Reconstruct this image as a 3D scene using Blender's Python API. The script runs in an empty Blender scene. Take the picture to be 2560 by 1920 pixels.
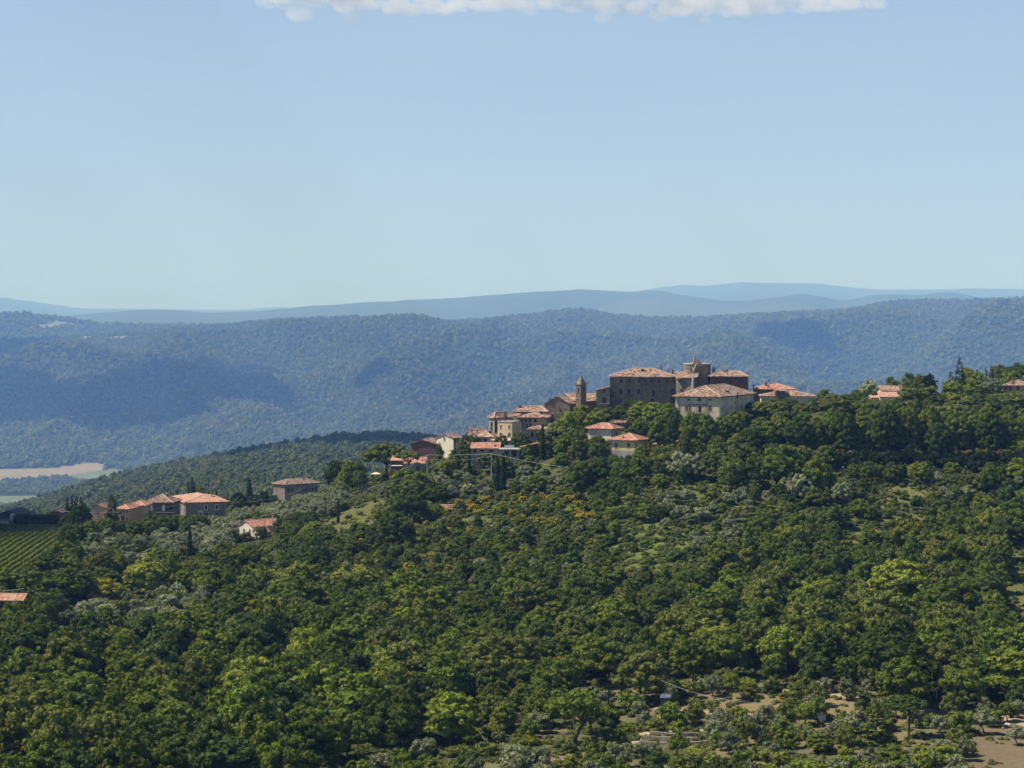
import bpy, math, random
import numpy as np
from mathutils import Vector, Matrix
R = math.radians
# ------------------------------------------------------------------ camera, sky, sun, exposure
F = 5400.0            # focal length in photograph pixels (2560 wide)
VH = 800.0            # height of the horizon in the photograph
SC = bpy.context.scene
COL = SC.collection
cam = bpy.data.cameras.new('camera'); co = bpy.data.objects.new('camera', cam); COL.objects.link(co)
cam.sensor_width = 36.0; cam.lens = 36.0 * F / 2560.0
cam.shift_y = (VH - 960.0) / 2560.0
cam.clip_start = 1.0; cam.clip_end = 90000.0
co.location = (0, 0, 0); co.rotation_euler = (R(90), 0, 0)
SC.camera = co
SUN_EL, SUN_AZ = 55.0, -87.0        # azimuth from +Y towards +X
SD = Vector((math.sin(R(SUN_AZ)) * math.cos(R(SUN_EL)), math.cos(R(SUN_AZ)) * math.cos(R(SUN_EL)), math.sin(R(SUN_EL))))
W = bpy.data.worlds.new('World'); SC.world = W; W.use_nodes = True
nt = W.node_tree; bg = nt.nodes['Background']
sky = nt.nodes.new('ShaderNodeTexSky'); sky.sky_type = 'NISHITA'; sky.sun_disc = False
sky.sun_elevation = R(SUN_EL); sky.sun_rotation = R(SUN_AZ)
sky.altitude = 2500; sky.air_density = 1.0; sky.dust_density = 0.0; sky.ozone_density = 1.5
tint = nt.nodes.new('ShaderNodeVectorMath'); tint.operation = 'MULTIPLY'; tint.inputs[1].default_value = (1.0, 0.98, 1.06)   # cool white balance
nt.links.new(sky.outputs[0], tint.inputs[0])
# a pale, slightly uneven veil of summer haze low in the sky
tcw = nt.nodes.new('ShaderNodeTexCoord'); sxy = nt.nodes.new('ShaderNodeSeparateXYZ'); nt.links.new(tcw.outputs['Generated'], sxy.inputs[0])
mrw = nt.nodes.new('ShaderNodeMapRange'); mrw.inputs['From Min'].default_value = 0.02; mrw.inputs['From Max'].default_value = 0.5; mrw.inputs['To Min'].default_value = 0.72; mrw.inputs['To Max'].default_value = 0.0; nt.links.new(sxy.outputs['Z'], mrw.inputs[0])
mpw = nt.nodes.new('ShaderNodeMapping'); mpw.inputs['Scale'].default_value = (5, 5, 16); nt.links.new(tcw.outputs['Generated'], mpw.inputs[0])
nzw = nt.nodes.new('ShaderNodeTexNoise'); nzw.inputs['Scale'].default_value = 1.3; nzw.inputs['Detail'].default_value = 5; nt.links.new(mpw.outputs[0], nzw.inputs['Vector'])
adw = nt.nodes.new('ShaderNodeMath'); adw.operation = 'MULTIPLY_ADD'; adw.inputs[1].default_value = 0.30; adw.inputs[2].default_value = -0.15; nt.links.new(nzw.outputs[0], adw.inputs[0])
sdw = nt.nodes.new('ShaderNodeMath'); sdw.operation = 'ADD'; sdw.use_clamp = True; nt.links.new(mrw.outputs[0], sdw.inputs[0]); nt.links.new(adw.outputs[0], sdw.inputs[1])
mxw = nt.nodes.new('ShaderNodeMix'); mxw.data_type = 'RGBA'; nt.links.new(sdw.outputs[0], mxw.inputs[0]); nt.links.new(tint.outputs[0], mxw.inputs[6]); mxw.inputs[7].default_value = (4.3, 5.6, 6.85, 1)
nt.links.new(mxw.outputs[2], bg.inputs[0]); bg.inputs[1].default_value = 0.082
sl = bpy.data.lights.new('sun', 'SUN'); sl.energy = 5.0; sl.angle = R(0.53); sl.color = (1.0, 0.93, 0.80)
so = bpy.data.objects.new('sun', sl); COL.objects.link(so)
so.rotation_euler = SD.to_track_quat('Z', 'Y').to_euler()
SC.view_settings.view_transform = 'Standard'; SC.view_settings.look = 'None'
SC.view_settings.exposure = 0.45; SC.view_settings.gamma = 1.0
SC.render.engine = 'CYCLES'
cy = SC.cycles
cy.max_bounces = 5; cy.diffuse_bounces = 3; cy.glossy_bounces = 1; cy.transmission_bounces = 3
cy.volume_bounces = 1; cy.transparent_max_bounces = 6; cy.caustics_reflective = False; cy.caustics_refractive = False
cy.use_adaptive_sampling = True; cy.adaptive_threshold = 0.01
cy.use_denoising = True; cy.denoiser = 'OPENIMAGEDENOISE'; cy.denoising_input_passes = 'RGB_ALBEDO_NORMAL'
HAZE_DENSITY = 6.2e-5
HAZE_COLOR = (0.235, 0.45, 1.0, 1)

rng = np.random.default_rng(7)
random.seed(7)

# ------------------------------------------------------------------ helpers
def tag(o, label=None, cat=None, group=None, kind=None):
    if label: o['label'] = label
    if cat: o['category'] = cat
    if group: o['group'] = group
    if kind: o['kind'] = kind
    return o
def link(o, parent=None):
    COL.objects.link(o)
    if parent is not None: o.parent = parent
    return o
def empty(name, loc, rz=0.0, scale=(1, 1, 1)):
    o = bpy.data.objects.new(name, None); COL.objects.link(o)
    o.empty_display_size = 0.5
    o.location = loc; o.rotation_euler = (0, 0, rz); o.scale = scale
    return o
def mesh_np(name, verts, faces, mats=(), midx=None, smooth=False):
    """verts (N,3); faces: (M,k) array or list of arrays / lists."""
    me = bpy.data.meshes.new(name)
    verts = np.asarray(verts, dtype=np.float32)
    if isinstance(faces, np.ndarray):
        m, k = faces.shape
        me.vertices.add(len(verts)); me.vertices.foreach_set('co', verts.ravel())
        me.loops.add(m * k); me.loops.foreach_set('vertex_index', faces.astype(np.int32).ravel())
        me.polygons.add(m)
        me.polygons.foreach_set('loop_start', np.arange(0, m * k, k, dtype=np.int32))
        me.polygons.foreach_set('loop_total', np.full(m, k, dtype=np.int32))
    else:
        me.from_pydata([tuple(v) for v in verts], [], [tuple(f) for f in faces])
    for m_ in mats: me.materials.append(m_)
    if midx is not None: me.polygons.foreach_set('material_index', np.asarray(midx, dtype=np.int32))
    if smooth: me.polygons.foreach_set('use_smooth', np.ones(len(me.polygons), dtype=bool))
    me.update(calc_edges=True)
    return me
class MB:
    """collects simple solids into one mesh"""
    def __init__(s): s.v = []; s.f = []; s.m = []
    def add(s, vs, fs, m=0):
        n = len(s.v); s.v += [tuple(v) for v in vs]; s.f += [tuple(n + i for i in f) for f in fs]; s.m += [m] * len(fs)
    def box(s, c, sz, ax=None, m=0):
        """c centre, sz full sizes, ax three axes"""
        ax = ax or (Vector((1, 0, 0)), Vector((0, 1, 0)), Vector((0, 0, 1)))
        c = Vector(c); h = [Vector(a) * (q / 2) for a, q in zip(ax, sz)]
        vs = [c + h[0] * i + h[1] * j + h[2] * k for i in (-1, 1) for j in (-1, 1) for k in (-1, 1)]
        s.add(vs, [(0, 1, 3, 2), (4, 6, 7, 5), (0, 4, 5, 1), (2, 3, 7, 6), (0, 2, 6, 4), (1, 5, 7, 3)], m)
    def tube(s, pts, r, n=6, m=0):
        pts = [Vector(p) for p in pts]; rs = r if isinstance(r, (list, tuple)) else [r] * len(pts)
        vs = []
        for i, p in enumerate(pts):
            d = (pts[min(i + 1, len(pts) - 1)] - pts[max(i - 1, 0)]).normalized()
            a = d.orthogonal().normalized() if abs(d.z) < 0.9 else Vector((1, 0, 0))
            a = (a - d * a.dot(d)).normalized(); b = d.cross(a)
            vs += [p + (a * math.cos(2 * math.pi * k / n) + b * math.sin(2 * math.pi * k / n)) * rs[i] for k in range(n)]
        fs = [(i * n + k, i * n + (k + 1) % n, (i + 1) * n + (k + 1) % n, (i + 1) * n + k) for i in range(len(pts) - 1) for k in range(n)]
        fs += [tuple(range(n))[::-1], tuple((len(pts) - 1) * n + k for k in range(n))]
        s.add(vs, fs, m)
    def build(s, name, mats, parent=None, smooth=False):
        if not isinstance(mats, (list, tuple)): mats = [mats]
        me = mesh_np(name, s.v, s.f, mats, s.m, smooth)
        return link(bpy.data.objects.new(name, me), parent)
# noise (numpy, value noise with smooth interpolation)
def _hash(ix, iy, seed):
    h = (ix.astype(np.int64) * 374761393 + iy.astype(np.int64) * 668265263 + seed * 1442695041) & 0xFFFFFFFF
    h = ((h ^ (h >> 13)) * 1274126177) & 0xFFFFFFFF
    return ((h ^ (h >> 16)) & 0xFFFF) / 65535.0
def vnoise(x, y, seed=0):
    x = np.asarray(x, float); y = np.asarray(y, float)
    ix = np.floor(x); iy = np.floor(y); fx = x - ix; fy = y - iy
    fx = fx * fx * fx * (fx * (fx * 6 - 15) + 10); fy = fy * fy * fy * (fy * (fy * 6 - 15) + 10)
    a = _hash(ix, iy, seed); b = _hash(ix + 1, iy, seed); c = _hash(ix, iy + 1, seed); d = _hash(ix + 1, iy + 1, seed)
    return (a * (1 - fx) + b * fx) * (1 - fy) + (c * (1 - fx) + d * fx) * fy - 0.5
def fbm(x, y, seed=0, octs=4):
    s = 0; a = 1.0; f = 1.0
    for k in range(octs): s = s + a * vnoise(x * f + 13.7 * k, y * f - 7.1 * k, seed + k); a *= 0.5; f *= 2.03
    return s
def inpoly(u, v, poly):
    u = np.asarray(u, float); v = np.asarray(v, float); r = np.zeros(u.shape, bool); n = len(poly)
    for i in range(n):
        x1, y1 = poly[i]; x2, y2 = poly[(i + 1) % n]
        if y1 == y2: continue
        c = ((y1 > v) != (y2 > v)) & (u < (x2 - x1) * (v - y1) / (y2 - y1) + x1)
        r ^= c
    return r
def pt(u, v, Y): return Vector(((u - 1280) / F * Y, Y, (VH - v) / F * Y))

# ------------------------------------------------------------------ materials
def nodes(name):
    m = bpy.data.materials.new(name); m.use_nodes = True; t = m.node_tree; t.nodes.clear()
    out = t.nodes.new('ShaderNodeOutputMaterial'); return m, t, out
def N(t, typ, **kw):
    n = t.nodes.new(typ)
    for k, v in kw.items():
        if k.startswith('i_'):
            key = k[2:]; key = int(key) if key.isdigit() else key.replace('_', ' ')
            n.inputs[key].default_value = v
        else: setattr(n, k, v)
    return n
def L(t, a, b): t.links.new(a, b)
def ramp(t, stops):
    n = t.nodes.new('ShaderNodeValToRGB'); e = n.color_ramp.elements
    while len(e) < len(stops): e.new(0.5)
    for el, (p, c) in zip(e, stops): el.position = p; el.color = (c[0], c[1], c[2], 1)
    return n
def wall_mat(name, c1, c2, scale=1.2, stain=None, rough=0.9, bump=0.3, block=False):
    m, t, out = nodes(name)
    tc = N(t, 'ShaderNodeTexCoord')
    n1 = N(t, 'ShaderNodeTexNoise', i_Scale=scale, i_Detail=8.0, i_Roughness=0.65); L(t, tc.outputs['Object'], n1.inputs['Vector'])
    r1 = ramp(t, [(0.32, c1), (0.68, c2)]); L(t, n1.outputs[0], r1.inputs[0])
    colr = r1.outputs[0]
    n2 = N(t, 'ShaderNodeTexNoise', i_Scale=scale * 0.22, i_Detail=5.0, i_Roughness=0.6)
    mp = N(t, 'ShaderNodeMapping'); mp.inputs['Scale'].default_value = (1, 1, 0.35); L(t, tc.outputs['Object'], mp.inputs[0]); L(t, mp.outputs[0], n2.inputs['Vector'])
    st = stain or tuple(x * 0.6 for x in c1)
    r2 = ramp(t, [(0.5, (0, 0, 0)), (0.72, (1, 1, 1))]); L(t, n2.outputs[0], r2.inputs[0])
    mx = N(t, 'ShaderNodeMix', data_type='RGBA'); L(t, r2.outputs[0], mx.inputs[0]); L(t, colr, mx.inputs[6]); mx.inputs[7].default_value = (*st, 1)
    colr = mx.outputs[2]
    if block:
        vo = N(t, 'ShaderNodeTexVoronoi', i_Scale=2.2); mp2 = N(t, 'ShaderNodeMapping'); mp2.inputs['Scale'].default_value = (1, 1, 1.7)
        L(t, tc.outputs['Object'], mp2.inputs[0]); L(t, mp2.outputs[0], vo.inputs['Vector'])
        sep = N(t, 'ShaderNodeSeparateColor'); L(t, vo.outputs['Color'], sep.inputs[0])
        mr = N(t, 'ShaderNodeMapRange'); mr.inputs['To Min'].default_value = 0.62; mr.inputs['To Max'].default_value = 1.3; L(t, sep.outputs[0], mr.inputs[0])
        mm = N(t, 'ShaderNodeVectorMath', operation='SCALE'); L(t, colr, mm.inputs[0]); L(t, mr.outputs[0], mm.inputs['Scale']); colr = mm.outputs[0]
    b = N(t, 'ShaderNodeBsdfPrincipled', i_Roughness=rough); b.inputs['Specular IOR Level'].default_value = 0.2
    L(t, colr, b.inputs['Base Color'])
    bp = N(t, 'ShaderNodeBump', i_Strength=bump, i_Distance=0.1); L(t, n1.outputs[0], bp.inputs['Height']); L(t, bp.outputs[0], b.inputs['Normal'])
    L(t, b.outputs[0], out.inputs[0]); return m
def tile_mat(name, cols, moss=0.0):
    """old pan tiles: speckled colours, darker channels running down the slope, uneven surface"""
    m, t, out = nodes(name)
    tc = N(t, 'ShaderNodeTexCoord')
    vo = N(t, 'ShaderNodeTexVoronoi', i_Scale=1.6); L(t, tc.outputs['Object'], vo.inputs['Vector'])
    n1 = N(t, 'ShaderNodeTexNoise', i_Scale=2.5, i_Detail=6.0, i_Roughness=0.8); L(t, tc.outputs['Object'], n1.inputs['Vector'])
    sep = N(t, 'ShaderNodeSeparateColor'); L(t, vo.outputs['Color'], sep.inputs[0])
    ad = N(t, 'ShaderNodeMath', operation='ADD'); L(t, sep.outputs[0], ad.inputs[0])
    ml = N(t, 'ShaderNodeMath', operation='MULTIPLY_ADD'); ml.inputs[1].default_value = 2.2; ml.inputs[2].default_value = -1.1; L(t, n1.outputs[0], ml.inputs[0]); L(t, ml.outputs[0], ad.inputs[1])
    r1 = ramp(t, [(0.05, cols[0]), (0.45, cols[1]), (0.75, cols[2]), (1.0, cols[3])]); L(t, ad.outputs[0], r1.inputs[0])
    n2 = N(t, 'ShaderNodeTexNoise', i_Scale=0.35, i_Detail=4.0); L(t, tc.outputs['Object'], n2.inputs['Vector'])
    r2 = ramp(t, [(0.45, (0, 0, 0)), (0.7, (moss, moss, moss))]); L(t, n2.outputs[0], r2.inputs[0])
    mx = N(t, 'ShaderNodeMix', data_type='RGBA'); L(t, r2.outputs[0], mx.inputs[0]); L(t, r1.outputs[0], mx.inputs[6]); mx.inputs[7].default_value = (0.16, 0.13, 0.09, 1)
    b = N(t, 'ShaderNodeBsdfPrincipled', i_Roughness=0.85); b.inputs['Specular IOR Level'].default_value = 0.2
    L(t, mx.outputs[2], b.inputs['Base Color'])
    bp = N(t, 'ShaderNodeBump', i_Strength=0.9, i_Distance=0.25); L(t, ad.outputs[0], bp.inputs['Height']); L(t, bp.outputs[0], b.inputs['Normal'])
    L(t, b.outputs[0], out.inputs[0]); return m
def flat_mat(name, c, rough=0.8, metal=0.0, var=0.15):
    m, t, out = nodes(name)
    tc = N(t, 'ShaderNodeTexCoord'); n1 = N(t, 'ShaderNodeTexNoise', i_Scale=3.0, i_Detail=4.0); L(t, tc.outputs['Object'], n1.inputs['Vector'])
    r1 = ramp(t, [(0.3, tuple(x * (1 - var) for x in c)), (0.7, tuple(min(1, x * (1 + var)) for x in c))]); L(t, n1.outputs[0], r1.inputs[0])
    b = N(t, 'ShaderNodeBsdfPrincipled', i_Roughness=rough, i_Metallic=metal); L(t, r1.outputs[0], b.inputs['Base Color'])
    L(t, b.outputs[0], out.inputs[0]); return m
def leaf_mat(name, col=None, amp=0.38, trans=0.3, use_obj=True, hue=0.010, nscale=0.9, c2=None):
    """foliage: colour from the object's own colour (or COL), varied between trees and between clumps"""
    m, t, out = nodes(name)
    oi = N(t, 'ShaderNodeObjectInfo'); tc = N(t, 'ShaderNodeTexCoord')
    n1 = N(t, 'ShaderNodeTexNoise', i_Scale=nscale, i_Detail=4.0, i_Roughness=0.7); L(t, tc.outputs['Object'], n1.inputs['Vector'])
    hs = N(t, 'ShaderNodeHueSaturation')
    if use_obj: L(t, oi.outputs['Color'], hs.inputs['Color'])
    elif c2 is not None:
        # several kinds of tree in one wood: pick along a ramp
        r0 = ramp(t, c2); L(t, oi.outputs['Random'], r0.inputs[0]); L(t, r0.outputs[0], hs.inputs['Color'])
    else: hs.inputs['Color'].default_value = (*col, 1)
    mh = N(t, 'ShaderNodeMapRange'); mh.inputs['To Min'].default_value = 0.5 - hue; mh.inputs['To Max'].default_value = 0.5 + hue
    fr = N(t, 'ShaderNodeMath', operation='FRACT'); mu = N(t, 'ShaderNodeMath', operation='MULTIPLY'); mu.inputs[1].default_value = 7.31
    L(t, oi.outputs['Random'], mu.inputs[0]); L(t, mu.outputs[0], fr.inputs[0]); L(t, fr.outputs[0], mh.inputs[0]); L(t, mh.outputs[0], hs.inputs['Hue'])
    mv = N(t, 'ShaderNodeMapRange'); mv.inputs['From Min'].default_value = 0.25; mv.inputs['From Max'].default_value = 0.75
    mv.inputs['To Min'].default_value = 1 - amp; mv.inputs['To Max'].default_value = 1 + amp; L(t, n1.outputs[0], mv.inputs[0])
    L(t, mv.outputs[0], hs.inputs['Value'])
    d = N(t, 'ShaderNodeBsdfDiffuse'); tr = N(t, 'ShaderNodeBsdfTranslucent'); L(t, hs.outputs[0], d.inputs[0])
    wm = N(t, 'ShaderNodeMix', data_type='RGBA', blend_type='MULTIPLY'); wm.inputs[0].default_value = 1.0; wm.inputs[7].default_value = (1.35, 1.25, 0.5, 1)
    L(t, hs.outputs[0], wm.inputs[6]); L(t, wm.outputs[2], tr.inputs[0])
    mx = N(t, 'ShaderNodeMixShader'); mx.inputs[0].default_value = trans; L(t, d.outputs[0], mx.inputs[1]); L(t, tr.outputs[0], mx.inputs[2])
    L(t, mx.outputs[0], out.inputs[0]); return m
M = {}
M['castle'] = wall_mat('castle_stone', (0.135, 0.105, 0.078), (0.225, 0.18, 0.135), 0.9, (0.28, 0.225, 0.165), block=True, bump=0.6)
M['stone'] = wall_mat('rubble_stone', (0.17, 0.13, 0.092), (0.29, 0.23, 0.165), 1.1, (0.12, 0.10, 0.08), block=True, bump=0.6)
M['stone_grey'] = wall_mat('grey_stone', (0.22, 0.18, 0.14), (0.32, 0.27, 0.21), 1.1, (0.14, 0.12, 0.10), block=True, bump=0.5)
M['stone_light'] = wall_mat('pale_village_stone', (0.30, 0.25, 0.19), (0.44, 0.37, 0.28), 1.1, (0.22, 0.185, 0.145), block=True, bump=0.5)
M['tower_stone'] = wall_mat('brown_tower_stone', (0.15, 0.105, 0.07), (0.24, 0.17, 0.115), 1.1, (0.10, 0.08, 0.06), block=True, bump=0.6)
M['redwall'] = wall_mat('red_brick_wall', (0.13, 0.065, 0.055), (0.19, 0.10, 0.08), 1.0, (0.10, 0.06, 0.055), block=True)
M['cream'] = wall_mat('cream_plaster', (0.60, 0.50, 0.34), (0.68, 0.575, 0.40), 0.7, (0.40, 0.34, 0.25))
M['white'] = wall_mat('off_white_plaster', (0.66, 0.57, 0.44), (0.75, 0.66, 0.52), 0.7, (0.45, 0.39, 0.30))
M['yellow'] = wall_mat('yellow_plaster', (0.58, 0.46, 0.20), (0.66, 0.53, 0.26), 0.7, (0.36, 0.31, 0.19))
M['greyplaster'] = wall_mat('grey_render', (0.28, 0.26, 0.24), (0.38, 0.35, 0.31), 0.7, (0.20, 0.19, 0.17))
M['beige'] = wall_mat('beige_plaster', (0.62, 0.46, 0.26), (0.70, 0.53, 0.32), 0.6, (0.42, 0.28, 0.17))
M['peach'] = wall_mat('peach_plaster', (0.56, 0.33, 0.19), (0.64, 0.39, 0.23), 0.7, (0.38, 0.22, 0.14))
M['brown'] = wall_mat('maroon_plaster', (0.15, 0.075, 0.07), (0.20, 0.105, 0.095), 0.8, (0.13, 0.07, 0.07))
M['dark_wood'] = flat_mat('dark_boards', (0.035, 0.027, 0.03), 0.8, 0, 0.4)
M['tile_old'] = tile_mat('old_roof_tiles', [(0.13, 0.07, 0.05), (0.33, 0.19, 0.13), (0.50, 0.34, 0.24), (0.60, 0.47, 0.34)], 0.5)
M['tile_red'] = tile_mat('red_roof_tiles', [(0.30, 0.12, 0.08), (0.48, 0.21, 0.14), (0.56, 0.27, 0.19), (0.60, 0.36, 0.26)], 0.12)
M['tile_orange'] = tile_mat('orange_roof_tiles', [(0.36, 0.17, 0.10), (0.55, 0.28, 0.17), (0.62, 0.34, 0.22), (0.68, 0.45, 0.32)], 0.12)
M['tile_brown'] = tile_mat('brown_roof_tiles', [(0.11, 0.06, 0.045), (0.26, 0.15, 0.11), (0.36, 0.23, 0.16), (0.44, 0.32, 0.22)], 0.5)
M['ridge'] = flat_mat('ridge_tiles', (0.52, 0.34, 0.25), 0.9, 0, 0.3)
M['pane'] = flat_mat('dark_window_glass', (0.012, 0.011, 0.014), 0.25, 0, 0.3)
M['shutter'] = flat_mat('brown_shutter', (0.085, 0.035, 0.028), 0.7, 0, 0.25)
M['green_shutter'] = flat_mat('green_shutter', (0.05, 0.075, 0.06), 0.7, 0, 0.25)
M['frame'] = flat_mat('stone_surround', (0.24, 0.205, 0.17), 0.9, 0, 0.2)
M['frame_dark'] = flat_mat('dark_stone_surround', (0.11, 0.09, 0.075), 0.9, 0, 0.2)  # darker tone of the stone surround
M['white_paint'] = flat_mat('white_paint', (0.75, 0.73, 0.70), 0.7, 0, 0.08)
M['brick'] = flat_mat('chimney_brick', (0.20, 0.085, 0.06), 0.9, 0, 0.35)
M['metal'] = flat_mat('dull_metal', (0.22, 0.22, 0.22), 0.5, 0.6, 0.1)
M['concrete'] = flat_mat('pale_concrete', (0.36, 0.33, 0.29), 0.85, 0, 0.12)
M['wire'] = flat_mat('aluminium_cable', (0.5, 0.47, 0.44), 0.6, 0.0, 0.05)
M['gutter'] = flat_mat('copper_gutter', (0.07, 0.045, 0.035), 0.6, 0, 0.1)
M['bark'] = flat_mat('bark', (0.085, 0.062, 0.045), 0.95, 0, 0.4)
M['pale_bark'] = flat_mat('pale_bark', (0.42, 0.38, 0.33), 0.9, 0, 0.2)
M['rock'] = flat_mat('pale_rubble', (0.45, 0.40, 0.34), 0.95, 0, 0.3)
M['leaf'] = leaf_mat('broad_leaves', trans=0.22, amp=0.38)
M['leaf_fine'] = leaf_mat('fine_leaves', trans=0.12, amp=0.28, nscale=1.6)
M['needle'] = leaf_mat('pine_needles', trans=0.06, amp=0.4, nscale=1.2)
M['flower'] = leaf_mat('yellow_flowers', col=(0.50, 0.34, 0.02), use_obj=False, trans=0.15, amp=0.3, nscale=2.0)

# ------------------------------------------------------------------ terrain
TU = [0, 320, 640, 960, 1100, 1280, 1440, 1600, 1800, 2040, 2240, 2560]
TT = {
 340: [1990, 1990, 1985, 1985, 1980, 1975, 1975, 1975, 1970, 1965, 1960, 1955],
 400: [1835, 1835, 1832, 1835, 1832, 1825, 1820, 1812, 1800, 1795, 1790, 1795],
 460: [1700, 1695, 1690, 1690, 1690, 1680, 1670, 1655, 1640, 1635, 1635, 1640],
 520: [1590, 1585, 1580, 1570, 1565, 1550, 1530, 1500, 1490, 1490, 1490, 1480],
 580: [1495, 1485, 1480, 1465, 1450, 1430, 1405, 1375, 1355, 1350, 1350, 1345],
 625: [1432, 1418, 1420, 1382, 1355, 1330, 1290, 1225, 1222, 1210, 1205, 1200],
 645: [1412, 1398, 1402, 1350, 1328, 1296, 1238, 1180, 1165, 1160, 1160, 1158],
 670: [1385, 1370, 1375, 1315, 1285, 1240, 1165, 1148, 1135, 1150, 1150, 1148],
 690: [1362, 1352, 1358, 1280, 1215, 1172, 1112, 1105, 1080, 1110, 1115, 1105],
 710: [1345, 1335, 1345, 1245, 1150, 1128, 1085, 1075, 1048, 1070, 1075, 1070],
 745: [1320, 1314, 1328, 1190, 1145, 1072, 1048, 1035, 1022, 1012, 1015, 1008],
 760: [1314, 1308, 1322, 1182, 1142, 1062, 1040, 1024, 1018, 1005, 1000, 988],
 800: [1306, 1302, 1312, 1184, 1150, 1075, 1044, 1027, 1022, 1010, 1000, 975],
 900: [1305, 1297, 1285, 1230, 1190, 1150, 1110, 1090, 1090, 1080, 1060, 1040],
 1100: [1330, 1310, 1246, 1262, 1230, 1220, 1200, 1190, 1180, 1180, 1180, 1160],
 1250: [1345, 1330, 1285, 1260, 1240, 1230, 1220, 1210, 1200, 1200, 1200, 1200],
 1500: [1335, 1285, 1235, 1195, 1190, 1190, 1190, 1190, 1190, 1190, 1190, 1190],
 1800: [1308, 1240, 1178, 1142, 1142, 1145, 1150, 1160, 1165, 1170, 1170, 1170],
 2100: [1292, 1196, 1134, 1092, 1106, 1118, 1130, 1140, 1150, 1160, 1160, 1160],
 2500: [1302, 1225, 1165, 1130, 1140, 1150, 1160, 1170, 1180, 1190, 1190, 1190],
 3000: [1292, 1255, 1215, 1180, 1190, 1190, 1190, 1190, 1190, 1190, 1190, 1190],
 3400: [1268, 1258, 1215, 1180, 1180, 1180, 1180, 1180, 1180, 1180, 1180, 1180],
 4000: [1218, 1212, 1175, 1145, 1140, 1140, 1140, 1140, 1140, 1130, 1130, 1130],
 4500: [1172, 1164, 1130, 1095, 1090, 1090, 1085, 1080, 1075, 1065, 1060, 1060],
 5200: [1068, 1060, 1035, 1010, 1005, 995, 985, 975, 970, 960, 950, 945],
 6000: [955, 955, 945, 925, 920, 910, 905, 900, 890, 880, 870, 860],
 6700: [882, 880, 868, 850, 848, 842, 838, 836, 832, 822, 812, 800],
}
CREST = ([-900, 0, 80, 170, 300, 400, 560, 640, 700, 850, 900, 1000, 1130, 1280, 1340, 1400, 1440, 1480, 1540, 1640, 1750, 1900, 2000, 2100, 2180, 2260, 2400, 2560, 3400],
         [860, 856, 850, 845, 838, 826, 812, 806, 801, 792, 791, 798, 803, 792, 786, 776, 773, 775, 790, 797, 796, 789, 780, 777, 763, 752, 751, 746, 740])
LEFTHILL = ([-900, 0, 20, 60, 100, 150, 200, 260, 400, 520, 700, 900, 1100], [800, 788, 784, 784, 789, 795, 803, 812, 815, 816, 822, 850, 880])
FAR1 = ([-900, 100, 180, 250, 330, 430, 500, 600, 700, 853, 930, 1050, 1150, 1290, 1400, 1450, 1500, 1560, 1650, 1700, 1800, 1860, 1920, 2000, 2060, 2100, 2180, 2220, 2290, 2370, 2420, 2450, 2560, 3400],
        [800, 797, 790, 783, 777, 775, 780, 777, 773, 760, 753, 748, 742, 731, 725, 721, 724, 728, 725, 735, 750, 752, 747, 733, 742, 752, 737, 735, 738, 730, 738, 743, 752, 760])
FAR2 = ([-900, 0, 80, 200, 600, 700, 780, 1500, 1620, 1706, 1760, 1850, 1950, 2030, 2080, 2200, 2300, 2400, 2560, 3400],
        [745, 742, 752, 770, 775, 766, 775, 760, 722, 712, 714, 705, 706, 706, 711, 723, 722, 720, 724, 730])
# the depths above are a first guess; the far country is stretched back to its real distance (directions stay the same)
_YA = [0, 1100, 1250, 1500, 1800, 2100, 2500, 3000, 3400, 4000, 4500, 5200, 6000, 6700, 7500, 9200, 12500, 16000, 28000, 36000]
_YB = [0, 1100, 1400, 1900, 2500, 3100, 3900, 4900, 5700, 6900, 7800, 9100, 10500, 11700, 13200, 15600, 19000, 23500, 42000, 64000]
def YM(y): return np.interp(y, _YA, _YB)
def YI(y): return np.interp(y, _YB, _YA)
gu = np.arange(-900, 3461, 10.0)
rowsY, rowsZ = [], []
for Yk in sorted(TT):
    rowsY.append(float(YM(Yk))); rowsZ.append((VH - np.interp(gu, TU, TT[Yk])) / F * float(YM(Yk)))
def addrow(Yk, vv):
    Yk = float(YM(Yk)); rowsY.append(Yk); rowsZ.append((VH - vv) / F * Yk)
cr = np.interp(gu, *CREST); lh = np.interp(gu, *LEFTHILL); f1 = np.interp(gu, *FAR1); f2 = np.interp(gu, *FAR2)
addrow(7500, cr); addrow(8100, np.maximum(cr + 30, lh + 22)); addrow(9200, np.where(gu < 1050, lh, cr + 60)); addrow(10200, np.maximum(lh, cr) + 60)
addrow(12500, np.maximum(f1 + 60, 830)); addrow(14500, f1 + 26); addrow(16000, f1); addrow(17500, f1 + 25)
addrow(24000, f2 + 30); addrow(28000, f2); addrow(31000, f2 + 20); addrow(36000, np.full(len(gu), 800.0))
rowsY = np.array(rowsY, float); rowsZ = np.array(rowsZ)
# resample on a fine grid of depths and smooth a little
GY = [340.0]
while GY[-1] < 64000: GY.append(GY[-1] * (1.0065 if GY[-1] < 1200 else 1.0075))
GY = np.array(GY)
GZ = np.empty((len(GY), len(gu)))
for j in range(len(gu)): GZ[:, j] = np.interp(GY, rowsY, rowsZ[:, j])
def smooth_axis(a, k, axis):
    ker = np.exp(-0.5 * (np.arange(-3 * k, 3 * k + 1) / k) ** 2); ker /= ker.sum()
    pad = [(0, 0), (0, 0)]; pad[axis] = (3 * k, 3 * k)
    return np.apply_along_axis(lambda q: np.convolve(q, ker, 'valid'), axis, np.pad(a, pad, 'edge'))
GZ1 = smooth_axis(smooth_axis(GZ, 1, 0), 5, 1)
wfar = np.clip((YI(GY) - 7000) / 500, 0, 1)[:, None]
GZ = GZ1 * (1 - wfar) + smooth_axis(GZ, 1, 1) * wfar
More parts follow.
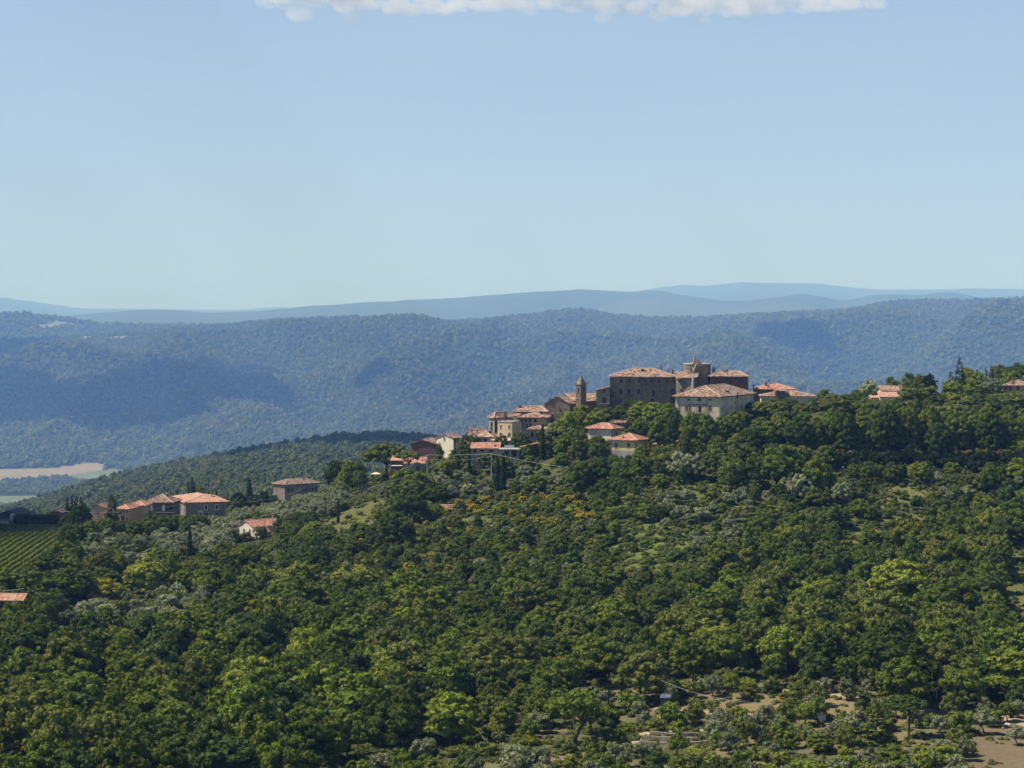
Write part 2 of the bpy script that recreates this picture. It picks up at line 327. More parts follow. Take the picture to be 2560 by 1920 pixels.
XX = (gu[None, :] - 1280) / F * GY[:, None]; YY = np.repeat(GY[:, None], len(gu), 1)
def win(y, a, b, c, d): return np.clip((y - a) / (b - a), 0, 1) * np.clip((d - y) / (d - c), 0, 1)
ridged = lambda x, y, s: 0.5 - np.abs(fbm(x, y, s, 3)) * 2
YQ = YI(YY); KQ = YY / YQ; XQ = XX / KQ
GZ += 0.5 * fbm(XX / 40, YY / 40, 3) * win(YY, 345, 380, 660, 700)
GZ += KQ * 13 * fbm(XQ / 260, YQ / 300, 5) * win(YQ, 1200, 1500, 1900, 2150)
GZ += KQ * (300 * (ridged(XQ / 1300 + 0.4, YQ / 1500 + 0.35 * XQ / 1300, 11) - 0.3) + 30 * fbm(XQ / 420, YQ / 480, 21)) * win(YQ, 4500, 5400, 6500, 7400)
for u0_, u1_, y0_, y1_, A_ in ((300, 800, 5280, 5800, 62), (840, 1420, 5500, 6000, 66), (1560, 2120, 6250, 6500, 46), (1700, 2700, 5800, 6100, 60), (-100, 330, 5900, 6300, 46), (560, 1160, 6500, 6750, 34)):
    yr_ = y0_ + (y1_ - y0_) * (gu[None, :] - u0_) / (u1_ - u0_) + 90 * vnoise(gu[None, :] / 90.0, gu[None, :] * 0 + u0_, 71)
    wu_ = np.clip((gu[None, :] - u0_) / 130, 0, 1) * np.clip((u1_ - gu[None, :]) / 130, 0, 1)
    GZ += KQ * A_ * wu_ * (np.exp(-((YQ - yr_) / 210) ** 2) - 0.85 * np.exp(-((YQ - yr_ - 430) / 230) ** 2))
GZ += KQ * (16 * fbm(XQ / 700, YQ / 900, 61) + 5 * fbm(XQ / 160, YQ / 300, 62)) * np.clip((YQ - 13000) / 1500, 0, 1)
GZ += KQ * 60 * ridged(XQ / 2600, YQ / 3200, 31) * win(YQ, 10500, 12500, 15000, 15900)
def ground(x, y):
    x = np.asarray(x, float); y = np.asarray(y, float)
    yc = np.maximum(y, 340.0)
    # nearer than 340 m the slope falls away from under the camera
    u = 1280 + F * x / np.maximum(y, 340.0)
    fi = np.clip(np.interp(yc, GY, np.arange(len(GY))), 0, len(GY) - 1.001); fj = np.clip((u - gu[0]) / 10.0, 0, len(gu) - 1.001)
    i = fi.astype(int); j = fj.astype(int); a = fi - i; b = fj - j
    z = (GZ[i, j] * (1 - b) + GZ[i, j + 1] * b) * (1 - a) + (GZ[i + 1, j] * (1 - b) + GZ[i + 1, j + 1] * b) * a
    t = np.clip(y / 340.0, 0, 1) ** 0.75
    return np.where(y < 340, -2.0 + (z + 2.0) * t, z)
def gz(x, y): return float(ground(np.array([x]), np.array([y]))[0])
def gpt(u, Y, dz=0.0):
    x = (u - 1280) / F * Y; return Vector((x, Y, gz(x, Y) + dz))
def hit(u, v, Y0=342.0, Y1=17000.0):
    """first ground point seen at photograph position (u, v), bare ground"""
    Y = np.geomspace(Y0, Y1, 4000); x = (u - 1280) / F * Y; g = ground(x, Y); r = (VH - v) / F * Y
    k = np.argmax(g >= r)
    if g[k] < r[k]: k = len(Y) - 1
    return Vector((x[k], Y[k], g[k]))

# land cover painted where the photograph shows it, as colours of the ground itself, with the avenue's shade painted in
P_VINE = [(-300, 1340), (205, 1338), (175, 1390), (120, 1440), (60, 1470), (-300, 1480)]
P_MEADOW = [(780, 1330), (850, 1280), (900, 1262), (960, 1245), (985, 1250), (980, 1320), (900, 1345), (820, 1350)]
P_RMEAD = [(2495, 1365), (2900, 1350), (2900, 1600), (2520, 1570), (2500, 1480)]
P_FIELD_TAN = [(-900, 1186), (0, 1172), (150, 1168), (215, 1157), (245, 1157), (262, 1168), (250, 1182), (190, 1188), (120, 1194), (0, 1204), (-900, 1215)]
P_FIELD_GREEN = [(160, 1190), (285, 1171), (340, 1179), (300, 1196), (240, 1204), (190, 1200)]
P_FIELD_LOW = [(-900, 1236), (60, 1235), (130, 1236), (125, 1252), (70, 1266), (-900, 1276)]
P_LEFTMEAD = [(55, 822), (140, 803), (200, 810), (170, 815), (120, 820)]
P_LEFTMEAD2 = [(205, 846), (270, 842), (320, 840), (370, 838), (372, 842), (300, 848), (215, 851)]
P_TERRACE = [(1420, 1728), (1560, 1700), (1850, 1694), (2080, 1700), (2200, 1716), (2330, 1758), (2560, 1764), (2700, 1770), (2700, 2000), (800, 2000), (950, 1885), (1150, 1810), (1330, 1800)]
P_SOIL_R = [(2440, 1840), (2480, 1800), (2900, 1760), (2900, 2000), (2450, 1960)]
P_SPURFIELD = [(800, 1125), (900, 1105), (1000, 1103), (1120, 1118), (1100, 1135), (900, 1140)]
GRASS = (0.068, 0.078, 0.026); DRY = (0.20, 0.16, 0.075); SOIL = (0.21, 0.16, 0.085); FLOOR = (0.035, 0.045, 0.018)
nS = 560
rowsY2 = np.concatenate([np.linspace(-60, 320, 20), GY])
sv = np.linspace(-1.25, 1.25, nS)
TX = sv[None, :] * (rowsY2[:, None] + 300) * 0.30; TY = np.repeat(rowsY2[:, None], nS, 1); TZ = ground(TX, TY)
tu = 1280 + F * TX / np.maximum(TY, 1); tv = VH - F * TZ / np.maximum(TY, 1)
col = np.empty(TX.shape + (4,)); col[..., 3] = 1
near = TY < 900; TYo = TY; TY = YI(TY)
gn = fbm(TX / 14, TY / 14, 41)
g3 = np.clip(gn * 1.6 + 0.35, 0, 1)[..., None]
col[..., :3] = np.array(GRASS) * (1 - g3) + np.array((0.07, 0.08, 0.03)) * g3
def paint(mask, c, k=1.0): col[mask, :3] = np.array(c) * k + col[mask, :3] * (1 - k)
paint(TY > 1150, (0.03, 0.045, 0.018))
paint((TY > 3000) & (TY < 4600) & inpoly(tu, tv, P_FIELD_TAN), (0.235, 0.19, 0.12))
paint((TY > 3000) & (TY < 4600) & inpoly(tu, tv, P_FIELD_GREEN), (0.13, 0.15, 0.07))
paint((TY > 2300) & (TY < 3700) & inpoly(tu, tv, P_FIELD_LOW), (0.14, 0.16, 0.08))
paint((TY > 7300) & (TY < 10000) & (inpoly(tu, tv, P_LEFTMEAD) | inpoly(tu, tv, P_LEFTMEAD2)), (0.20, 0.19, 0.10))
paint((TY > 1900) & (TY < 2700) & inpoly(tu, tv, P_SPURFIELD), (0.20, 0.15, 0.09))
paint((TY > 10200), (0.075, 0.095, 0.05)); paint((TY > 10200) & (fbm(TX / 1600, TYo / 2500, 63) > 0.15), (0.095, 0.112, 0.058))
paint(near & inpoly(tu, tv, [(1860, 1085), (2700, 1085), (2700, 1190), (2330, 1196), (2040, 1192), (1860, 1150)]), (0.045, 0.038, 0.022), 0.9)  # avenue shade put into the ground colour as a dark brown bank
for pp, cc in (([(1540, 1285), (1760, 1290), (1800, 1400), (1740, 1450), (1560, 1430), (1480, 1380)], (0.13, 0.155, 0.04)), ([(1590, 1195), (1900, 1190), (1900, 1245), (1600, 1250)], (0.13, 0.145, 0.045)), ([(2060, 1200), (2340, 1200), (2330, 1330), (2230, 1390), (2120, 1380), (2080, 1280)], (0.15, 0.145, 0.055)), ([(1140, 1285), (1345, 1290), (1350, 1330), (1140, 1330)], (0.13, 0.14, 0.045)), ([(300, 1380), (420, 1372), (420, 1420), (320, 1430)], (0.12, 0.12, 0.055)), ([(480, 1440), (620, 1500), (560, 1560), (300, 1585), (120, 1615)], (0.14, 0.145, 0.06))):
    paint(near & inpoly(tu, tv, [(a_, b_ + 12) for a_, b_ in pp]), cc, 0.85)
soilmask = near & inpoly(tu, tv, P_TERRACE) & (fbm(TX / 7, TY / 10, 51) > 0.1)
paint(near & inpoly(tu, tv, P_TERRACE) & (fbm(TX / 6, TY / 9, 53) > -0.12), (0.17, 0.15, 0.075), 0.8)
paint(soilmask, SOIL, 0.85)
paint(near & inpoly(tu, tv, P_SOIL_R), (0.19, 0.145, 0.09), 0.9)
paint(near & inpoly(tu, tv, P_RMEAD), (0.13, 0.125, 0.042), 0.85)
paint(near & inpoly(tu, tv, P_MEADOW), (0.115, 0.112, 0.04), 0.85)
paint(near & inpoly(tu, tv, [(1930, 1730), (2080, 1725), (2200, 1745), (2180, 1800), (1640, 1790), (1640, 1740)]) & (fbm(TX / 5, TY / 8, 52) > -0.2), (0.24, 0.18, 0.095), 0.85)
TY = TYo; nr = len(rowsY2)
idx = np.arange(nr * nS).reshape(nr, nS)
fc = np.stack([idx[:-1, :-1], idx[:-1, 1:], idx[1:, 1:], idx[1:, :-1]], -1).reshape(-1, 4)
mg, t, out = nodes('ground_cover')
at = N(t, 'ShaderNodeAttribute', attribute_name='cover'); tc = N(t, 'ShaderNodeTexCoord')
n1 = N(t, 'ShaderNodeTexNoise', i_Scale=0.9, i_Detail=8.0, i_Roughness=0.75); L(t, tc.outputs['Object'], n1.inputs['Vector'])
n3 = N(t, 'ShaderNodeTexNoise', i_Scale=0.02, i_Detail=6.0, i_Roughness=0.7); L(t, tc.outputs['Object'], n3.inputs['Vector'])
am = N(t, 'ShaderNodeMath', operation='ADD'); L(t, n1.outputs[0], am.inputs[0]); L(t, n3.outputs[0], am.inputs[1])
mr = N(t, 'ShaderNodeMapRange'); mr.inputs['From Min'].default_value = 0.6; mr.inputs['From Max'].default_value = 1.4; mr.inputs['To Min'].default_value = 0.6; mr.inputs['To Max'].default_value = 1.4; L(t, am.outputs[0], mr.inputs[0])
sc = N(t, 'ShaderNodeVectorMath', operation='SCALE'); L(t, at.outputs['Color'], sc.inputs[0]); L(t, mr.outputs[0], sc.inputs['Scale'])
b = N(t, 'ShaderNodeBsdfPrincipled', i_Roughness=1.0); b.inputs['Specular IOR Level'].default_value = 0.0; L(t, sc.outputs[0], b.inputs['Base Color'])
bp = N(t, 'ShaderNodeBump', i_Strength=0.8, i_Distance=0.5); L(t, n1.outputs[0], bp.inputs['Height']); L(t, bp.outputs[0], b.inputs['Normal'])
L(t, b.outputs[0], out.inputs[0])
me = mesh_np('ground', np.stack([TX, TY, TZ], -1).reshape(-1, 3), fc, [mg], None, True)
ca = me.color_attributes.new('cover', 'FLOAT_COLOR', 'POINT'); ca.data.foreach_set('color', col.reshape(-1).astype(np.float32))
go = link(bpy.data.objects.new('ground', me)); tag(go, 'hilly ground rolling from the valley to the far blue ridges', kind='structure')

# ------------------------------------------------------------------ haze: one closed box of even air
hb = MB(); zlo, zhi = float(TZ.min()) - 1.0, max(540.0, float(TZ.max()) + 10)
hb.box((0, 32200, (zlo + zhi) / 2), (64000, 65000, zhi - zlo))
mh, t, out = nodes('hazy_air')
pv = N(t, 'ShaderNodeVolumePrincipled'); pv.inputs['Color'].default_value = HAZE_COLOR; pv.inputs['Density'].default_value = HAZE_DENSITY
pv.inputs['Absorption Color'].default_value = (0.70, 0.81, 1, 1); pv.inputs['Anisotropy'].default_value = 0.0
L(t, pv.outputs[0], out.inputs['Volume'])
tag(hb.build('haze', mh), 'bluish summer haze over the hills', kind='stuff')
# ------------------------------------------------------------------ buildings
def quad_solid(mb, top, th, m=0, msid=None):
    """solid slab under a top polygon"""
    top = [Vector(p) for p in top]; n = len(top); bot = [p - Vector((0, 0, th)) for p in top]
    mb.add(top + bot, [tuple(range(n)), tuple(range(n, 2 * n))[::-1]] + [(i, n + i, n + (i + 1) % n, (i + 1) % n) for i in range(n)], m)
class Bld:
    """a building on a rectangle whose corner nearest the camera is seen at u=uc, distance Y.
    L face runs back to the left, R face back to the right, turned by th degrees."""
    def __init__(s, name, label, cat, uc, Y, th, wL=None, wR=None, uL=None, uR=None, eave=None, base=None, wall='cream', group=None):
        s.Y = Y; s.x = (uc - 1280) / F * Y; t = R(th); s.t = t
        s.Ld = Vector((-math.cos(t), math.sin(t), 0)); s.Rd = Vector((math.sin(t), math.cos(t), 0))
        if uL is not None: s.wL = s.sL(uL)
        else: s.wL = wL
        if uR is not None: s.wR = s.sR(uR)
        else: s.wR = wR
        s.ze = (VH - eave) / F * Y
        cs = [Vector((s.x, Y, 0)) + s.Ld * i + s.Rd * j for i in (0, s.wL) for j in (0, s.wR)]
        g = min(gz(c.x, c.y) for c in cs) - 0.4
        s.zb = g if base is None else min(g, (VH - base) / F * Y)
        s.o = empty(name, (s.x, Y, s.zb)); tag(s.o, label, cat, group); s.h = s.ze - s.zb; s.wall = wall
    def sL(s, u):
        k = (u - 1280) / F; return (s.x - k * s.Y) / (math.cos(s.t) + k * math.sin(s.t))
    def sR(s, u):
        k = (u - 1280) / F; return (k * s.Y - s.x) / (math.sin(s.t) - k * math.cos(s.t))
    def P(s, i, j, z): return s.Ld * i + s.Rd * j + Vector((0, 0, z))     # local
    def walls(s, gable=None, rise=0, split=None, name='wall', wall=None, inset=0.0):
        mb = MB(); a, b, h = s.wL, s.wR, s.h
        base = [s.P(0, 0, 0), s.P(a, 0, 0), s.P(a, b, 0), s.P(0, b, 0)]; top = [p + Vector((0, 0, h)) for p in base]
        mb.add(base + top, [(0, 1, 5, 4), (1, 2, 6, 5), (2, 3, 7, 6), (3, 0, 4, 7), (4, 5, 6, 7), (3, 2, 1, 0)])
        if gable == 'R':      # ridge runs along R; triangles on the L face and its opposite
            for j0, j1 in ((0.0, 0.3), (b - 0.3, b)):
                v = [s.P(0, j0, h), s.P(a, j0, h), s.P(a / 2, j0, h + rise), s.P(0, j1, h), s.P(a, j1, h), s.P(a / 2, j1, h + rise)]
                mb.add(v, [(0, 1, 2), (3, 5, 4), (0, 2, 5, 3), (1, 4, 5, 2)])
        if gable == 'L':
            for i0, i1 in ((0.0, 0.3), (a - 0.3, a)):
                v = [s.P(i0, 0, h), s.P(i0, b, h), s.P(i0, b / 2, h + rise), s.P(i1, 0, h), s.P(i1, b, h), s.P(i1, b / 2, h + rise)]
                mb.add(v, [(0, 1, 2), (3, 5, 4), (0, 2, 5, 3), (1, 4, 5, 2)])
        if gable in ('shedL', 'shedR', 'shedl'):  # shedL: high end at the far end of L; shedl: high at the near end
            if gable == 'shedL': z4 = [0, rise, rise, 0]
            elif gable == 'shedl': z4 = [rise, 0, 0, rise]
            else: z4 = [0, 0, rise, rise]
            tt = [p + Vector((0, 0, z)) for p, z in zip(top, z4)]
            mb.add([p + Vector((0, 0, -0.01)) for p in top] + tt, [(0, 1, 5, 4), (1, 2, 6, 5), (2, 3, 7, 6), (3, 0, 4, 7), (4, 5, 6, 7)])
        w = mb.build(name, M[wall or s.wall], s.o)
        if split is not None:   # lower storey in another plaster, set proud
            hs, mat = split; m2 = MB(); c = s.P(a / 2, b / 2, hs / 2)
            m2.box(c, (a + 0.10, b + 0.10, hs), (s.Ld, s.Rd, Vector((0, 0, 1)))); m2.build('plinth', M[mat], s.o)
        return w
    def roof(s, kind, rise, mat='tile_old', over=0.5, th=0.22, inset=None, name='roof', caps=True, h=None):
        mb = MB(); a, b = s.wL, s.wR; h = s.h if h is None else h; o = over; k = rise
        c = [s.P(-o, -o, h), s.P(a + o, -o, h), s.P(a + o, b + o, h), s.P(-o, b + o, h)]
        cap = []
        if kind == 'hip':
            W_ = a + 2 * o; D_ = b + 2 * o
            if W_ >= D_:
                q = min(D_ / 2, W_ / 2 - 0.05) if inset is None else inset
                r0 = s.P(-o + q, b / 2, h + k); r1 = s.P(a + o - q, b / 2, h + k)
                fs = [[c[0], c[1], r1, r0], [c[1], c[2], r1], [c[2], c[3], r0, r1], [c[3], c[0], r0]]
                cap = [(r0, r1), (c[0], r0), (c[1], r1), (c[3], r0), (c[2], r1)]
            else:
                q = min(W_ / 2, D_ / 2 - 0.05) if inset is None else inset
                r0 = s.P(a / 2, -o + q, h + k); r1 = s.P(a / 2, b + o - q, h + k)
                fs = [[c[1], c[2], r1, r0], [c[2], c[3], r1], [c[3], c[0], r0, r1], [c[0], c[1], r0]]
                cap = [(r0, r1), (c[0], r0), (c[1], r0), (c[3], r1), (c[2], r1)]
        elif kind == 'R':
            e = o * k / (a / 2)
            z = Vector((0, 0, -e)); r0 = s.P(a / 2, -o * 0.6, h + k); r1 = s.P(a / 2, b + o * 0.6, h + k)
            q0, q3 = s.P(-o, -o * 0.6, h) + z, s.P(-o, b + o * 0.6, h) + z; q1, q2 = s.P(a + o, -o * 0.6, h) + z, s.P(a + o, b + o * 0.6, h) + z
            fs = [[q0, r0, r1, q3], [q1, q2, r1, r0]]; cap = [(r0, r1)]
        elif kind == 'L':
            e = o * k / (b / 2)
            z = Vector((0, 0, -e)); r0 = s.P(-o * 0.6, b / 2, h + k); r1 = s.P(a + o * 0.6, b / 2, h + k)
            q0, q1 = s.P(-o * 0.6, -o, h) + z, s.P(a + o * 0.6, -o, h) + z; q3, q2 = s.P(-o * 0.6, b + o, h) + z, s.P(a + o * 0.6, b + o, h) + z
            fs = [[q0, q1, r1, r0], [q3, r0, r1, q2]]; cap = [(r0, r1)]
        elif kind in ('shedL', 'shedl', 'shedR', 'flat'):
            z4 = {'shedL': [0, k, k, 0], 'shedl': [k, 0, 0, k], 'shedR': [0, 0, k, k], 'flat': [0, 0, 0, 0]}[kind]
            fs = [[p + Vector((0, 0, z)) for p, z in zip(c, z4)]]
        lift = Vector((0, 0, th + 0.02))
        for f in fs: quad_solid(mb, [p + lift for p in f], th, 0)
        s.rf = mb.build(name, M[mat], s.o)
        if cap and caps:
            m2 = MB()
            for p, q in cap: m2.tube([p + lift, q + lift], 0.16, 6)
            m2.build('ridge_tiles', M['ridge'], s.rf)
        return s.rf
    def chimney(s, u, v, w=0.7, hh=1.3, j=None, mat='brick', capm='ridge'):
        """chimney whose top is seen near (u, v); stands at depth fraction j across the building"""
        Yc = s.Y + (s.Rd.y * s.wR + s.Ld.y * s.wL) * (0.5 if j is None else j)
        p = pt(u, v, Yc) - Vector(s.o.location)
        mb = MB(); mb.box(p - Vector((0, 0, hh / 2 + 0.3)), (w, w, hh + 0.9)); ch = mb.build('chimney', M[mat], s.rf)
        m2 = MB(); m2.box(p + Vector((0, 0, 0.27)), (w + 0.2, w + 0.2, 0.18)); m2.build('chimney_cap', M[capm], s.o).name = 'chimney_cap'
    def win(s, face, u, v, w, h, mat='pane', frame='frame', fr=0.12, arch=False, name='window', proud=0.06, sill=True):
        if face == 'L': i = s.sL(u); d = s.Ld; n = Vector((-s.Rd.x, -s.Rd.y, 0)); p = s.Ld * i
        else: i = s.sR(u); d = s.Rd; n = Vector((-s.Ld.x, -s.Ld.y, 0)); p = s.Rd * i
        depth = s.Y + p.y; z = (VH - v) / F * depth - s.zb
        p = p + Vector((0, 0, z)); ax = (d, n, Vector((0, 0, 1)))
        mb = MB()
        mb.box(p + Vector((0, 0, h / 2 + fr / 2)), (w + 2 * fr, proud * 2, fr), ax); mb.box(p - Vector((0, 0, h / 2 + fr / 2)), (w + 3 * fr, proud * 3 if sill else proud * 2, fr), ax)
        for sg in (-1, 1): mb.box(p + d * sg * (w / 2 + fr / 2), (fr, proud * 2, h), ax)
        if arch:
            for q in range(7):
                an = math.pi * (q + 0.5) / 7; mb.box(p + Vector((0, 0, h / 2)) + d * math.cos(an) * (w / 2 + fr / 2) + Vector((0, 0, math.sin(an) * (w / 2 + fr / 2))), (fr * 1.3, proud * 2, fr * 1.3), ax)
        f = mb.build(name, M[frame], s.o)
        m2 = MB(); m2.box(p + n * 0.01, (w, 0.06, h), ax)
        if arch:
            ps = [p + n * 0.04 + Vector((0, 0, h / 2)) + d * math.cos(math.pi * q / 8) * w / 2 + Vector((0, 0, math.sin(math.pi * q / 8) * w / 2)) for q in range(9)]
            m2.add(ps, [tuple(range(9))])
        m2.build('shutter' if 'shutter' in mat else 'pane', M[mat], f)
        return f
    def pipe(s, face, u, mat='gutter', r=0.09):
        if face == 'L': i = s.sL(u); d = s.Ld; n = -s.Rd
        else: i = s.sR(u); d = s.Rd; n = -s.Ld
        p = d * i + n * 0.15; mb = MB(); mb.tube([p + Vector((0, 0, 0.2)), p + Vector((0, 0, s.h - 0.05))], r, 5); mb.build('drainpipe', M[mat], s.o)
    def gutter(s, mat='gutter'):
        mb = MB()
        for d, w in ((s.Ld, s.wL), (s.Rd, s.wR)):
            n = -(s.Rd if d is s.Ld else s.Ld)
            mb.tube([n * 0.55 + d * -0.5 + Vector((0, 0, s.h - 0.03)), n * 0.55 + d * (w + 0.5) + Vector((0, 0, s.h - 0.03))], 0.08, 5)
        mb.build('gutter', M[mat], s.o)
def rise(v, b, dY): return (VH - v) / F * (b.Y + dY) - b.ze

# ---- castle: long grey palace, round-cornered keep, red wing
b = Bld('castle', 'long dark stone palace with a battered tower, crowning the village', 'castle', 1690, 760, 4, uL=1525, wR=15, eave=943.5, wall='castle'); castle = b
b.walls(); b.roof('hip', rise(922, b, 8), 'tile_old', 0.7, inset=9)
for u in (1553, 1573.5, 1598, 1613, 1629.5, 1648, 1667, 1685): b.win('L', u, 952 if u < 1620 or u > 1640 else 951, 0.85, 1.15, frame='frame_dark', fr=0.1)
for u in (1552, 1572, 1596): b.win('L', u, 978.5, 1.0, 1.75, frame='frame', fr=0.14)
b.win('L', 1634, 983, 1.1, 2.2, frame='frame', fr=0.2); b.win('L', 1682.5, 979, 1.7, 1.7, frame='frame_dark'); b.win('L', 1662.5, 981.5, 0.35, 0.5, frame='frame_dark', fr=0.06)
for u in (1552, 1572): b.win('L', u, 1001.5, 0.8, 1.35, frame='frame', fr=0.18)
b.win('L', 1630, 1003, 1.0, 1.3, frame='frame_dark'); b.pipe('L', 1604); b.pipe('L', 1526.5)
b.win('L', 1682, 1000, 1.6, 1.9, frame='frame_dark', arch=True, name='doorway')
b.chimney(1653, 914, 0.6, 2.0, 0.45, 'greyplaster'); b.chimney(1606, 924, 1.0, 0.7, 0.35); b.chimney(1596, 926, 0.3, 0.8, 0.3, 'ridge'); b.chimney(1682, 925, 0.5, 0.7, 0.4); b.chimney(1671, 924, 0.4, 0.7, 0.5, 'metal')
# set-back lower left end of the roof
# block between the palace and the keep
def prism(parent, name, mat, outline, z0, z1, top_scale=1.0, org=None):
    """outline in world xy (list), prism from z0 to z1"""
    o = Vector(parent.location); n = len(outline); cx = sum(p[0] for p in outline) / n; cyy = sum(p[1] for p in outline) / n
    lo = [Vector((p[0], p[1], z0)) - o for p in outline]; hi = [Vector((cx + (p[0] - cx) * top_scale, cyy + (p[1] - cyy) * top_scale, z1)) - o for p in outline]
    mb = MB(); mb.add(lo + hi, [tuple(range(n))[::-1], tuple(range(n, 2 * n))] + [(i, (i + 1) % n, n + (i + 1) % n, n + i) for i in range(n)])
    return mb.build(name, M[mat], parent)
def wx(u, Y): return (u - 1280) / F * Y
zb = -34
Yk = 758
prism(b.o, 'side_block', 'stone_grey', [(wx(1690.3, 757), 757), (wx(1735, 753), 753), (wx(1741, 766), 766), (wx(1690.3, 772), 772)], -40, (VH - 947) / F * 756)
mb = MB(); quad_solid(mb, [Vector((wx(1689, 755.5), 755.5, (VH - 947) / F * 756 + 0.3)) - b.o.location, Vector((wx(1743, 752), 752, (VH - 945) / F * 752 + 0.3)) - b.o.location, Vector((wx(1748, 764), 764, (VH - 930) / F * 764)) - b.o.location, Vector((wx(1690, 767), 767, (VH - 927) / F * 767)) - b.o.location], 0.25)
mb.build('side_roof', M['tile_old'], b.o)
for u, v in ((1700.5, 950.5), (1704.5, 976.5), (1716.5, 976.5)):
    q = pt(u, v, 755.2) - b.o.location; mb = MB(); mb.box(q, (0.9, 0.3, 1.1)); mb.build('window', M['pane'], b.o)
# keep: a drum flattened towards the camera, flaring to the base
kx, ky = wx(1744, 766), 768
def keep_ring(rx, ry): return [(kx + rx * (abs(math.cos(q)) ** 0.7) * (1 if math.cos(q) >= 0 else -1), ky + ry * (abs(math.sin(q)) ** 0.7) * (1 if math.sin(q) >= 0 else -1)) for q in [2 * math.pi * k / 28 for k in range(28)]]
zt = (VH - 911) / F * 762
o = b.o.location; mb = MB(); rings = [(-40, 6.1, 7.6), (-31, 5.6, 7.0), (-24, 5.0, 6.3), (-21.5, 4.65, 6.0), (-19.5, 4.65, 6.0), (zt, 4.7, 6.0)]
vs = []; n = 28
for z, rx, ry in rings: vs += [Vector((x, y, z)) - o for x, y in keep_ring(rx, ry)]
fs = [(k * n + i, k * n + (i + 1) % n, (k + 1) * n + (i + 1) % n, (k + 1) * n + i) for k in range(len(rings) - 1) for i in range(n)]
mb.add(vs, fs + [tuple((len(rings) - 1) * n + i for i in range(n))]); keep = mb.build('keep', M['castle'], b.o)
mb = MB(); vs = [Vector((x, y, zt)) - o for x, y in keep_ring(4.85, 6.15)]; quad_solid(mb, [v + Vector((0, 0, 0.25)) for v in vs], 0.3); mb.build('parapet_coping', M['concrete'], keep)
q = pt(1742, 905, 762) - o; mb = MB(); mb.add([q + Vector(p) for p in ((-1.5, 0, -1.2), (-0.9, 0, 1.7), (-0.5, 0, 1.0), (0.6, 0, 1.0), (1.1, 0, 0.2), (2.4, 0, -1.2), (-1.5, 1, -1.2), (-0.9, 1, 1.7), (-0.5, 1, 1.0), (0.6, 1, 1.0), (1.1, 1, 0.2), (2.4, 1, -1.2))],
       [(0, 5, 4, 3, 2, 1), (6, 7, 8, 9, 10, 11), (0, 1, 7, 6), (1, 2, 8, 7), (2, 3, 9, 8), (3, 4, 10, 9), (4, 5, 11, 10), (5, 0, 6, 11)]); mb.build('ruined_turret', M['peach'], keep)
mb = MB(); mb.tube([q + Vector((-0.9, 0.3, 1.0)), q + Vector((-1.0, 0.3, 2.7))], [0.42, 0.2], 6); mb.build('turret_spike', M['concrete'], keep)
# right wing
b2 = b
class Sub(Bld):
    def __init__(s, par, uc, Y, th, wL=None, wR=None, uL=None, uR=None, eave=None, base=None, wall='cream'):
        s.Y = Y; s.x = wx(uc, Y); t = R(th); s.t = t; s.Ld = Vector((-math.cos(t), math.sin(t), 0)); s.Rd = Vector((math.sin(t), math.cos(t), 0))
        s.wL = s.sL(uL) if uL is not None else wL; s.wR = s.sR(uR) if uR is not None else wR
        s.ze = (VH - eave) / F * Y; cs = [Vector((s.x, Y, 0)) + s.Ld * i + s.Rd * j for i in (0, s.wL) for j in (0, s.wR)]
        s.zb = min(gz(c.x, c.y) for c in cs) - 0.4; s.h = s.ze - s.zb; s.wall = wall; s.o = par; s.off = Vector((s.x, Y, s.zb)) - Vector(par.location)
    def P(s, i, j, z): return s.off + s.Ld * i + s.Rd * j + Vector((0, 0, z))
    def walls(s, **k): return Bld.walls(s, name='wing', **k)
    def roof(s, *a, **k): k.setdefault('name', 'wing_roof'); return Bld.roof(s, *a, **k)
    def win(s, face, u, v, w, h, **k):
        f = Bld.win(s, face, u, v, w, h, **k); f.location = s.off; return f
w = Sub(castle.o, 1866, 757, 10, uL=1775, wR=11, eave=942.5, wall='redwall'); w.walls(); w.roof('hip', rise(929, w, 6), 'tile_old', 0.7, inset=3.5)
for u in (1823, 1853): w.win('L', u, 950, 1.4, 1.3, frame='frame_dark')
w.chimney(1784, 919, 0.9, 2.0, 0.5, 'stone'); w.chimney(1807, 925, 0.4, 1.0, 0.5, 'metal'); w.chimney(1816, 926, 0.9, 0.9, 0.5, 'stone')
# annex left of the palace
b = Bld('stone_house', 'narrow rubble stone house with a sloping top, against the left end of the palace', 'house', 1524.6, 757, 3, uL=1491, wR=9, eave=968, wall='stone_grey')
b.h -= 1.3; b.ze -= 1.3
b.walls('shedl', 1.3); b.roof('shedl', 1.3, 'tile_brown', 0.25)
b.win('L', 1510.5, 1001.5, 1.5, 1.9); b.win('L', 1510, 978, 0.7, 0.9, frame='frame_dark'); b.win('L', 1520, 1016, 0.9, 1.1, frame='frame_dark')
mb = MB(); q = pt(1511, 1009.7, 756) - b.o.location; mb.box(q, (3.6, 1.0, 0.2)); mb.build('balcony', M['concrete'], b.o)

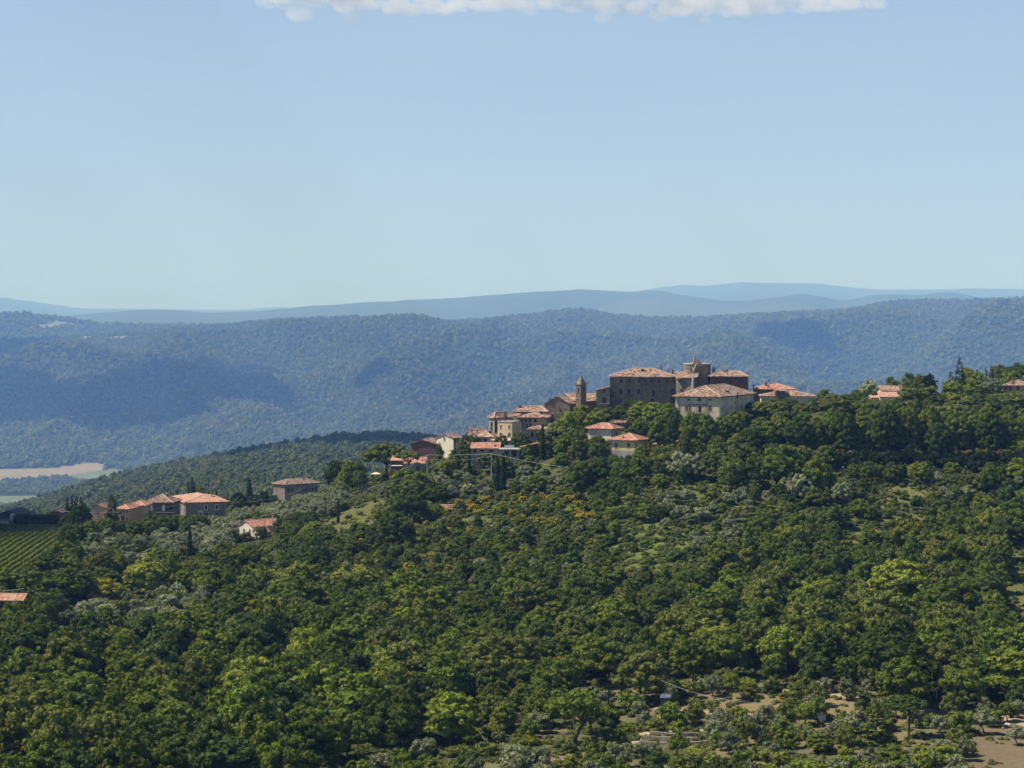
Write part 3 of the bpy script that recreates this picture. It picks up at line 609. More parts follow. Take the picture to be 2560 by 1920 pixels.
# ---- cream villa
b = Bld('villa', 'big cream villa with brown shutters and a pergola balcony, below the castle tower', 'house', 1799, 700, 24, uL=1688.5, uR=1884, eave=993.5, base=1060, wall='cream')
b.walls(); b.roof('hip', rise(965.5, b, 12), 'tile_old', 0.8, inset=None); b.gutter()
for u in (1722, 1775.5): b.win('L', u, 999.5, 0.95, 0.6, frame='cream')
b.win('L', 1748.5, 1000.5, 1.1, 0.6, frame='frame', arch=True)
for u in (1717.2, 1775.5): b.win('L', u, 1020.5, 1.05, 1.75, mat='shutter', frame='cream')
b.win('L', 1724, 1020.5, 0.8, 1.75, mat='shutter', frame='cream'); b.win('L', 1749.5, 1023, 0.95, 2.1, name='balcony_door', frame='cream')
for u, v in ((1806, 999.3), (1829, 998.5), (1852.5, 996.5), (1863.5, 995.5)): b.win('R', u, v, 0.8, 0.6, frame='cream')
for u in (1806.5, 1829, 1853): b.win('R', u, 1021.5 - (u - 1806) * 0.1, 0.9, 1.7, frame='cream', mat='shutter')
b.win('R', 1838.5, 1007, 0.7, 1.1, frame='cream')
b.pipe('L', 1697); b.pipe('L', 1767.5); b.pipe('R', 1842); b.pipe('L', 1798.5, 'greyplaster', 0.06)
b.chimney(1817, 978, 1.6, 1.2, 0.35); b.chimney(1763, 969.5, 1.2, 1.0, 0.45, 'ridge'); b.chimney(1752, 978, 0.9, 0.8, 0.3); b.chimney(1844, 983, 0.5, 0.9, 0.4); b.chimney(1744, 972, 0.5, 0.8, 0.5, 'ridge')
def beam_frame(par, name, mat, u0, u1, v0, v1, Y, d, off, r=0.07, rails=3):
    pass
iA, iB = b.sL(1767), b.sL(1727)
pg = MB(); zt_ = (VH - 1011) / F * 702 - b.zb; zr = (VH - 1027) / F * 702 - b.zb; zf = (VH - 1035) / F * 702 - b.zb
nL = Vector((-b.Rd.x, -b.Rd.y, 0)) * 1.8
for i in (iA, (iA + iB) / 2, iB): pg.box(b.Ld * i + nL + Vector((0, 0, (zt_ + zf) / 2)), (0.14, 0.14, zt_ - zf), (b.Ld, b.Rd, Vector((0, 0, 1))))
pg.box(b.Ld * (iA + iB) / 2 + nL + Vector((0, 0, zt_)), (iB - iA + 0.6, 0.16, 0.22), (b.Ld, b.Rd, Vector((0, 0, 1)))); pg.box(b.Ld * ((iA + iB) / 2 + 0.7) + nL + Vector((0, 0, zt_ - 0.75)), (iB - iA + 0.6, 0.12, 0.16), (b.Ld, b.Rd, Vector((0, 0, 1))))
for q in range(7): pg.box(b.Ld * (iA + (iB - iA) * q / 6) + nL * 0.5 + Vector((0, 0, zt_ + 0.14)), (0.08, 1.9, 0.08), (b.Ld, b.Rd, Vector((0, 0, 1))))
pg.build('pergola', M['dark_wood'], b.o)
bl = MB(); bl.box(b.Ld * (iA + iB) / 2 + nL * 0.5 + Vector((0, 0, zf)), (iB - iA + 0.4, 1.8, 0.22), (b.Ld, b.Rd, Vector((0, 0, 1)))); bl.tube([b.Ld * iA + nL + Vector((0, 0, zf + 1)), b.Ld * iB + nL + Vector((0, 0, zf + 1))], 0.05)
for q in range(16): bl.box(b.Ld * (iA + (iB - iA) * q / 15) + nL + Vector((0, 0, zf + 0.5)), (0.03, 0.03, 1.0), (b.Ld, b.Rd, Vector((0, 0, 1))))
bl.build('balcony', M['gutter'], b.o)
mb = MB(); q = b.P(b.sL(1727), -0.3, 0); mb.box(pt(1727, 987.5, 702) - b.o.location, (0.9, 0.8, 0.12)); mb.build('skylight', M['white_paint'], b.rf)

# ---- houses in the gardens below the castle
b = Bld('house', 'square yellow house with brown shutters and a red hipped roof', 'house', 1589.5, 665, 30, uL=1525.5, uR=1620, eave=1102, base=1152, wall='yellow')
b.walls(split=((VH - 1127) / F * 665 - b.zb, 'greyplaster')); b.roof('hip', rise(1085, b, 6), 'tile_red', 0.75, inset=None); b.gutter()
for u in (1540.5, 1571.5): b.win('L', u, 1113.5, 0.85, 1.5, mat='shutter', frame='yellow')
b.win('L', 1571.5, 1135, 1.1, 0.7, frame='greyplaster'); b.win('R', 1611, 1113, 0.7, 1.5, mat='shutter', frame='yellow'); b.win('R', 1611, 1138, 0.7, 1.0, frame='greyplaster')
b.pipe('L', 1526.5); b.pipe('L', 1589); b.chimney(1558, 1092.5, 0.35, 0.9, 0.25)
b = Bld('cottage', 'low white house with a pink hipped roof above the yellow house', 'house', 1529.7, 692, 32, uL=1470, uR=1553, eave=1073.5, base=1103, wall='white')
b.walls(); b.roof('hip', rise(1059, b, 6), 'tile_red', 0.75); b.gutter()
for u in (1535.3, 1541): b.win('R', u, 1087, 0.7, 2.0, mat='shutter', frame='white')
b.pipe('L', 1529); b.chimney(1536.5, 1064.5, 0.35, 0.9, 0.3, 'metal')
b = Bld('lean_to', 'small dark lean-to with a pale tiled roof behind the low white house', 'shed', 1562, 712, 15, uL=1524, wR=4, eave=1058.5, wall='stone')
b.walls('shedR', 0.7); b.roof('shedR', 0.7, 'tile_brown', 0.4); b.win('L', 1545, 1066, 1.2, 1.2, frame='frame_dark')
b = Bld('garage', 'tan roofed low annex to the right of the yellow house', 'shed', 1640, 676, 10, uL=1617, wR=5, eave=1112.5, wall='greyplaster')
b.walls('shedR', 0.5); b.roof('shedR', 0.5, 'tile_old', 0.3); b.win('L', 1630, 1121, 1.4, 1.4, frame='frame_dark')
b = Bld('low_house', 'ochre house hidden behind the trunks under the cream villa', 'house', 1752, 662, 6, uL=1694, wR=5, eave=1106, base=1124, wall='yellow')
b.walls(); b.roof('hip', 1.5, 'tile_brown', 0.5)
for u in (1707, 1719, 1738): b.win('L', u, 1113, 0.8, 1.1, frame='yellow', mat='shutter')

# ---- church
b = Bld('church', 'plain stone church with a wide gabled front beside the bell tower', 'church', 1424.5, 756, 20, uL=1361.5, wR=9, eave=1009.5, base=1045, wall='stone')
b.walls('R', rise(992, b, 2)); b.roof('R', rise(992, b, 2), 'tile_old', 0.45); b.pipe('R', 1426)
b.chimney(1375, 996, 0.6, 0.6, 0.2, 'stone')
mb = MB(); q = pt(1389.5, 1009, 757) - b.o.location; mb.tube([q, q + Vector((0, 0.4, 0))], 0.35, 10); mb.build('round_window', M['frame'], b.o)
w = Sub(b.o, 1491, 762, 3, uL=1413, wR=10, eave=1002.5, wall='redwall'); w.walls(gable='L', rise=rise(985.5, w, 5)); w.roof('L', rise(985.5, w, 5), 'tile_old', 0.4, name='nave_roof')
b = Bld('bell_tower', 'slim square bell tower with a pointed stone spire', 'bell tower', 1452, 750, 43, uL=1439.3, uR=1465.5, eave=960, base=1040, wall='tower_stone')
b.walls(); a = b.wL
mb = MB(); mb.box(b.P(a / 2, b.wR / 2, b.h - 0.1), (a + 0.5, b.wR + 0.5, 0.3), (b.Ld, b.Rd, Vector((0, 0, 1)))); mb.build('cornice', M['frame'], b.o); mb = MB(); mb.box(b.P(a / 2, b.wR / 2, b.h * 0.58), (a + 0.2, b.wR + 0.2, 0.18), (b.Ld, b.Rd, Vector((0, 0, 1)))); mb.build('string_course', M['frame'], b.o)
mb = MB(); tp = b.P(a / 2, b.wR / 2, b.h + 3.2); m8 = []
e = -0.05; c8 = [b.P(e, e, b.h + 0.05), b.P(a - e, e, b.h + 0.05), b.P(a - e, b.wR - e, b.h + 0.05), b.P(e, b.wR - e, b.h + 0.05)]
mid = [b.P(a * .3, b.wR * .3, b.h + 1.7), b.P(a * .7, b.wR * .3, b.h + 1.7), b.P(a * .7, b.wR * .7, b.h + 1.7), b.P(a * .3, b.wR * .7, b.h + 1.7)]
mb.add(c8 + mid + [tp], [(0, 1, 5, 4), (1, 2, 6, 5), (2, 3, 7, 6), (3, 0, 4, 7), (4, 5, 8), (5, 6, 8), (6, 7, 8), (7, 4, 8), (3, 2, 1, 0)])
sp = mb.build('spire', M['stone'], b.o); mb = MB(); mb.tube([tp - Vector((0, 0, .2)), tp + Vector((0, 0, 0.9))], [0.1, 0.04], 6); mb.box(tp + Vector((0, 0, .5)), (0.5, 0.06, 0.08)); mb.build('finial', M['metal'], sp)
for c in c8:
    mb = MB(); mb.add([c + Vector((x, y, 0)) for x, y in ((-.22, -.22), (.22, -.22), (.22, .22), (-.22, .22))] + [c + Vector((0, 0, 1.0))], [(0, 1, 4), (1, 2, 4), (2, 3, 4), (3, 0, 4)]); mb.build('pinnacle', M['stone_grey'], b.o)
b.win('L', 1445.8, 976, 0.75, 2.0, frame='frame', arch=True, name='belfry_opening', fr=0.15); b.win('R', 1458.8, 976, 0.75, 2.0, frame='frame', arch=True, name='belfry_opening', fr=0.15)

# ---- village houses
b = Bld('house', 'tiled stone house directly left of the church gable', 'house', 1366, 746, 5, uL=1284, wR=10, eave=1031, wall='stone_light')
b.walls(); b.roof('hip', rise(1017, b, 5), 'tile_old', 0.6, inset=2.5); b.chimney(1300, 1013.5, 0.9, 1.2, 0.4); b.chimney(1328, 1019, 0.7, 0.7, 0.5, 'ridge'); b.chimney(1339, 1025, 0.7, 1.0, 0.2)
for u in (1291, 1310, 1330): b.win('L', u, 1037, 0.8, 0.9, frame='frame_dark')
b = Bld('town_house', 'tall narrow dark-sided stone house on the left edge of the village', 'house', 1236, 735, 52, uL=1222.5, uR=1285, eave=1046, base=1085, wall='stone_light')
b.walls(); b.roof('hip', rise(1031, b, 6), 'tile_old', 0.5); b.chimney(1264, 1029.5, 0.9, 1.4, 0.35, 'stone'); b.chimney(1252, 1032, 0.5, 1.0, 0.5); b.chimney(1266, 1040, 0.5, 0.8, 0.1)
for u, v in ((1240, 1058), (1250, 1057), (1262, 1056), (1240, 1072)): b.win('R', u, v, 0.9, 1.4, frame='frame_dark', mat='shutter')
b.win('L', 1229, 1060, 1.0, 1.4, frame='frame_dark'); b.win('L', 1229, 1073, 1.0, 1.4, frame='frame_dark'); b.pipe('R', 1238)
b = Bld('house', 'wide house with green-grey shutters and a broad hipped roof in the village centre', 'house', 1366, 722, 8, uL=1299, wR=11, eave=1045, base=1100, wall='stone_light')
b.walls(); b.roof('hip', rise(1033.5, b, 5), 'tile_old', 0.7, inset=4); b.gutter()
for u in (1305, 1315, 1325, 1338): b.win('L', u, 1051, 0.8, 1.0, frame='frame_dark')
for u in (1307, 1316.5, 1326): b.win('L', u, 1065, 0.9, 1.7, mat='green_shutter', frame='frame')
for u in (1313, 1319): b.win('L', u, 1091, 0.75, 1.9, frame='frame')
b.chimney(1354, 1030, 0.9, 1.1, 0.5); b.chimney(1381, 1036, 1.0, 1.6, 0.4, 'stone')
b = Bld('cottage', 'little yellow gabled piece of house wedged behind the tall beige house', 'house', 1296, 726, 10, uL=1283, wR=4, eave=1041, wall='cream')
b.walls(); b.roof('shedR', 0.6, 'tile_red', 0.3)
b = Bld('town_house', 'tall flat-topped beige house, the tallest front in the village', 'house', 1281.5, 708, 30, uL=1244, uR=1300, eave=1056, base=1118, wall='beige')
b.walls(); b.roof('flat', 0, 'concrete', 0.15, th=0.3)
for u in (1252, 1273): b.win('L', u, 1067.5, 0.5, 1.3, frame='beige'); b.win('L', u, 1087, 0.85, 1.15, frame='frame', mat='green_shutter'); b.win('L', u, 1106, 0.95, 1.1, frame='beige')
b.pipe('L', 1280.5); b.chimney(1262, 1053, 0.4, 0.4, 0.3, 'concrete')
mb = MB(); mb.box(b.P(b.wL / 2 + 0.3, -1.6, (VH - 1100) / F * 708 - b.zb), (7.2, 3.4, 0.1), (b.Ld, b.Rd, Vector((0, 0.06, 1)).normalized())); mb.build('awning', M['white_paint'], b.o)
mb = MB(); mb.box(b.P(b.wL / 2, -1.4, (VH - 1112) / F * 708 - b.zb), (6.4, 2.8, 0.25), (b.Ld, b.Rd, Vector((0, 0, 1))))
for q in range(12): mb.box(b.P(b.wL / 2 - 3 + q * 0.55, -2.7, (VH - 1109) / F * 708 - b.zb + 0.1), (0.05, 0.05, 1.0), (b.Ld, b.Rd, Vector((0, 0, 1))))
mb.build('terrace', M['metal'], b.o)
b = Bld('house', 'upper of the twin sloping tiled roofs at the left of the village', 'house', 1180, 722, 62, uL=1167, uR=1219, eave=1085, wall='stone_light')
b.walls('R', rise(1073.5, b, 3)); b.roof('R', rise(1073.5, b, 3), 'tile_old', 0.45); b.chimney(1177, 1076, 0.7, 0.9, 0.25)
for v in (1096, 1106): b.win('L', 1173, v, 0.8, 1.1, frame='beige')
b = Bld('house', 'lower of the twin tiled roofs, with two double windows under it', 'house', 1231, 711, 12, uL=1184, wR=9, eave=1094, base=1110, wall='cream')
b.walls(); b.roof('hip', rise(1078, b, 6), 'tile_old', 0.55); b.chimney(1225, 1078.5, 0.8, 1.1, 0.3)
for u in (1197.5, 1201, 1211, 1215): b.win('L', u, 1101, 0.6, 1.2, frame='frame', mat='shutter')
b.win('L', 1189, 1099, 0.7, 1.2, frame='frame', mat='shutter')
b = Bld('outbuilding', 'long low building with a salmon roof in front of the beige tall house', 'outbuilding', 1247, 696, 3, uL=1178, wR=6, eave=1122.5, base=1135, wall='stone_light')
b.walls('shedR', 1.3); b.roof('shedR', 1.6, 'tile_red', 0.4); b.chimney(1237.5, 1114, 0.6, 0.8, 0.3)
for u in (1187, 1205, 1228): b.win('L', u, 1128.5, 0.8, 0.9, frame='frame_dark')
b = Bld('outbuilding', 'pale stone flat-roofed store under the white awning terrace', 'outbuilding', 1298, 690, 4, uL=1248, wR=8, eave=1125, base=1162, wall='stone_light')
b.walls(); b.roof('flat', 0, 'concrete', 0.35, th=0.25)
b.win('L', 1266, 1134, 1.3, 1.6, frame='frame_dark'); b.win('L', 1283, 1134, 2.2, 1.8, frame='frame_dark'); b.pipe('L', 1276, 'white_paint')
mb = MB(); mb.box(b.P(b.wL * 0.5, 1, b.h + 1.0), (3.2, 0.1, 1.0), (b.Ld, b.Rd, Vector((0, 0, 1)))); mb.build('parapet', M['white_paint'], b.o)
b = Bld('lean_to', 'red-walled lean-to with a long slanting roof edge left of the tall cypress', 'shed', 1347, 693, 6, uL=1298, wR=6, eave=1121, base=1145, wall='redwall')
b.walls('shedl', 1.6); b.roof('shedl', 1.6, 'tile_red', 0.3, th=0.3); b.win('L', 1322, 1127, 1.2, 1.1, frame='frame_dark')
b = Bld('house', 'grey house half hidden by trees, left of the tall cypress', 'house', 1371, 713, 6, uL=1321, wR=8, eave=1075, base=1110, wall='greyplaster')
b.walls(); b.roof('hip', rise(1066.5, b, 4), 'tile_brown', 0.6)
for u in (1330, 1343): b.win('L', u, 1087, 0.8, 1.5, frame='frame')
# white gabled house, maroon gabled house, link between, cottage below
b = Bld('house', 'white gabled house with dark upright windows at the left end of the village', 'house', 1133.3, 710, 42, uL=1091.5, uR=1157, eave=1096, base=1142, wall='white')
b.walls('R', rise(1086.3, b, 3.5)); b.roof('R', rise(1086.3, b, 3.5), 'tile_old', 0.5); b.chimney(1136, 1084, 0.45, 1.1, 0.4, 'ridge'); b.chimney(1142, 1081.5, 0.6, 1.3, 0.6, 'white_paint')
for u, v in ((1135.5, 1103), (1145, 1101.5)): b.win('R', u, v, 0.6, 1.5, frame='white')
b.win('R', 1139, 1102, 0.7, 1.5, frame='white', mat='green_shutter')
for u, v in ((1135.5, 1127), (1139.3, 1126), (1145.3, 1125.5)): b.win('R', u, v, 0.6, 1.2, frame='white')
b.win('L', 1111, 1097, 0.7, 1.3, frame='white', mat='shutter'); b.pipe('R', 1137.5)
b = Bld('house', 'maroon windowless gable behind the big umbrella pine', 'house', 1085, 738, 14, uL=1028.5, wR=12, eave=1110, base=1150, wall='brown')
b.walls('R', rise(1100, b, 1)); b.roof('R', rise(1100, b, 1), 'tile_old', 0.5); b.chimney(1092, 1096.5, 0.8, 0.9, 0.5); b.chimney(1101, 1096, 0.7, 1.0, 0.5)
b = Bld('cottage', 'narrow link house with a tall green door between the white gable and the twin roofs', 'house', 1168, 714, 6, uL=1157.5, wR=6, eave=1107, base=1140, wall='peach')
b.walls(); b.roof('shedR', 1.0, 'tile_red', 0.1); b.win('L', 1162, 1121, 0.9, 3.0, frame='beige', mat='green_shutter', name='door')
b = Bld('cottage', 'cottage with a salmon roof in front of the maroon gable, under the big pine', 'house', 1061.5, 716, 8, uL=1010, wR=7, eave=1159, base=1190, wall='greyplaster')
b.walls(gable='L', rise=rise(1145, b, 3.5)); b.roof('L', rise(1145, b, 3.5), 'tile_red', 0.4); b.win('L', 1044.7, 1170.5, 0.8, 1.5); b.chimney(1056, 1146, 0.3, 1.4, 0.2, 'brick'); b.chimney(1012.5, 1147, 0.6, 1.2, 0.3)
w = Sub(b.o, 1009.5, 718, 8, uL=977, wR=6, eave=1152, wall='redwall'); w.walls(gable='L', rise=1.2); w.roof('L', 1.2, 'tile_orange', 0.3)
mb = MB(); mb.box(pt(992, 1164, 714) - b.o.location, (3.6, 2.4, 0.12)); mb.build('awning', M['white_paint'], b.o)

# ---- roofs to the right of the castle
b = Bld('house', 'house with a bright red hipped roof right of the castle', 'house', 1985, 762, 8, uL=1883, wR=9, eave=974.5, wall='stone')
b.walls(); b.roof('hip', rise(960, b, 5), 'tile_red', 0.6, inset=7); b.chimney(1915, 957.5, 0.75, 1.4, 0.35); b.chimney(1920, 965, 0.4, 1.0, 0.2); b.chimney(1925, 957.5, 0.35, 0.9, 0.5, 'metal'); b.chimney(1884, 963, 0.5, 1.0, 0.4, 'metal')
b = Bld('house', 'low pale-tiled house with a boxy dormer, just below the bright red roof', 'house', 2038, 742, 4, uL=1903, wR=9, eave=992, wall='cream')
b.walls(); b.roof('hip', rise(978, b, 5), 'tile_old', 0.5, inset=8); w = Sub(b.o, 1963, 741, 10, uL=1938, wR=4, eave=978.5, wall='stone'); w.zb = b.zb + b.h - 1; w.h = w.ze - w.zb; w.off.z = w.zb - b.zb; w.walls(); w.roof('hip', 0.6, 'tile_old', 0.5)
w.win('L', 1948, 983, 0.7, 0.8, frame='frame_dark'); b.chimney(2022.5, 981, 0.7, 0.7, 0.5, 'white_paint'); b.chimney(1993, 980, 0.8, 0.6, 0.5, 'ridge')
b = Bld('house', 'pale-tiled house with a bright orange lower roof on the wooded crest', 'house', 2264, 766, 3, uL=2203, wR=9, eave=978.5, wall='white')
b.walls(); b.roof('shedR', rise(966, b, 6), 'tile_old', 0.3)
w = Sub(b.o, 2251, 757, 3, uL=2200.5, wR=7, eave=994, wall='white'); w.walls(gable='shedR', rise=1.2); w.roof('shedR', rise(981, w, 7), 'tile_orange', 0.3); b.chimney(2250, 963, 0.4, 1.2, 0.4, 'metal')
b = Bld('shed', 'tiny orange roof showing left of the crest house', 'shed', 2202, 760, 3, uL=2178, wR=5, eave=996, wall='white')
b.walls(); b.roof('shedR', 0.7, 'tile_orange', 0.3)
b = Bld('house', 'reddish house with a spread tiled roof at the far right edge of the crest', 'house', 2590, 782, 5, uL=2506, wR=9, eave=965, wall='peach')
b.walls(); b.roof('hip', rise(950.5, b, 5), 'tile_old', 0.7, inset=8); b.chimney(2532, 955, 0.7, 1.1, 0.2)
for u in (2514, 2526, 2545): b.win('L', u, 970, 1.0, 1.1, frame='frame_dark')

# ---- houses on the left slope
b = Bld('house', 'white farm cottage with a gable and a red roof alone on the olive slope', 'house', 631.5, 700, 48, uL=598, uR=706, eave=1317.5, base=1353, wall='white')
b.walls('R', rise(1303, b, 2.5)); b.roof('R', rise(1303, b, 2.5), 'tile_red', 0.5); b.chimney(681.5, 1291.5, 0.5, 1.2, 0.6, 'white_paint')
for u, v in ((610.5, 1327), (624.5, 1328), (611.5, 1344), (601, 1345)): b.win('L', u, v, 0.65, 1.1 if v < 1340 else 0.7, frame='frame')
w = Sub(b.o, 650, 695, 45, uL=632, uR=674, eave=1331, wall='white'); w.walls(gable='R', rise=1.2); w.roof('R', 1.2, 'tile_red', 0.35); w.win('L', 641, 1338, 0.7, 1.4, frame='frame')
mb = MB(); mb.box(pt(648, 1364, 692) - b.o.location, (2.6, 2.2, 0.15)); mb.build('porch_roof', M['white_paint'], b.o)
b = Bld('farmhouse', 'large stone farmhouse with an orange hipped roof and white-framed windows', 'house', 464, 850, 72, uL=433.5, uR=569, eave=1257.5, base=1302, wall='stone_grey')
b.walls(); b.roof('hip', rise(1241, b, 8), 'tile_orange', 0.8); b.gutter()
for u in (515, 542): b.win('R', u, 1268.5 - (u - 515) * 0.04, 1.0, 1.7, frame='white_paint', fr=0.22)
b.win('R', 501.5, 1286, 1.1, 1.5, frame='white_paint', fr=0.35, arch=True, name='doorway')
for u in (515, 542): b.win('R', u, 1284.5, 0.9, 0.7, frame='frame')
b.win('L', 446, 1265, 1.6, 0.8, frame='frame_dark'); b.pipe('R', 466); b.pipe('L', 462)
for u, v in ((488, 1241.5), (499, 1240), (529, 1240.5), (535.5, 1241.5)): b.chimney(u, v, 0.7, 0.9, 0.45)
b = Bld('house', 'brick-red house with white doors between the pink house and the orange-roofed farmhouse', 'house', 430, 818, 6, uL=364, wR=12, eave=1257.5, base=1296, wall='redwall')
b.walls(); b.roof('hip', rise(1237, b, 6), 'tile_brown', 0.6); b.chimney(419, 1236, 0.9, 1.2, 0.5, 'stone')
for u in (378, 409): b.win('L', u, 1270, 1.1, 2.2, mat='white_paint', name='door', frame='frame_dark')
b.win('L', 372, 1271, 0.8, 1.5, frame='frame_dark'); b.win('L', 427, 1273, 1.6, 1.4, frame='frame_dark')
mb = MB(); mb.box(pt(413, 1282, 815) - b.o.location, (7.5, 3.0, 0.25)); mb.build('carport', M['dark_wood'], b.o)
b = Bld('house', 'peach house with a wide upper window and a pink roof, in the left hamlet', 'house', 362, 774, 5, uL=322, wR=9, eave=1265.5, base=1308, wall='peach')
b.walls(); b.roof('hip', rise(1252.5, b, 5), 'tile_red', 0.5, inset=3.2); b.win('L', 337, 1275.5, 1.7, 1.2, frame='peach', mat='shutter')
b = Bld('house', 'peach cottage with an arched brown door, left of the wide-windowed peach house', 'house', 322, 762, 12, uL=292, wR=8, eave=1274, base=1314, wall='peach')
b.walls(); b.roof('hip', rise(1262, b, 4), 'tile_red', 0.45); b.win('L', 309, 1279, 0.6, 0.9, frame='peach'); b.win('L', 318, 1279, 0.6, 0.9, frame='peach')
b.win('L', 307, 1298, 1.1, 1.4, mat='shutter', frame='brick', arch=True, name='door'); b.win('L', 318, 1299, 0.5, 1.2, frame='peach'); b.win('L', 300.5, 1281, 1.3, 0.9, frame='peach')
b = Bld('house', 'plain dull-pink house at the left end of the hamlet, behind a fir', 'house', 262, 766, 10, uL=228, wR=8, eave=1270, base=1312, wall='peach')
b.walls(gable='R', rise=0.9); b.roof('R', 0.9, 'tile_brown', 0.35); b.win('L', 245, 1282, 0.8, 1.0, frame='peach', mat='shutter'); b.win('L', 245, 1302, 0.9, 1.1, frame='peach', mat='shutter')
b = Bld('villa', 'lone two-storey stone villa with a brown hipped roof above the olive grove', 'house', 712, 1100, 50, uL=684, uR=796, eave=1212.5, base=1246, wall='stone')
b.walls(); b.roof('hip', rise(1198, b, 9), 'tile_brown', 0.9); b.chimney(757.5, 1193.5, 0.8, 1.8, 0.6, 'metal')
for u in (724, 741.5, 747.5, 762, 771, 780): b.win('R', u, 1214.5 - (u - 712) * 0.04, 0.8, 0.8, frame='frame_dark')
for u in (721, 730, 759, 766, 774, 782, 789): b.win('R', u, 1226 - (u - 712) * 0.06, 1.2, 2.2, frame='frame_dark')
b.pipe('R', 713)
# barn, store and silo at the left edge
b = Bld('barn', 'dark gabled barn with a white lower wall at the left edge', 'barn', 44, 760, 6, uL=-6, wR=14, eave=1288, base=1316, wall='dark_wood')
b.walls('R', rise(1277.5, b, 0)); b.roof('R', rise(1277.5, b, 0), 'dark_wood', 0.6, caps=False)
mb = MB(); mb.box(pt(8, 1306, 758.5) - b.o.location, (4.0, 1.2, 1.6)); mb.build('white_panel', M['white_paint'], b.o)
mb = MB(); mb.box(pt(10, 1300, 757.7) - b.o.location, (4.6, 3.0, 0.14)); mb.build('canopy', M['metal'], b.o)
b = Bld('shed', 'long dark low-roofed shed right of the silo', 'shed', 106, 772, 4, uL=40, wR=8, eave=1293, base=1316, wall='dark_wood')
b.walls('shedL', 0.9); b.roof('shedL', 0.9, 'dark_wood', 0.3)
b = Bld('shed', 'small maroon shed between the dark hedge and the firs', 'shed', 152, 768, 5, uL=124, wR=6, eave=1282, base=1310, wall='brown')
b.walls('R', 1.0); b.roof('R', 1.0, 'tile_brown', 0.4)
t_ = empty('silo', pt(31.5, 1312, 754)); tag(t_, 'white fibreglass feed silo with a coned foot in front of the barn', 'silo')
mb = MB(); mb.tube([(0, 0, 0.4), (0, 0, 1.4), (0, 0, 3.4), (0, 0, 3.9), (0, 0, 4.2)], [0.25, 0.9, 0.95, 0.6, 0.1], 14); mb.build('tank', M['concrete'], t_, True)
for q in range(4):
    mb = MB(); c = Vector((math.cos(q * 1.57 + .7), math.sin(q * 1.57 + .7), 0)) * 0.9; mb.tube([c + Vector((0, 0, -0.8)), c + Vector((0, 0, 2.0))], 0.06, 5); mb.build('leg', M['metal'], t_)
t_ = empty('satellite_dish', pt(75, 1295, 768)); tag(t_, 'round white satellite dish on the long dark shed', 'dish')
mb = MB(); mb.tube([(0, 0, 0), (0, -0.3, 0.3)], 0.08, 5); mb.build('bracket', M['metal'], t_)
mb = MB(); mb.tube([(0, -0.3, 0.35), (0, -0.42, 0.4)], [0.45, 0.5], 14); mb.build('reflector', M['white_paint'], t_)
b = Bld('cottage', 'orange-roofed cottage cut by the left edge, under the big oak', 'house', 58, 540, 6, uL=-14, wR=5.5, eave=1502, base=1545, wall='brown')
b.walls(gable='L', rise=rise(1487, b, 2.7)); b.roof('L', rise(1487, b, 2.7), 'tile_orange', 0.35); b.win('L', 20, 1515, 0.8, 0.9, frame='frame_dark')
# small sheds on the slope
b = Bld('shed', 'rusty-brown low shed alone in the scrub below the village', 'shed', 1131, hit(1112, 1284).y, 8, uL=1090, wR=4.5, eave=1273, base=1284, wall='dark_wood')
b.walls(gable='L', rise=0.7); b.roof('L', 0.9, 'tile_brown', 0.5)
b = Bld('shed', 'tiny red-roofed shed at the foot of the grass slope, left of another', 'shed', 757, hit(747, 1319).y, 4, uL=737, wR=3, eave=1309, base=1320, wall='brown'); b.walls(); b.roof('shedR', 0.6, 'tile_red', 0.2)
b = Bld('shed', 'second tiny red-roofed shed, at the edge of the grass slope', 'shed', 797, hit(789, 1316).y, 4, uL=781, wR=3, eave=1307, base=1318, wall='brown'); b.walls(); b.roof('shedR', 0.4, 'tile_red', 0.2)
b = Bld('gazebo', 'cream-topped open shelter below the big umbrella pine', 'shelter', 948, hit(938, 1197).y, 5, uL=928, wR=2.6, eave=1187, base=1196, wall='dark_wood'); b.walls(); b.roof('hip', 0.6, 'cream', 0.3, caps=False)
b = Bld('farmhouse', 'pale farmhouse among trees beside the tan valley field', 'house', 257, float(YM(4380)), 20, uL=245, wR=14, eave=1163, wall='white'); b.walls(gable='L', rise=2); b.roof('L', 2.4, 'tile_old', 0.5)
b.win('L', 250, 1167, 1.2, 1.6); b.win('L', 253.5, 1167, 1.2, 1.6)
for i, (u, v, w_, lb) in enumerate(((218, 845.5, 22, 'white barn at the left end of the far hilltop hamlet'), (240, 841.5, 14, 'white house in the middle of the far hilltop hamlet'), (266, 835.5, 10, 'white house above the far hilltop hamlet'))):
    p = hit(u, v + 1, 12500, 17000); Yb = p.y
    b = Bld('farm_building', lb, 'house', u + w_ / 3.2, Yb, 10, wL=w_ * 1.7, wR=14, eave=v - 2.5, wall='white', group='white farm buildings on the far hill'); b.walls(gable='L', rise=2.5); b.roof('L', 2.5, 'white_paint', 0.5)
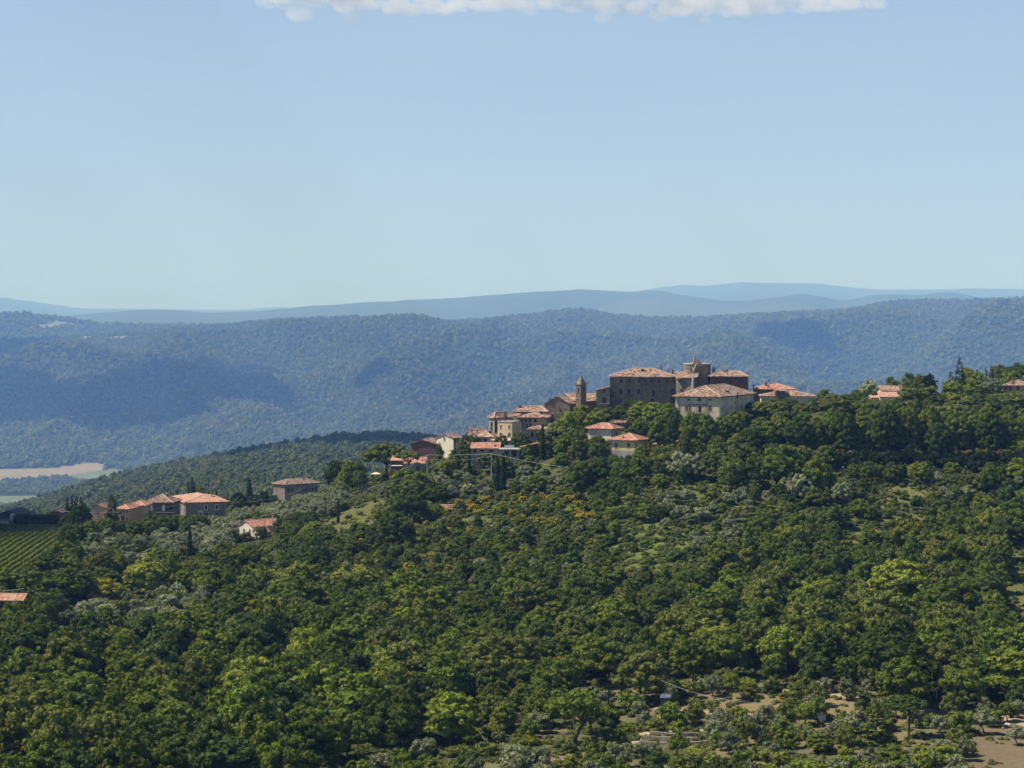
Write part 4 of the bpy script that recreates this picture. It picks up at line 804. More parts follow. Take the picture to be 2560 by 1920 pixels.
# stone portal in the avenue's shade
t_ = empty('stone_portal', gpt(2277, 668)); tag(t_, 'arched reddish stone portal with a cross, deep in the avenue shade', 'gate')
mb = MB(); g_ = 0.0
mb.box((0, 0, 4.4), (3.4, 0.9, 0.9)); mb.box((-1.35, 0, 2.0), (0.75, 0.9, 4.2)); mb.box((1.35, 0, 2.0), (0.75, 0.9, 4.2))
for q in range(7):
    an = math.pi * (q + .5) / 7; mb.box((math.cos(an) * 1.0, 0, 3.0 + math.sin(an) * 1.0), (0.5, 0.8, 0.5))
mb.build('arch', M['peach'], t_); mb = MB(); mb.box((-4.2, 0.1, 1.4), (4.8, 0.5, 3.2)); mb.box((4.2, 0.1, 1.4), (4.8, 0.5, 3.2)); mb.build('wall', M['peach'], t_)
mb = MB(); mb.box((0, 0, 5.6), (0.25, 0.2, 1.6)); mb.box((0, 0, 5.8), (0.9, 0.2, 0.25)); mb.build('cross', M['peach'], t_); mb = MB(); mb.box((0, 0.1, 1.6), (1.9, 0.1, 3.4)); mb.build('gate', M['dark_wood'], t_)
# ------------------------------------------------------------------ vegetation prototypes (all built from leaf-sized faces)
def ico(sub):
    t_ = (1 + 5 ** 0.5) / 2
    v = [(-1, t_, 0), (1, t_, 0), (-1, -t_, 0), (1, -t_, 0), (0, -1, t_), (0, 1, t_), (0, -1, -t_), (0, 1, -t_), (t_, 0, -1), (t_, 0, 1), (-t_, 0, -1), (-t_, 0, 1)]
    f = [(0, 11, 5), (0, 5, 1), (0, 1, 7), (0, 7, 10), (0, 10, 11), (1, 5, 9), (5, 11, 4), (11, 10, 2), (10, 7, 6), (7, 1, 8), (3, 9, 4), (3, 4, 2), (3, 2, 6), (3, 6, 8), (3, 8, 9), (4, 9, 5), (2, 4, 11), (6, 2, 10), (8, 6, 7), (9, 8, 1)]
    v = [np.array(q, float) / np.linalg.norm(q) for q in v]
    for _ in range(sub):
        mid = {}; nf = []
        def m_(a, b):
            k = (min(a, b), max(a, b))
            if k not in mid: p = v[a] + v[b]; v.append(p / np.linalg.norm(p)); mid[k] = len(v) - 1
            return mid[k]
        for a, b, c in f: x, y, z = m_(a, b), m_(b, c), m_(c, a); nf += [(a, x, z), (b, y, x), (c, z, y), (x, y, z)]
        f = nf
    return np.array(v), np.array(f)
ICO0, ICO1 = ico(0), ico(1)
def unit(a): return a / np.maximum(np.linalg.norm(a, axis=-1, keepdims=True), 1e-9)
def leaf_quads(g, pos, nrm, size, asp=1.5):
    n = len(pos); r = unit(g.normal(size=(n, 3))); t1 = unit(np.cross(nrm, r)); t2 = np.cross(nrm, t1)
    s1 = (size * g.uniform(0.6, 1.3, n))[:, None] * 0.5; s2 = s1 * asp
    # pointed, slightly folded leaf spray: a rhomb
    v = np.stack([pos - t2 * s2, pos + t1 * s1 + nrm * s1 * 0.25, pos + t2 * s2, pos - t1 * s1 + nrm * s1 * 0.25], 1).reshape(-1, 3)
    return v, np.arange(4 * n).reshape(n, 4)
def clump_points(g, c, r, n, sq=(1, 1, 0.85), low=-0.35, jit=0.55):
    d = unit(g.normal(size=(n * 2, 3))); d = d[d[:, 2] > low][:n]
    p = c + d * np.array(sq) * r * g.uniform(0.72, 1.12, (len(d), 1)); nn = unit(d + g.normal(size=d.shape) * jit)
    return p, nn
def crown_mesh(name, g, clumps, per, leaf, mat, core=True, jit=0.55, low=-0.35, sq=(1, 1, 0.85), asp=1.5, flower=0.0, core_k=0.8):
    """clumps: list of (centre, radius)"""
    P_, N_ = [], []
    for c, r in clumps:
        p, nn = clump_points(g, np.array(c, float), r, max(6, int(per * r * r)), sq, low, jit); P_.append(p); N_.append(nn)
    P_ = np.concatenate(P_); N_ = np.concatenate(N_)
    v, f = leaf_quads(g, P_, N_, leaf, asp)
    mi = np.zeros(len(f), int)
    if flower > 0:
        zc = (P_[:, 2] - P_[:, 2].min()) / np.ptp(P_[:, 2]); mi[(g.random(len(f)) < flower * (0.3 + zc)) ] = 1
    faces = [f]; V = [v]; off = len(v); mi = [mi]
    me_v = v
    # tri core as degenerate-free quads is awkward: use separate tri list through from_pydata-like loops
    tris = []
    if core:
        cv, cf = ICO1
        for c, r in clumps:
            k = core_k * r; j = 1 + g.normal(size=(len(cv), 1)) * 0.08
            V.append(np.array(c) + cv * np.array(sq) * k * j); tris.append(cf + off); off += len(cv)
    V = np.concatenate(V); me = bpy.data.meshes.new(name)
    nq = len(f); T = np.concatenate(tris) if tris else np.zeros((0, 3), int); nt_ = len(T)
    me.vertices.add(len(V)); me.vertices.foreach_set('co', V.astype(np.float32).ravel())
    me.loops.add(nq * 4 + nt_ * 3); me.loops.foreach_set('vertex_index', np.concatenate([f.ravel(), T.ravel()]).astype(np.int32))
    me.polygons.add(nq + nt_)
    me.polygons.foreach_set('loop_start', np.concatenate([np.arange(nq) * 4, nq * 4 + np.arange(nt_) * 3]).astype(np.int32))
    me.polygons.foreach_set('loop_total', np.concatenate([np.full(nq, 4), np.full(nt_, 3)]).astype(np.int32))
    for m_ in (mat if isinstance(mat, (list, tuple)) else [mat]): me.materials.append(m_)
    if flower > 0: me.polygons.foreach_set('material_index', np.concatenate([mi[0], np.zeros(nt_, int)]).astype(np.int32))
    me.update(calc_edges=True); return me
def trunk_mesh(name, H, r0, limbs, g, mat='bark', top=0.75, lean=0.3):
    mb = MB(); x, y = g.normal() * lean, g.normal() * lean; fork = H * top * 0.55
    mb.tube([(0, 0, -1.2), (0, 0, 0.2), (x * .4, y * .4, fork * 0.6), (x, y, fork)], [r0 * 1.3, r0, r0 * .8, r0 * .65], 7)
    for c, r in limbs:
        e = Vector(c); s_ = Vector((x, y, fork * g.uniform(0.75, 1.0))); m_ = s_.lerp(e, 0.5) + Vector((g.normal() * .2, g.normal() * .2, 0.15))
        mb.tube([s_, m_, e], [r0 * .45, r0 * .28, r0 * .1], 5)
    me = mesh_np(name, mb.v, mb.f, [M[mat]], mb.m, True); return me
def shell_clumps(g, W_, H, cb, n, rr, flat=0.0, topbias=0.3):
    """clumps on an uneven ellipsoid between height cb*H and H, width W_"""
    out = []; zc = H * (cb + 1) / 2; hz = H * (1 - cb) / 2; hx = W_ / 2
    k = 0
    while len(out) < n and k < n * 30:
        k += 1; d = unit(g.normal(size=3))
        if d[2] < -0.55: continue
        r = rr * g.uniform(0.7, 1.25); c = np.array([d[0] * (hx - r * .75), d[1] * (hx - r * .75), zc + d[2] * (hz - r * .6)]) * 1.0
        c[:2] *= g.uniform(0.75, 1.08); c[2] += g.normal() * 0.25
        if all(np.linalg.norm(c - np.array(o_[0])) > 0.62 * (r + o_[1]) for o_ in out): out.append((tuple(c), r))
    out.append(((0, 0, zc - hz * .1), min(hx, hz) * 0.62))
    return out
PROTO = {}
def add_proto(kind, crown, trunk, W_, H): PROTO.setdefault(kind, []).append((crown, trunk, W_, H))
def build_protos():
    for k in range(12):     # dense broadleaf: from fine-grained to coarse, round to lopsided
        g = np.random.default_rng(100 + k); rr = (0.78, 1.0, 1.25, 1.5)[k % 4]; nn = (60, 40, 27, 18)[k % 4]; W_, H = g.uniform(6.8, 9.2), 8.0
        cl = shell_clumps(g, W_, H, g.uniform(0.05, 0.22), nn, rr); sk = g.normal(size=3) * 0.16
        cl = [((c[0] * (1 + sk[0] * np.sign(c[0])) + sk[1] * c[2] * .5, c[1] + sk[2] * c[2] * .5, c[2] * (1 + 0.10 * math.sin(c[0] * 1.1 + k))), r * g.uniform(.85, 1.2)) for c, r in cl]
        for _ in range(10): an = g.uniform(0, 6.28); cl.append(((math.cos(an) * W_ * .46, math.sin(an) * W_ * .46, g.uniform(1.2, 6.8)), g.uniform(.35, .6)))
        for _ in range(5): cl.append(((g.normal() * 1.3, g.normal() * 1.3, 7.6 + g.uniform(0, .9)), g.uniform(.3, .55)))
        add_proto('broad', crown_mesh('crown', g, cl, 62 if k % 3 else 80, (0.42, 0.36, 0.50)[k % 3], M['leaf'], jit=(0.45, 0.6, 0.5)[k % 3]), trunk_mesh('trunk', H, 0.22, cl[:5], g), W_, H)
    for k in range(2):      # tall umbrella pine: thick flat crown high on a bare trunk
        g = np.random.default_rng(340 + k); W_, H = 13.0, 16.0; cl = []
        for _ in range(100):
            an = g.uniform(0, 6.28); q = g.uniform(0, 1) ** 0.5; cl.append(((math.cos(an) * q * 5.6, math.sin(an) * q * 5.6, 15.2 - 2.6 * q * q - g.uniform(0, 2.6) * (1 - q * .4)), g.uniform(0.75, 1.15)))
        add_proto('pine_tall', crown_mesh('crown', g, cl, 66, 0.34, M['needle'], jit=0.45, low=-0.25, sq=(1, 1, 0.7), asp=2.0), trunk_mesh('trunk', H, 0.34, [c for c in cl[:16]], g, lean=0.5, top=1.15), W_, H)
    for k in range(3):      # taller, looser broadleaf whose trunk shows
        g = np.random.default_rng(130 + k); W_, H = 7.5, 9.0
        cl = shell_clumps(g, W_, H, 0.42, 22, 1.0); add_proto('open', crown_mesh('crown', g, cl, 60, 0.40, M['leaf'], jit=0.6, low=-0.6, core_k=0.6), trunk_mesh('trunk', H, 0.26, cl[:9], g, lean=0.5), W_, H)
    for k in range(5):      # big plane / avenue tree: tall with hanging tiers
        g = np.random.default_rng(150 + k); W_, H = 10.0, 15.0
        cl = shell_clumps(g, W_, H, 0.1, 62, 1.25); add_proto('plane', crown_mesh('crown', g, cl, 40, 0.55, M['leaf'], jit=0.4), trunk_mesh('trunk', H, 0.38, cl[:6], g), W_, H)
    for k in range(6):      # olive: several soft puffs, grey-green
        g = np.random.default_rng(200 + k); W_, H = 4.8, 4.4
        cl = shell_clumps(g, W_, H, 0.18, 15, 0.85); add_proto('olive', crown_mesh('crown', g, cl, 95, 0.26, M['leaf_fine'], jit=0.75, low=-0.6, asp=2.2, core_k=0.68), trunk_mesh('trunk', H, 0.16, cl[:5], g, lean=.3), W_, H)
    for k in range(6):      # shrubs
        g = np.random.default_rng(230 + k); W_, H = 4.2, 3.0
        cl = shell_clumps(g, W_, H, -0.1, 14, 0.75); add_proto('shrub', crown_mesh('crown', g, cl, 100, 0.30, M['leaf'], jit=0.6), trunk_mesh('trunk', H, 0.1, cl[:3], g), W_, H)
    for k in range(4):      # broom in flower
        g = np.random.default_rng(250 + k); W_, H = 3.4, 2.3
        cl = shell_clumps(g, W_, H, -0.1, 11, 0.6); add_proto('broom', crown_mesh('crown', g, cl, 130, 0.26, [M['leaf'], M['flower']], jit=0.6, flower=0.62), trunk_mesh('trunk', H, 0.08, cl[:3], g), W_, H)
    for k in range(3):      # cypress
        g = np.random.default_rng(270 + k); W_, H = 2.0, 10.0; cl = []
        for z in np.arange(0.5, 9.6, 0.42):
            q = z / 10; w_ = 0.95 * min(1, (q / 0.12) ** 0.5) * (1 - q) ** 0.55 + 0.05
            for a_ in range(3): an = g.uniform(0, 6.28); cl.append(((math.cos(an) * w_ * .45, math.sin(an) * w_ * .45, z), w_ * 0.62 + 0.05))
        add_proto('cypress', crown_mesh('crown', g, cl, 60, 0.26, M['needle'], jit=0.35, sq=(1, 1, 1.5), asp=2.2, core_k=0.9), trunk_mesh('trunk', 2.0, 0.12, [], g, lean=0), W_, H)
    for k in range(3):      # umbrella pine
        g = np.random.default_rng(280 + k); W_, H = 13.0, 10.0; cl = []
        for _ in range(105):
            an = g.uniform(0, 6.28); q = g.uniform(0, 1) ** 0.5; x, y = math.cos(an) * q * 5.6, math.sin(an) * q * 5.6
            cl.append(((x, y, 9.2 - 2.6 * q * q - g.uniform(0, 3.0) * (1 - q * .4)), g.uniform(0.75, 1.15)))
        add_proto('pine', crown_mesh('crown', g, cl, 70, 0.34, M['needle'], jit=0.45, low=-0.25, sq=(1, 1, 0.7), asp=2.0), trunk_mesh('trunk', H, 0.32, [c for c in cl[:14]], g, lean=0.5, top=0.8), W_, H)
    for k in range(3):      # fir / cedar, pointed with drooping tiers
        g = np.random.default_rng(290 + k); W_, H = 6.0, 12.0; cl = []
        for z in np.arange(1.2, 11.8, 0.55):
            w_ = 2.9 * (1 - z / 12.2) ** 0.85 + 0.1
            for a_ in range(max(3, int(w_ * 3.2))):
                an = g.uniform(0, 6.28); rr = w_ * g.uniform(0.55, 1.0); cl.append(((math.cos(an) * rr, math.sin(an) * rr, z - rr * 0.15), 0.28 + 0.16 * w_))
        add_proto('fir', crown_mesh('crown', g, cl, 75, 0.30, M['needle'], jit=0.5, sq=(1, 1, 0.5), asp=2.2, core_k=0.75), trunk_mesh('trunk', 20, 0.2, [], g, lean=0.0), W_, H)
    for k in range(3):      # pale billowy willow / poplar
        g = np.random.default_rng(300 + k); W_, H = 7.0, 8.5
        cl = shell_clumps(g, W_, H, 0.05, 34, 0.85); add_proto('pale', crown_mesh('crown', g, cl, 85, 0.30, M['leaf_fine'], jit=0.6, asp=2.0, sq=(0.8, 0.8, 1.15)), trunk_mesh('trunk', H, 0.2, cl[:5], g), W_, H)
build_protos()
PC = {k: 0 for k in PROTO}
TONE = {'dark green': (0.068, 0.096, 0.020), 'mid green': (0.124, 0.160, 0.025), 'bright green': (0.184, 0.218, 0.030), 'olive green': (0.140, 0.158, 0.036), 'blue-green': (0.078, 0.110, 0.030),
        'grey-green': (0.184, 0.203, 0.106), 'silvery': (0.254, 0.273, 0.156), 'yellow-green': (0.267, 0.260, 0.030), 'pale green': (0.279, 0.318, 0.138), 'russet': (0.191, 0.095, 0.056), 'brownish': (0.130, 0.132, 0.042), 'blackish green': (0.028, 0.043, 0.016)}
TREES = []
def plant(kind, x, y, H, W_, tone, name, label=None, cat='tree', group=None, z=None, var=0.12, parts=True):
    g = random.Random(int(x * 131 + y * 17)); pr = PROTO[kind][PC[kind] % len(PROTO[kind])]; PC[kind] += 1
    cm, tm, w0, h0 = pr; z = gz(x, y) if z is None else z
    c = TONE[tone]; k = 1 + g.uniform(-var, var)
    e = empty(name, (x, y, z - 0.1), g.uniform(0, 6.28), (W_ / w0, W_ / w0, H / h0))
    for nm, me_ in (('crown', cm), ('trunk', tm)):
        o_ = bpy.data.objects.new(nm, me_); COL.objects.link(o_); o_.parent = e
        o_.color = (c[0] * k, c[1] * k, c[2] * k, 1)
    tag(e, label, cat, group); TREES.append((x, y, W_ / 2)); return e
def plant_px(kind, u, Y, v_top, w_px, tone, name, label, cat='tree', group=None, v_base=None):
    x = wx(u, Y); g_ = gz(x, Y); zt2 = (VH - v_top) / F * Y
    Hm, Wm = zt2 - g_, w_px / F * Y
    if kind in ('broad', 'pale', 'shrub') and 560 < u and Y < 700 and not (1.25 * Wm > Hm > 0.55 * Wm):
        # keep natural proportions: stand it where its foot would be seen
        best = None
        for Y2 in np.arange(max(440, Y - 150), Y + 110, 2.0):
            g2_ = gz(wx(u, Y2), Y2); H2 = (VH - v_top) / F * Y2 - g2_; q = abs(H2 / (w_px / F * Y2) - 0.95)
            if best is None or q < best[0]: best = (q, Y2)
        Y = float(best[1]); x = wx(u, Y); g_ = gz(x, Y); zt2 = (VH - v_top) / F * Y
    return plant(kind, x, Y, max(1.5, zt2 - g_), w_px / F * Y, tone, name, label, cat, group)

# ---- trees one can point to
X = plant_px
X('pine', 966, 740, 1104, 130, 'mid green', 'umbrella_pine', 'great flat-topped umbrella pine at the left end of the village', 'pine')
X('pine_tall', 1020, 712, 1121, 76, 'olive green', 'umbrella_pine', 'smaller umbrella pine right of the great one, over the salmon cottage roof', 'pine')
G_ = 'cypresses around the village and the farms'
for u, Y, vt, w_, lb in ((1356.5, 688, 1057, 18, 'tallest narrow cypress, in the village beside the red lean-to'), (1243, 676, 1134, 18, 'left one of two cypresses below the white awning'), (1258, 675, 1128, 18, 'right one of two cypresses below the white awning'),
                         (1173, 690, 1111, 11, 'thin cypress in front of the green-doored link house'), (1347, 705, 1078, 10, 'small dark cypress just behind the tallest one'), (474, 652, 1318, 18, 'tall slim cypress standing in the scrub below the olive grove'),
                         (471, 880, 1199, 10, 'leftmost of the three cypresses behind the orange farmhouse roof'), (480, 882, 1188, 13, 'tallest of the three cypresses behind the orange farmhouse roof'), (486, 884, 1200, 10, 'shortest of the three cypresses behind the orange farmhouse roof'),
                         (623, 930, 1194, 24, 'broad dark cypress between the farmhouse and the lone villa'), (541, 900, 1224, 12, 'short cypress behind the right end of the farmhouse roof'), (845.5, 690, 1243, 8, 'pencil-thin dark cypress on the grass slope'),
                         (1521, 404, 1708, 7, 'little black cypress by the dirt clearing in the foreground')):
    X('cypress', u, Y, vt, w_, 'blackish green', 'cypress', lb, 'cypress', G_)
G_ = 'firs and cedars'
for u, Y, vt, w_, tn, lb in ((279, 752, 1233, 42, 'dark green', 'dark fir in front of the pink houses of the hamlet'), (168, 782, 1243, 22, 'blackish green', 'left tip of the dark fir clump right of the barn'), (180, 780, 1240, 24, 'blackish green', 'second tip of the dark fir clump right of the barn'),
                            (191, 784, 1238, 24, 'blackish green', 'middle tip of the dark fir clump right of the barn'), (203, 781, 1241, 26, 'blackish green', 'right tip of the dark fir clump right of the barn'), (213, 778, 1256, 20, 'blackish green', 'low right shoulder of the dark fir clump'),
                            (2399, 770, 893, 44, 'dark green', 'tallest pointed fir on the right-hand crest'), (2377, 766, 926, 34, 'blue-green', 'lower pointed fir just left of the tallest one on the crest'), (2465, 800, 918, 24, 'dark green', 'small pointed fir behind the bright trees near the right edge'),
                            (2478, 806, 914, 20, 'dark green', 'second small pointed fir near the right edge'), (2500, 812, 908, 22, 'dark green', 'third small pointed fir near the right edge'), (2190, 400, 1745, 92, 'olive green', 'dark brushy conifer beside the foreground umbrella pine'),
                            (327, 590, 1408, 40, 'brownish', 'small dull conifer right of the big brownish oak')):
    X('fir', u, 373 if u == 2190 else Y, vt, w_, tn, 'fir_tree', lb, 'conifer', G_)
X('pine_tall', 2272, 379, 1735, 112, 'dark green', 'umbrella_pine', 'see-through round pine with a bare trunk in the foreground right', 'pine')
X('open', 1436, 384, 1724, 150, 'mid green', 'broadleaf_tree', 'wide single tree with a curved dark trunk in the foreground clearing', 'tree', 'foreground orchard trees')
X('open', 1478, 392, 1748, 95, 'mid green', 'broadleaf_tree', 'slimmer tree right beside the wide trunked tree of the clearing', 'tree', 'foreground orchard trees')
X('open', 1828, 415, 1680, 42, 'bright green', 'broadleaf_tree', 'small lollipop-shaped tree on the dirt terrace', 'tree', 'foreground orchard trees')
X('broad', 1400, 412, 1645, 96, 'yellow-green', 'broadleaf_tree', 'yellow-green rounded tree left of the dirt clearing', 'tree', 'foreground orchard trees')
X('broad', 1600, 420, 1640, 150, 'olive green', 'broadleaf_tree', 'large spreading tree hanging over the dirt clearing', 'tree', 'foreground orchard trees')
X('broad', 2050, 366, 1836, 66, 'mid green', 'broadleaf_tree', 'dark glossy round tree alone in the olive rows', 'tree', 'foreground orchard trees')
X('broad', 2240, 354, 1864, 86, 'olive green', 'broadleaf_tree', 'glossy low tree at the bottom edge right of centre', 'tree', 'foreground orchard trees')
X('broad', 252, 592, 1384, 84, 'brownish', 'broadleaf_tree', 'big dark brownish-topped oak below the vineyard', 'tree', 'large trees at the left')
X('broad', 142, 556, 1432, 146, 'dark green', 'broadleaf_tree', 'huge dark oak right of the orange cottage roof at the left edge', 'tree', 'large trees at the left')
X('broad', 74, 538, 1499, 50, 'dark green', 'broadleaf_tree', 'dark oak in front of the orange cottage roof at the left edge', 'tree', 'large trees at the left')
X('broad', 262, 560, 1452, 96, 'yellow-green', 'broadleaf_tree', 'low bright yellow-green tree between the two big dark oaks', 'tree', 'large trees at the left')
X('shrub', 300, 606, 1405, 40, 'yellow-green', 'shrub', 'bright yellow bush between the brownish oak and small conifer', 'shrub')
X('broad', 1010, 640, 1180, 74, 'bright green', 'broadleaf_tree', 'bright round tree just below the salmon-roofed cottage', 'tree', 'trees below the village')
X('broad', 1038, 630, 1190, 80, 'mid green', 'broadleaf_tree', 'big round tree below and right of the salmon-roofed cottage', 'tree', 'trees below the village')
X('broad', 1025, 622, 1232, 84, 'dark green', 'broadleaf_tree', 'tall dark tree at the right edge of the grass slope', 'tree', 'trees below the village')
X('broad', 958, 630, 1262, 66, 'mid green', 'broadleaf_tree', 'dark-skirted tree on the grass slope left of the tall dark tree', 'tree', 'trees below the village')
X('broad', 985, 600, 1288, 96, 'dark green', 'broadleaf_tree', 'broad dark tree low on the right side of the grass slope', 'tree', 'trees below the village')
X('broad', 840, 762, 1158, 58, 'dark green', 'broadleaf_tree', 'dark tree on the skyline left of the umbrella pine', 'tree', 'trees below the village')
X('broad', 880, 770, 1157, 70, 'mid green', 'broadleaf_tree', 'rounded tree on the skyline touching the umbrella pine shade', 'tree', 'trees below the village')
X('broad', 856, 745, 1172, 40, 'bright green', 'broadleaf_tree', 'small bright tree in front of the skyline trees', 'tree', 'trees below the village')
X('broad', 902, 735, 1180, 40, 'mid green', 'broadleaf_tree', 'middling tree left of the cream-topped shelter', 'tree', 'trees below the village')
X('broad', 1113, 684, 1146, 54, 'bright green', 'broadleaf_tree', 'leafy bright tree in front of the white gabled house', 'tree', 'trees in the village')
X('broad', 1098, 706, 1112, 26, 'mid green', 'broadleaf_tree', 'ivy-dark tree against the side of the maroon gable', 'tree', 'trees in the village')
for u, Y, vt, w_, tn, k_, lb in ((1422, 700, 1036, 60, 'bright green', 'broad', 'tall bright tree right of the tall cypress in the village'), (1385, 702, 1055, 40, 'pale green', 'open', 'pale tree over the grey half-hidden house'), (1412, 668, 1088, 64, 'mid green', 'broad', 'bushy mid-green tree right of the tall cypress'),
                     (1452, 716, 1020, 56, 'bright green', 'broad', 'left round tree in front of the church'), (1490, 716, 1024, 70, 'bright green', 'broad', 'broad light tree between the church and the low white house'), (1515, 722, 1018, 50, 'mid green', 'broad', 'tree under the narrow stone house'),
                     (1450, 672, 1105, 60, 'olive green', 'broad', 'olive-toned tree left of the low white house'), (1405, 655, 1135, 50, 'mid green', 'broad', 'round tree in the garden below the tall cypress'), (1372, 684, 1095, 30, 'blackish green', 'broad', 'very dark tree right behind the tall cypress'),
                     (1545, 722, 1016, 34, 'mid green', 'broad', 'small tree against the foot of the castle'), (1575, 716, 1002, 46, 'blue-green', 'broad', 'bluish tree against the castle wall left of the tall bright trees'), (1602, 706, 1006, 62, 'bright green', 'plane', 'left tall bright tree below the castle'),
                     (1636, 698, 1004, 66, 'bright green', 'plane', 'middle tall bright tree below the castle'), (1672, 690, 1008, 60, 'mid green', 'plane', 'right tall tree touching the corner of the cream villa'), (1650, 672, 1040, 60, 'mid green', 'plane', 'dark-skirted tree in front of the tall bright trees'),
                     (1600, 686, 1045, 44, 'mid green', 'plane', 'tree between the low white house and the tall bright trees'), (1690, 668, 1032, 56, 'dark green', 'plane', 'dark avenue tree under the left corner of the cream villa'), (1728, 664, 1030, 56, 'mid green', 'plane', 'avenue tree under the pergola of the cream villa'),
                     (1765, 662, 1034, 58, 'mid green', 'plane', 'avenue tree under the middle of the cream villa'), (1803, 664, 1042, 56, 'mid green', 'plane', 'avenue tree under the corner of the cream villa'), (1836, 668, 1026, 60, 'mid green', 'plane', 'avenue tree under the right front of the cream villa'),
                     (1712, 655, 1078, 32, 'brownish', 'plane', 'dull brownish-leaved tree among the dark trunks below the villa'), (1640, 652, 1118, 40, 'mid green', 'broad', 'tree to the right of the yellow house')):
    X(k_, u, Y, vt, w_, tn, 'broadleaf_tree', lb, 'tree', 'trees in the village')
G_ = 'plane trees of the avenue'
av = [(1878, 1066, 64), (1920, 1052, 60), (1952, 1040, 60), (1996, 1042, 66), (2040, 1046, 62), (2078, 1040, 52), (2112, 1030, 62), (2152, 1040, 60), (2190, 1030, 64), (2215, 1015, 66), (2262, 1016, 74), (2310, 1035, 70), (2350, 1058, 64), (2395, 1030, 66), (2436, 1042, 64), (2478, 1030, 62), (2520, 1036, 66), (2560, 1040, 66)]
ORD = ['first', 'second', 'third', 'fourth', 'fifth', 'sixth', 'seventh', 'eighth', 'ninth', 'tenth', 'eleventh', 'twelfth', 'thirteenth', 'fourteenth', 'fifteenth', 'sixteenth', 'seventeenth', 'eighteenth', 'nineteenth', 'twentieth']
for i, (u, vt, w_) in enumerate(av): X('plane', u, 652 + (i % 3) * 5, vt, w_ + 12, 'mid green' if i % 3 else 'dark green', 'plane_tree', 'big plane tree, %s from the left in the dark avenue' % ORD[i], 'tree', G_)
av2 = [(2165, 1000, 60), (2235, 990, 70), (2285, 985, 60), (2325, 1000, 60), (2370, 1015, 60), (2420, 1008, 60), (2470, 1000, 56), (2520, 1002, 60), (2556, 1008, 60), (1900, 1032, 50), (2010, 1018, 56), (2080, 1012, 56)]
for i, (u, vt, w_) in enumerate(av2): X('plane', u, 684 + (i % 3) * 4, vt + 12, w_, 'mid green', 'plane_tree', 'plane tree of the back row, %s listed behind the avenue' % ORD[i] if False else 'plane tree of the back row, crown %s of the avenue' % ('over the left end' if u < 1950 else 'showing over the middle' if u < 2130 else ['a little left of the portal', 'right above the portal', 'just right of the portal', 'well right of the portal', 'left of the right-hand crowns', 'near the right-hand crowns', 'among the right-hand crowns', 'close to the right edge', 'at the right edge'][min(i, 8)]), 'tree', G_)
for i, u in enumerate(range(1890, 2600, 42)): X('plane', u, 668 + (i % 2) * 4, 1062 + (i * 37 % 14), 66, 'dark green', 'plane_tree', 'darker plane tree in the middle row of the avenue, %s from the left' % ORD[i], 'tree', G_)
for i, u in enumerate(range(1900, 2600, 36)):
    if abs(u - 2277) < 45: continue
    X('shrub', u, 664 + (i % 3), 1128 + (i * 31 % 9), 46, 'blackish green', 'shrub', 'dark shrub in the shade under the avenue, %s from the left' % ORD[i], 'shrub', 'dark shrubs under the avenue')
G_ = 'stone pines on the crest'
for i, (u, Y, vt, w_, lb) in enumerate(((1880, 728, 1002, 70, 'stone pine at the right corner of the cream villa'), (1925, 715, 992, 84, 'broad stone pine right of the cream villa'), (1975, 722, 994, 76, 'stone pine under the bright red roof'), (2015, 712, 998, 70, 'stone pine under the pale-tiled low house'),
                        (2052, 738, 990, 60, 'stone pine right of the pale-tiled low house'), (2085, 722, 982, 78, 'dark domed stone pine, left of the highest dome'), (2125, 730, 980, 92, 'highest dark dome among the stone pines'), (2165, 722, 992, 70, 'stone pine below the tiny orange roof'),
                        (2345, 722, 985, 90, 'left stone pine of the long flat pine canopy'), (2400, 728, 978, 100, 'second stone pine of the long flat pine canopy'), (2455, 728, 978, 100, 'third stone pine of the long flat pine canopy'), (2510, 730, 980, 100, 'fourth stone pine of the long flat pine canopy'),
                        (2560, 732, 982, 100, 'right-edge stone pine of the long flat pine canopy'), (2380, 712, 998, 90, 'front stone pine under the long flat canopy'), (2480, 712, 998, 96, 'front right stone pine under the long flat canopy'), (1850, 705, 1025, 60, 'low stone pine against the villa side'), (2548, 800, 903, 90, 'domed pine on the skyline at the right edge'))):
    X('pine', u, Y, vt, w_ * 1.1, 'olive green' if i % 2 else 'dark green', 'stone_pine', lb, 'pine', G_)
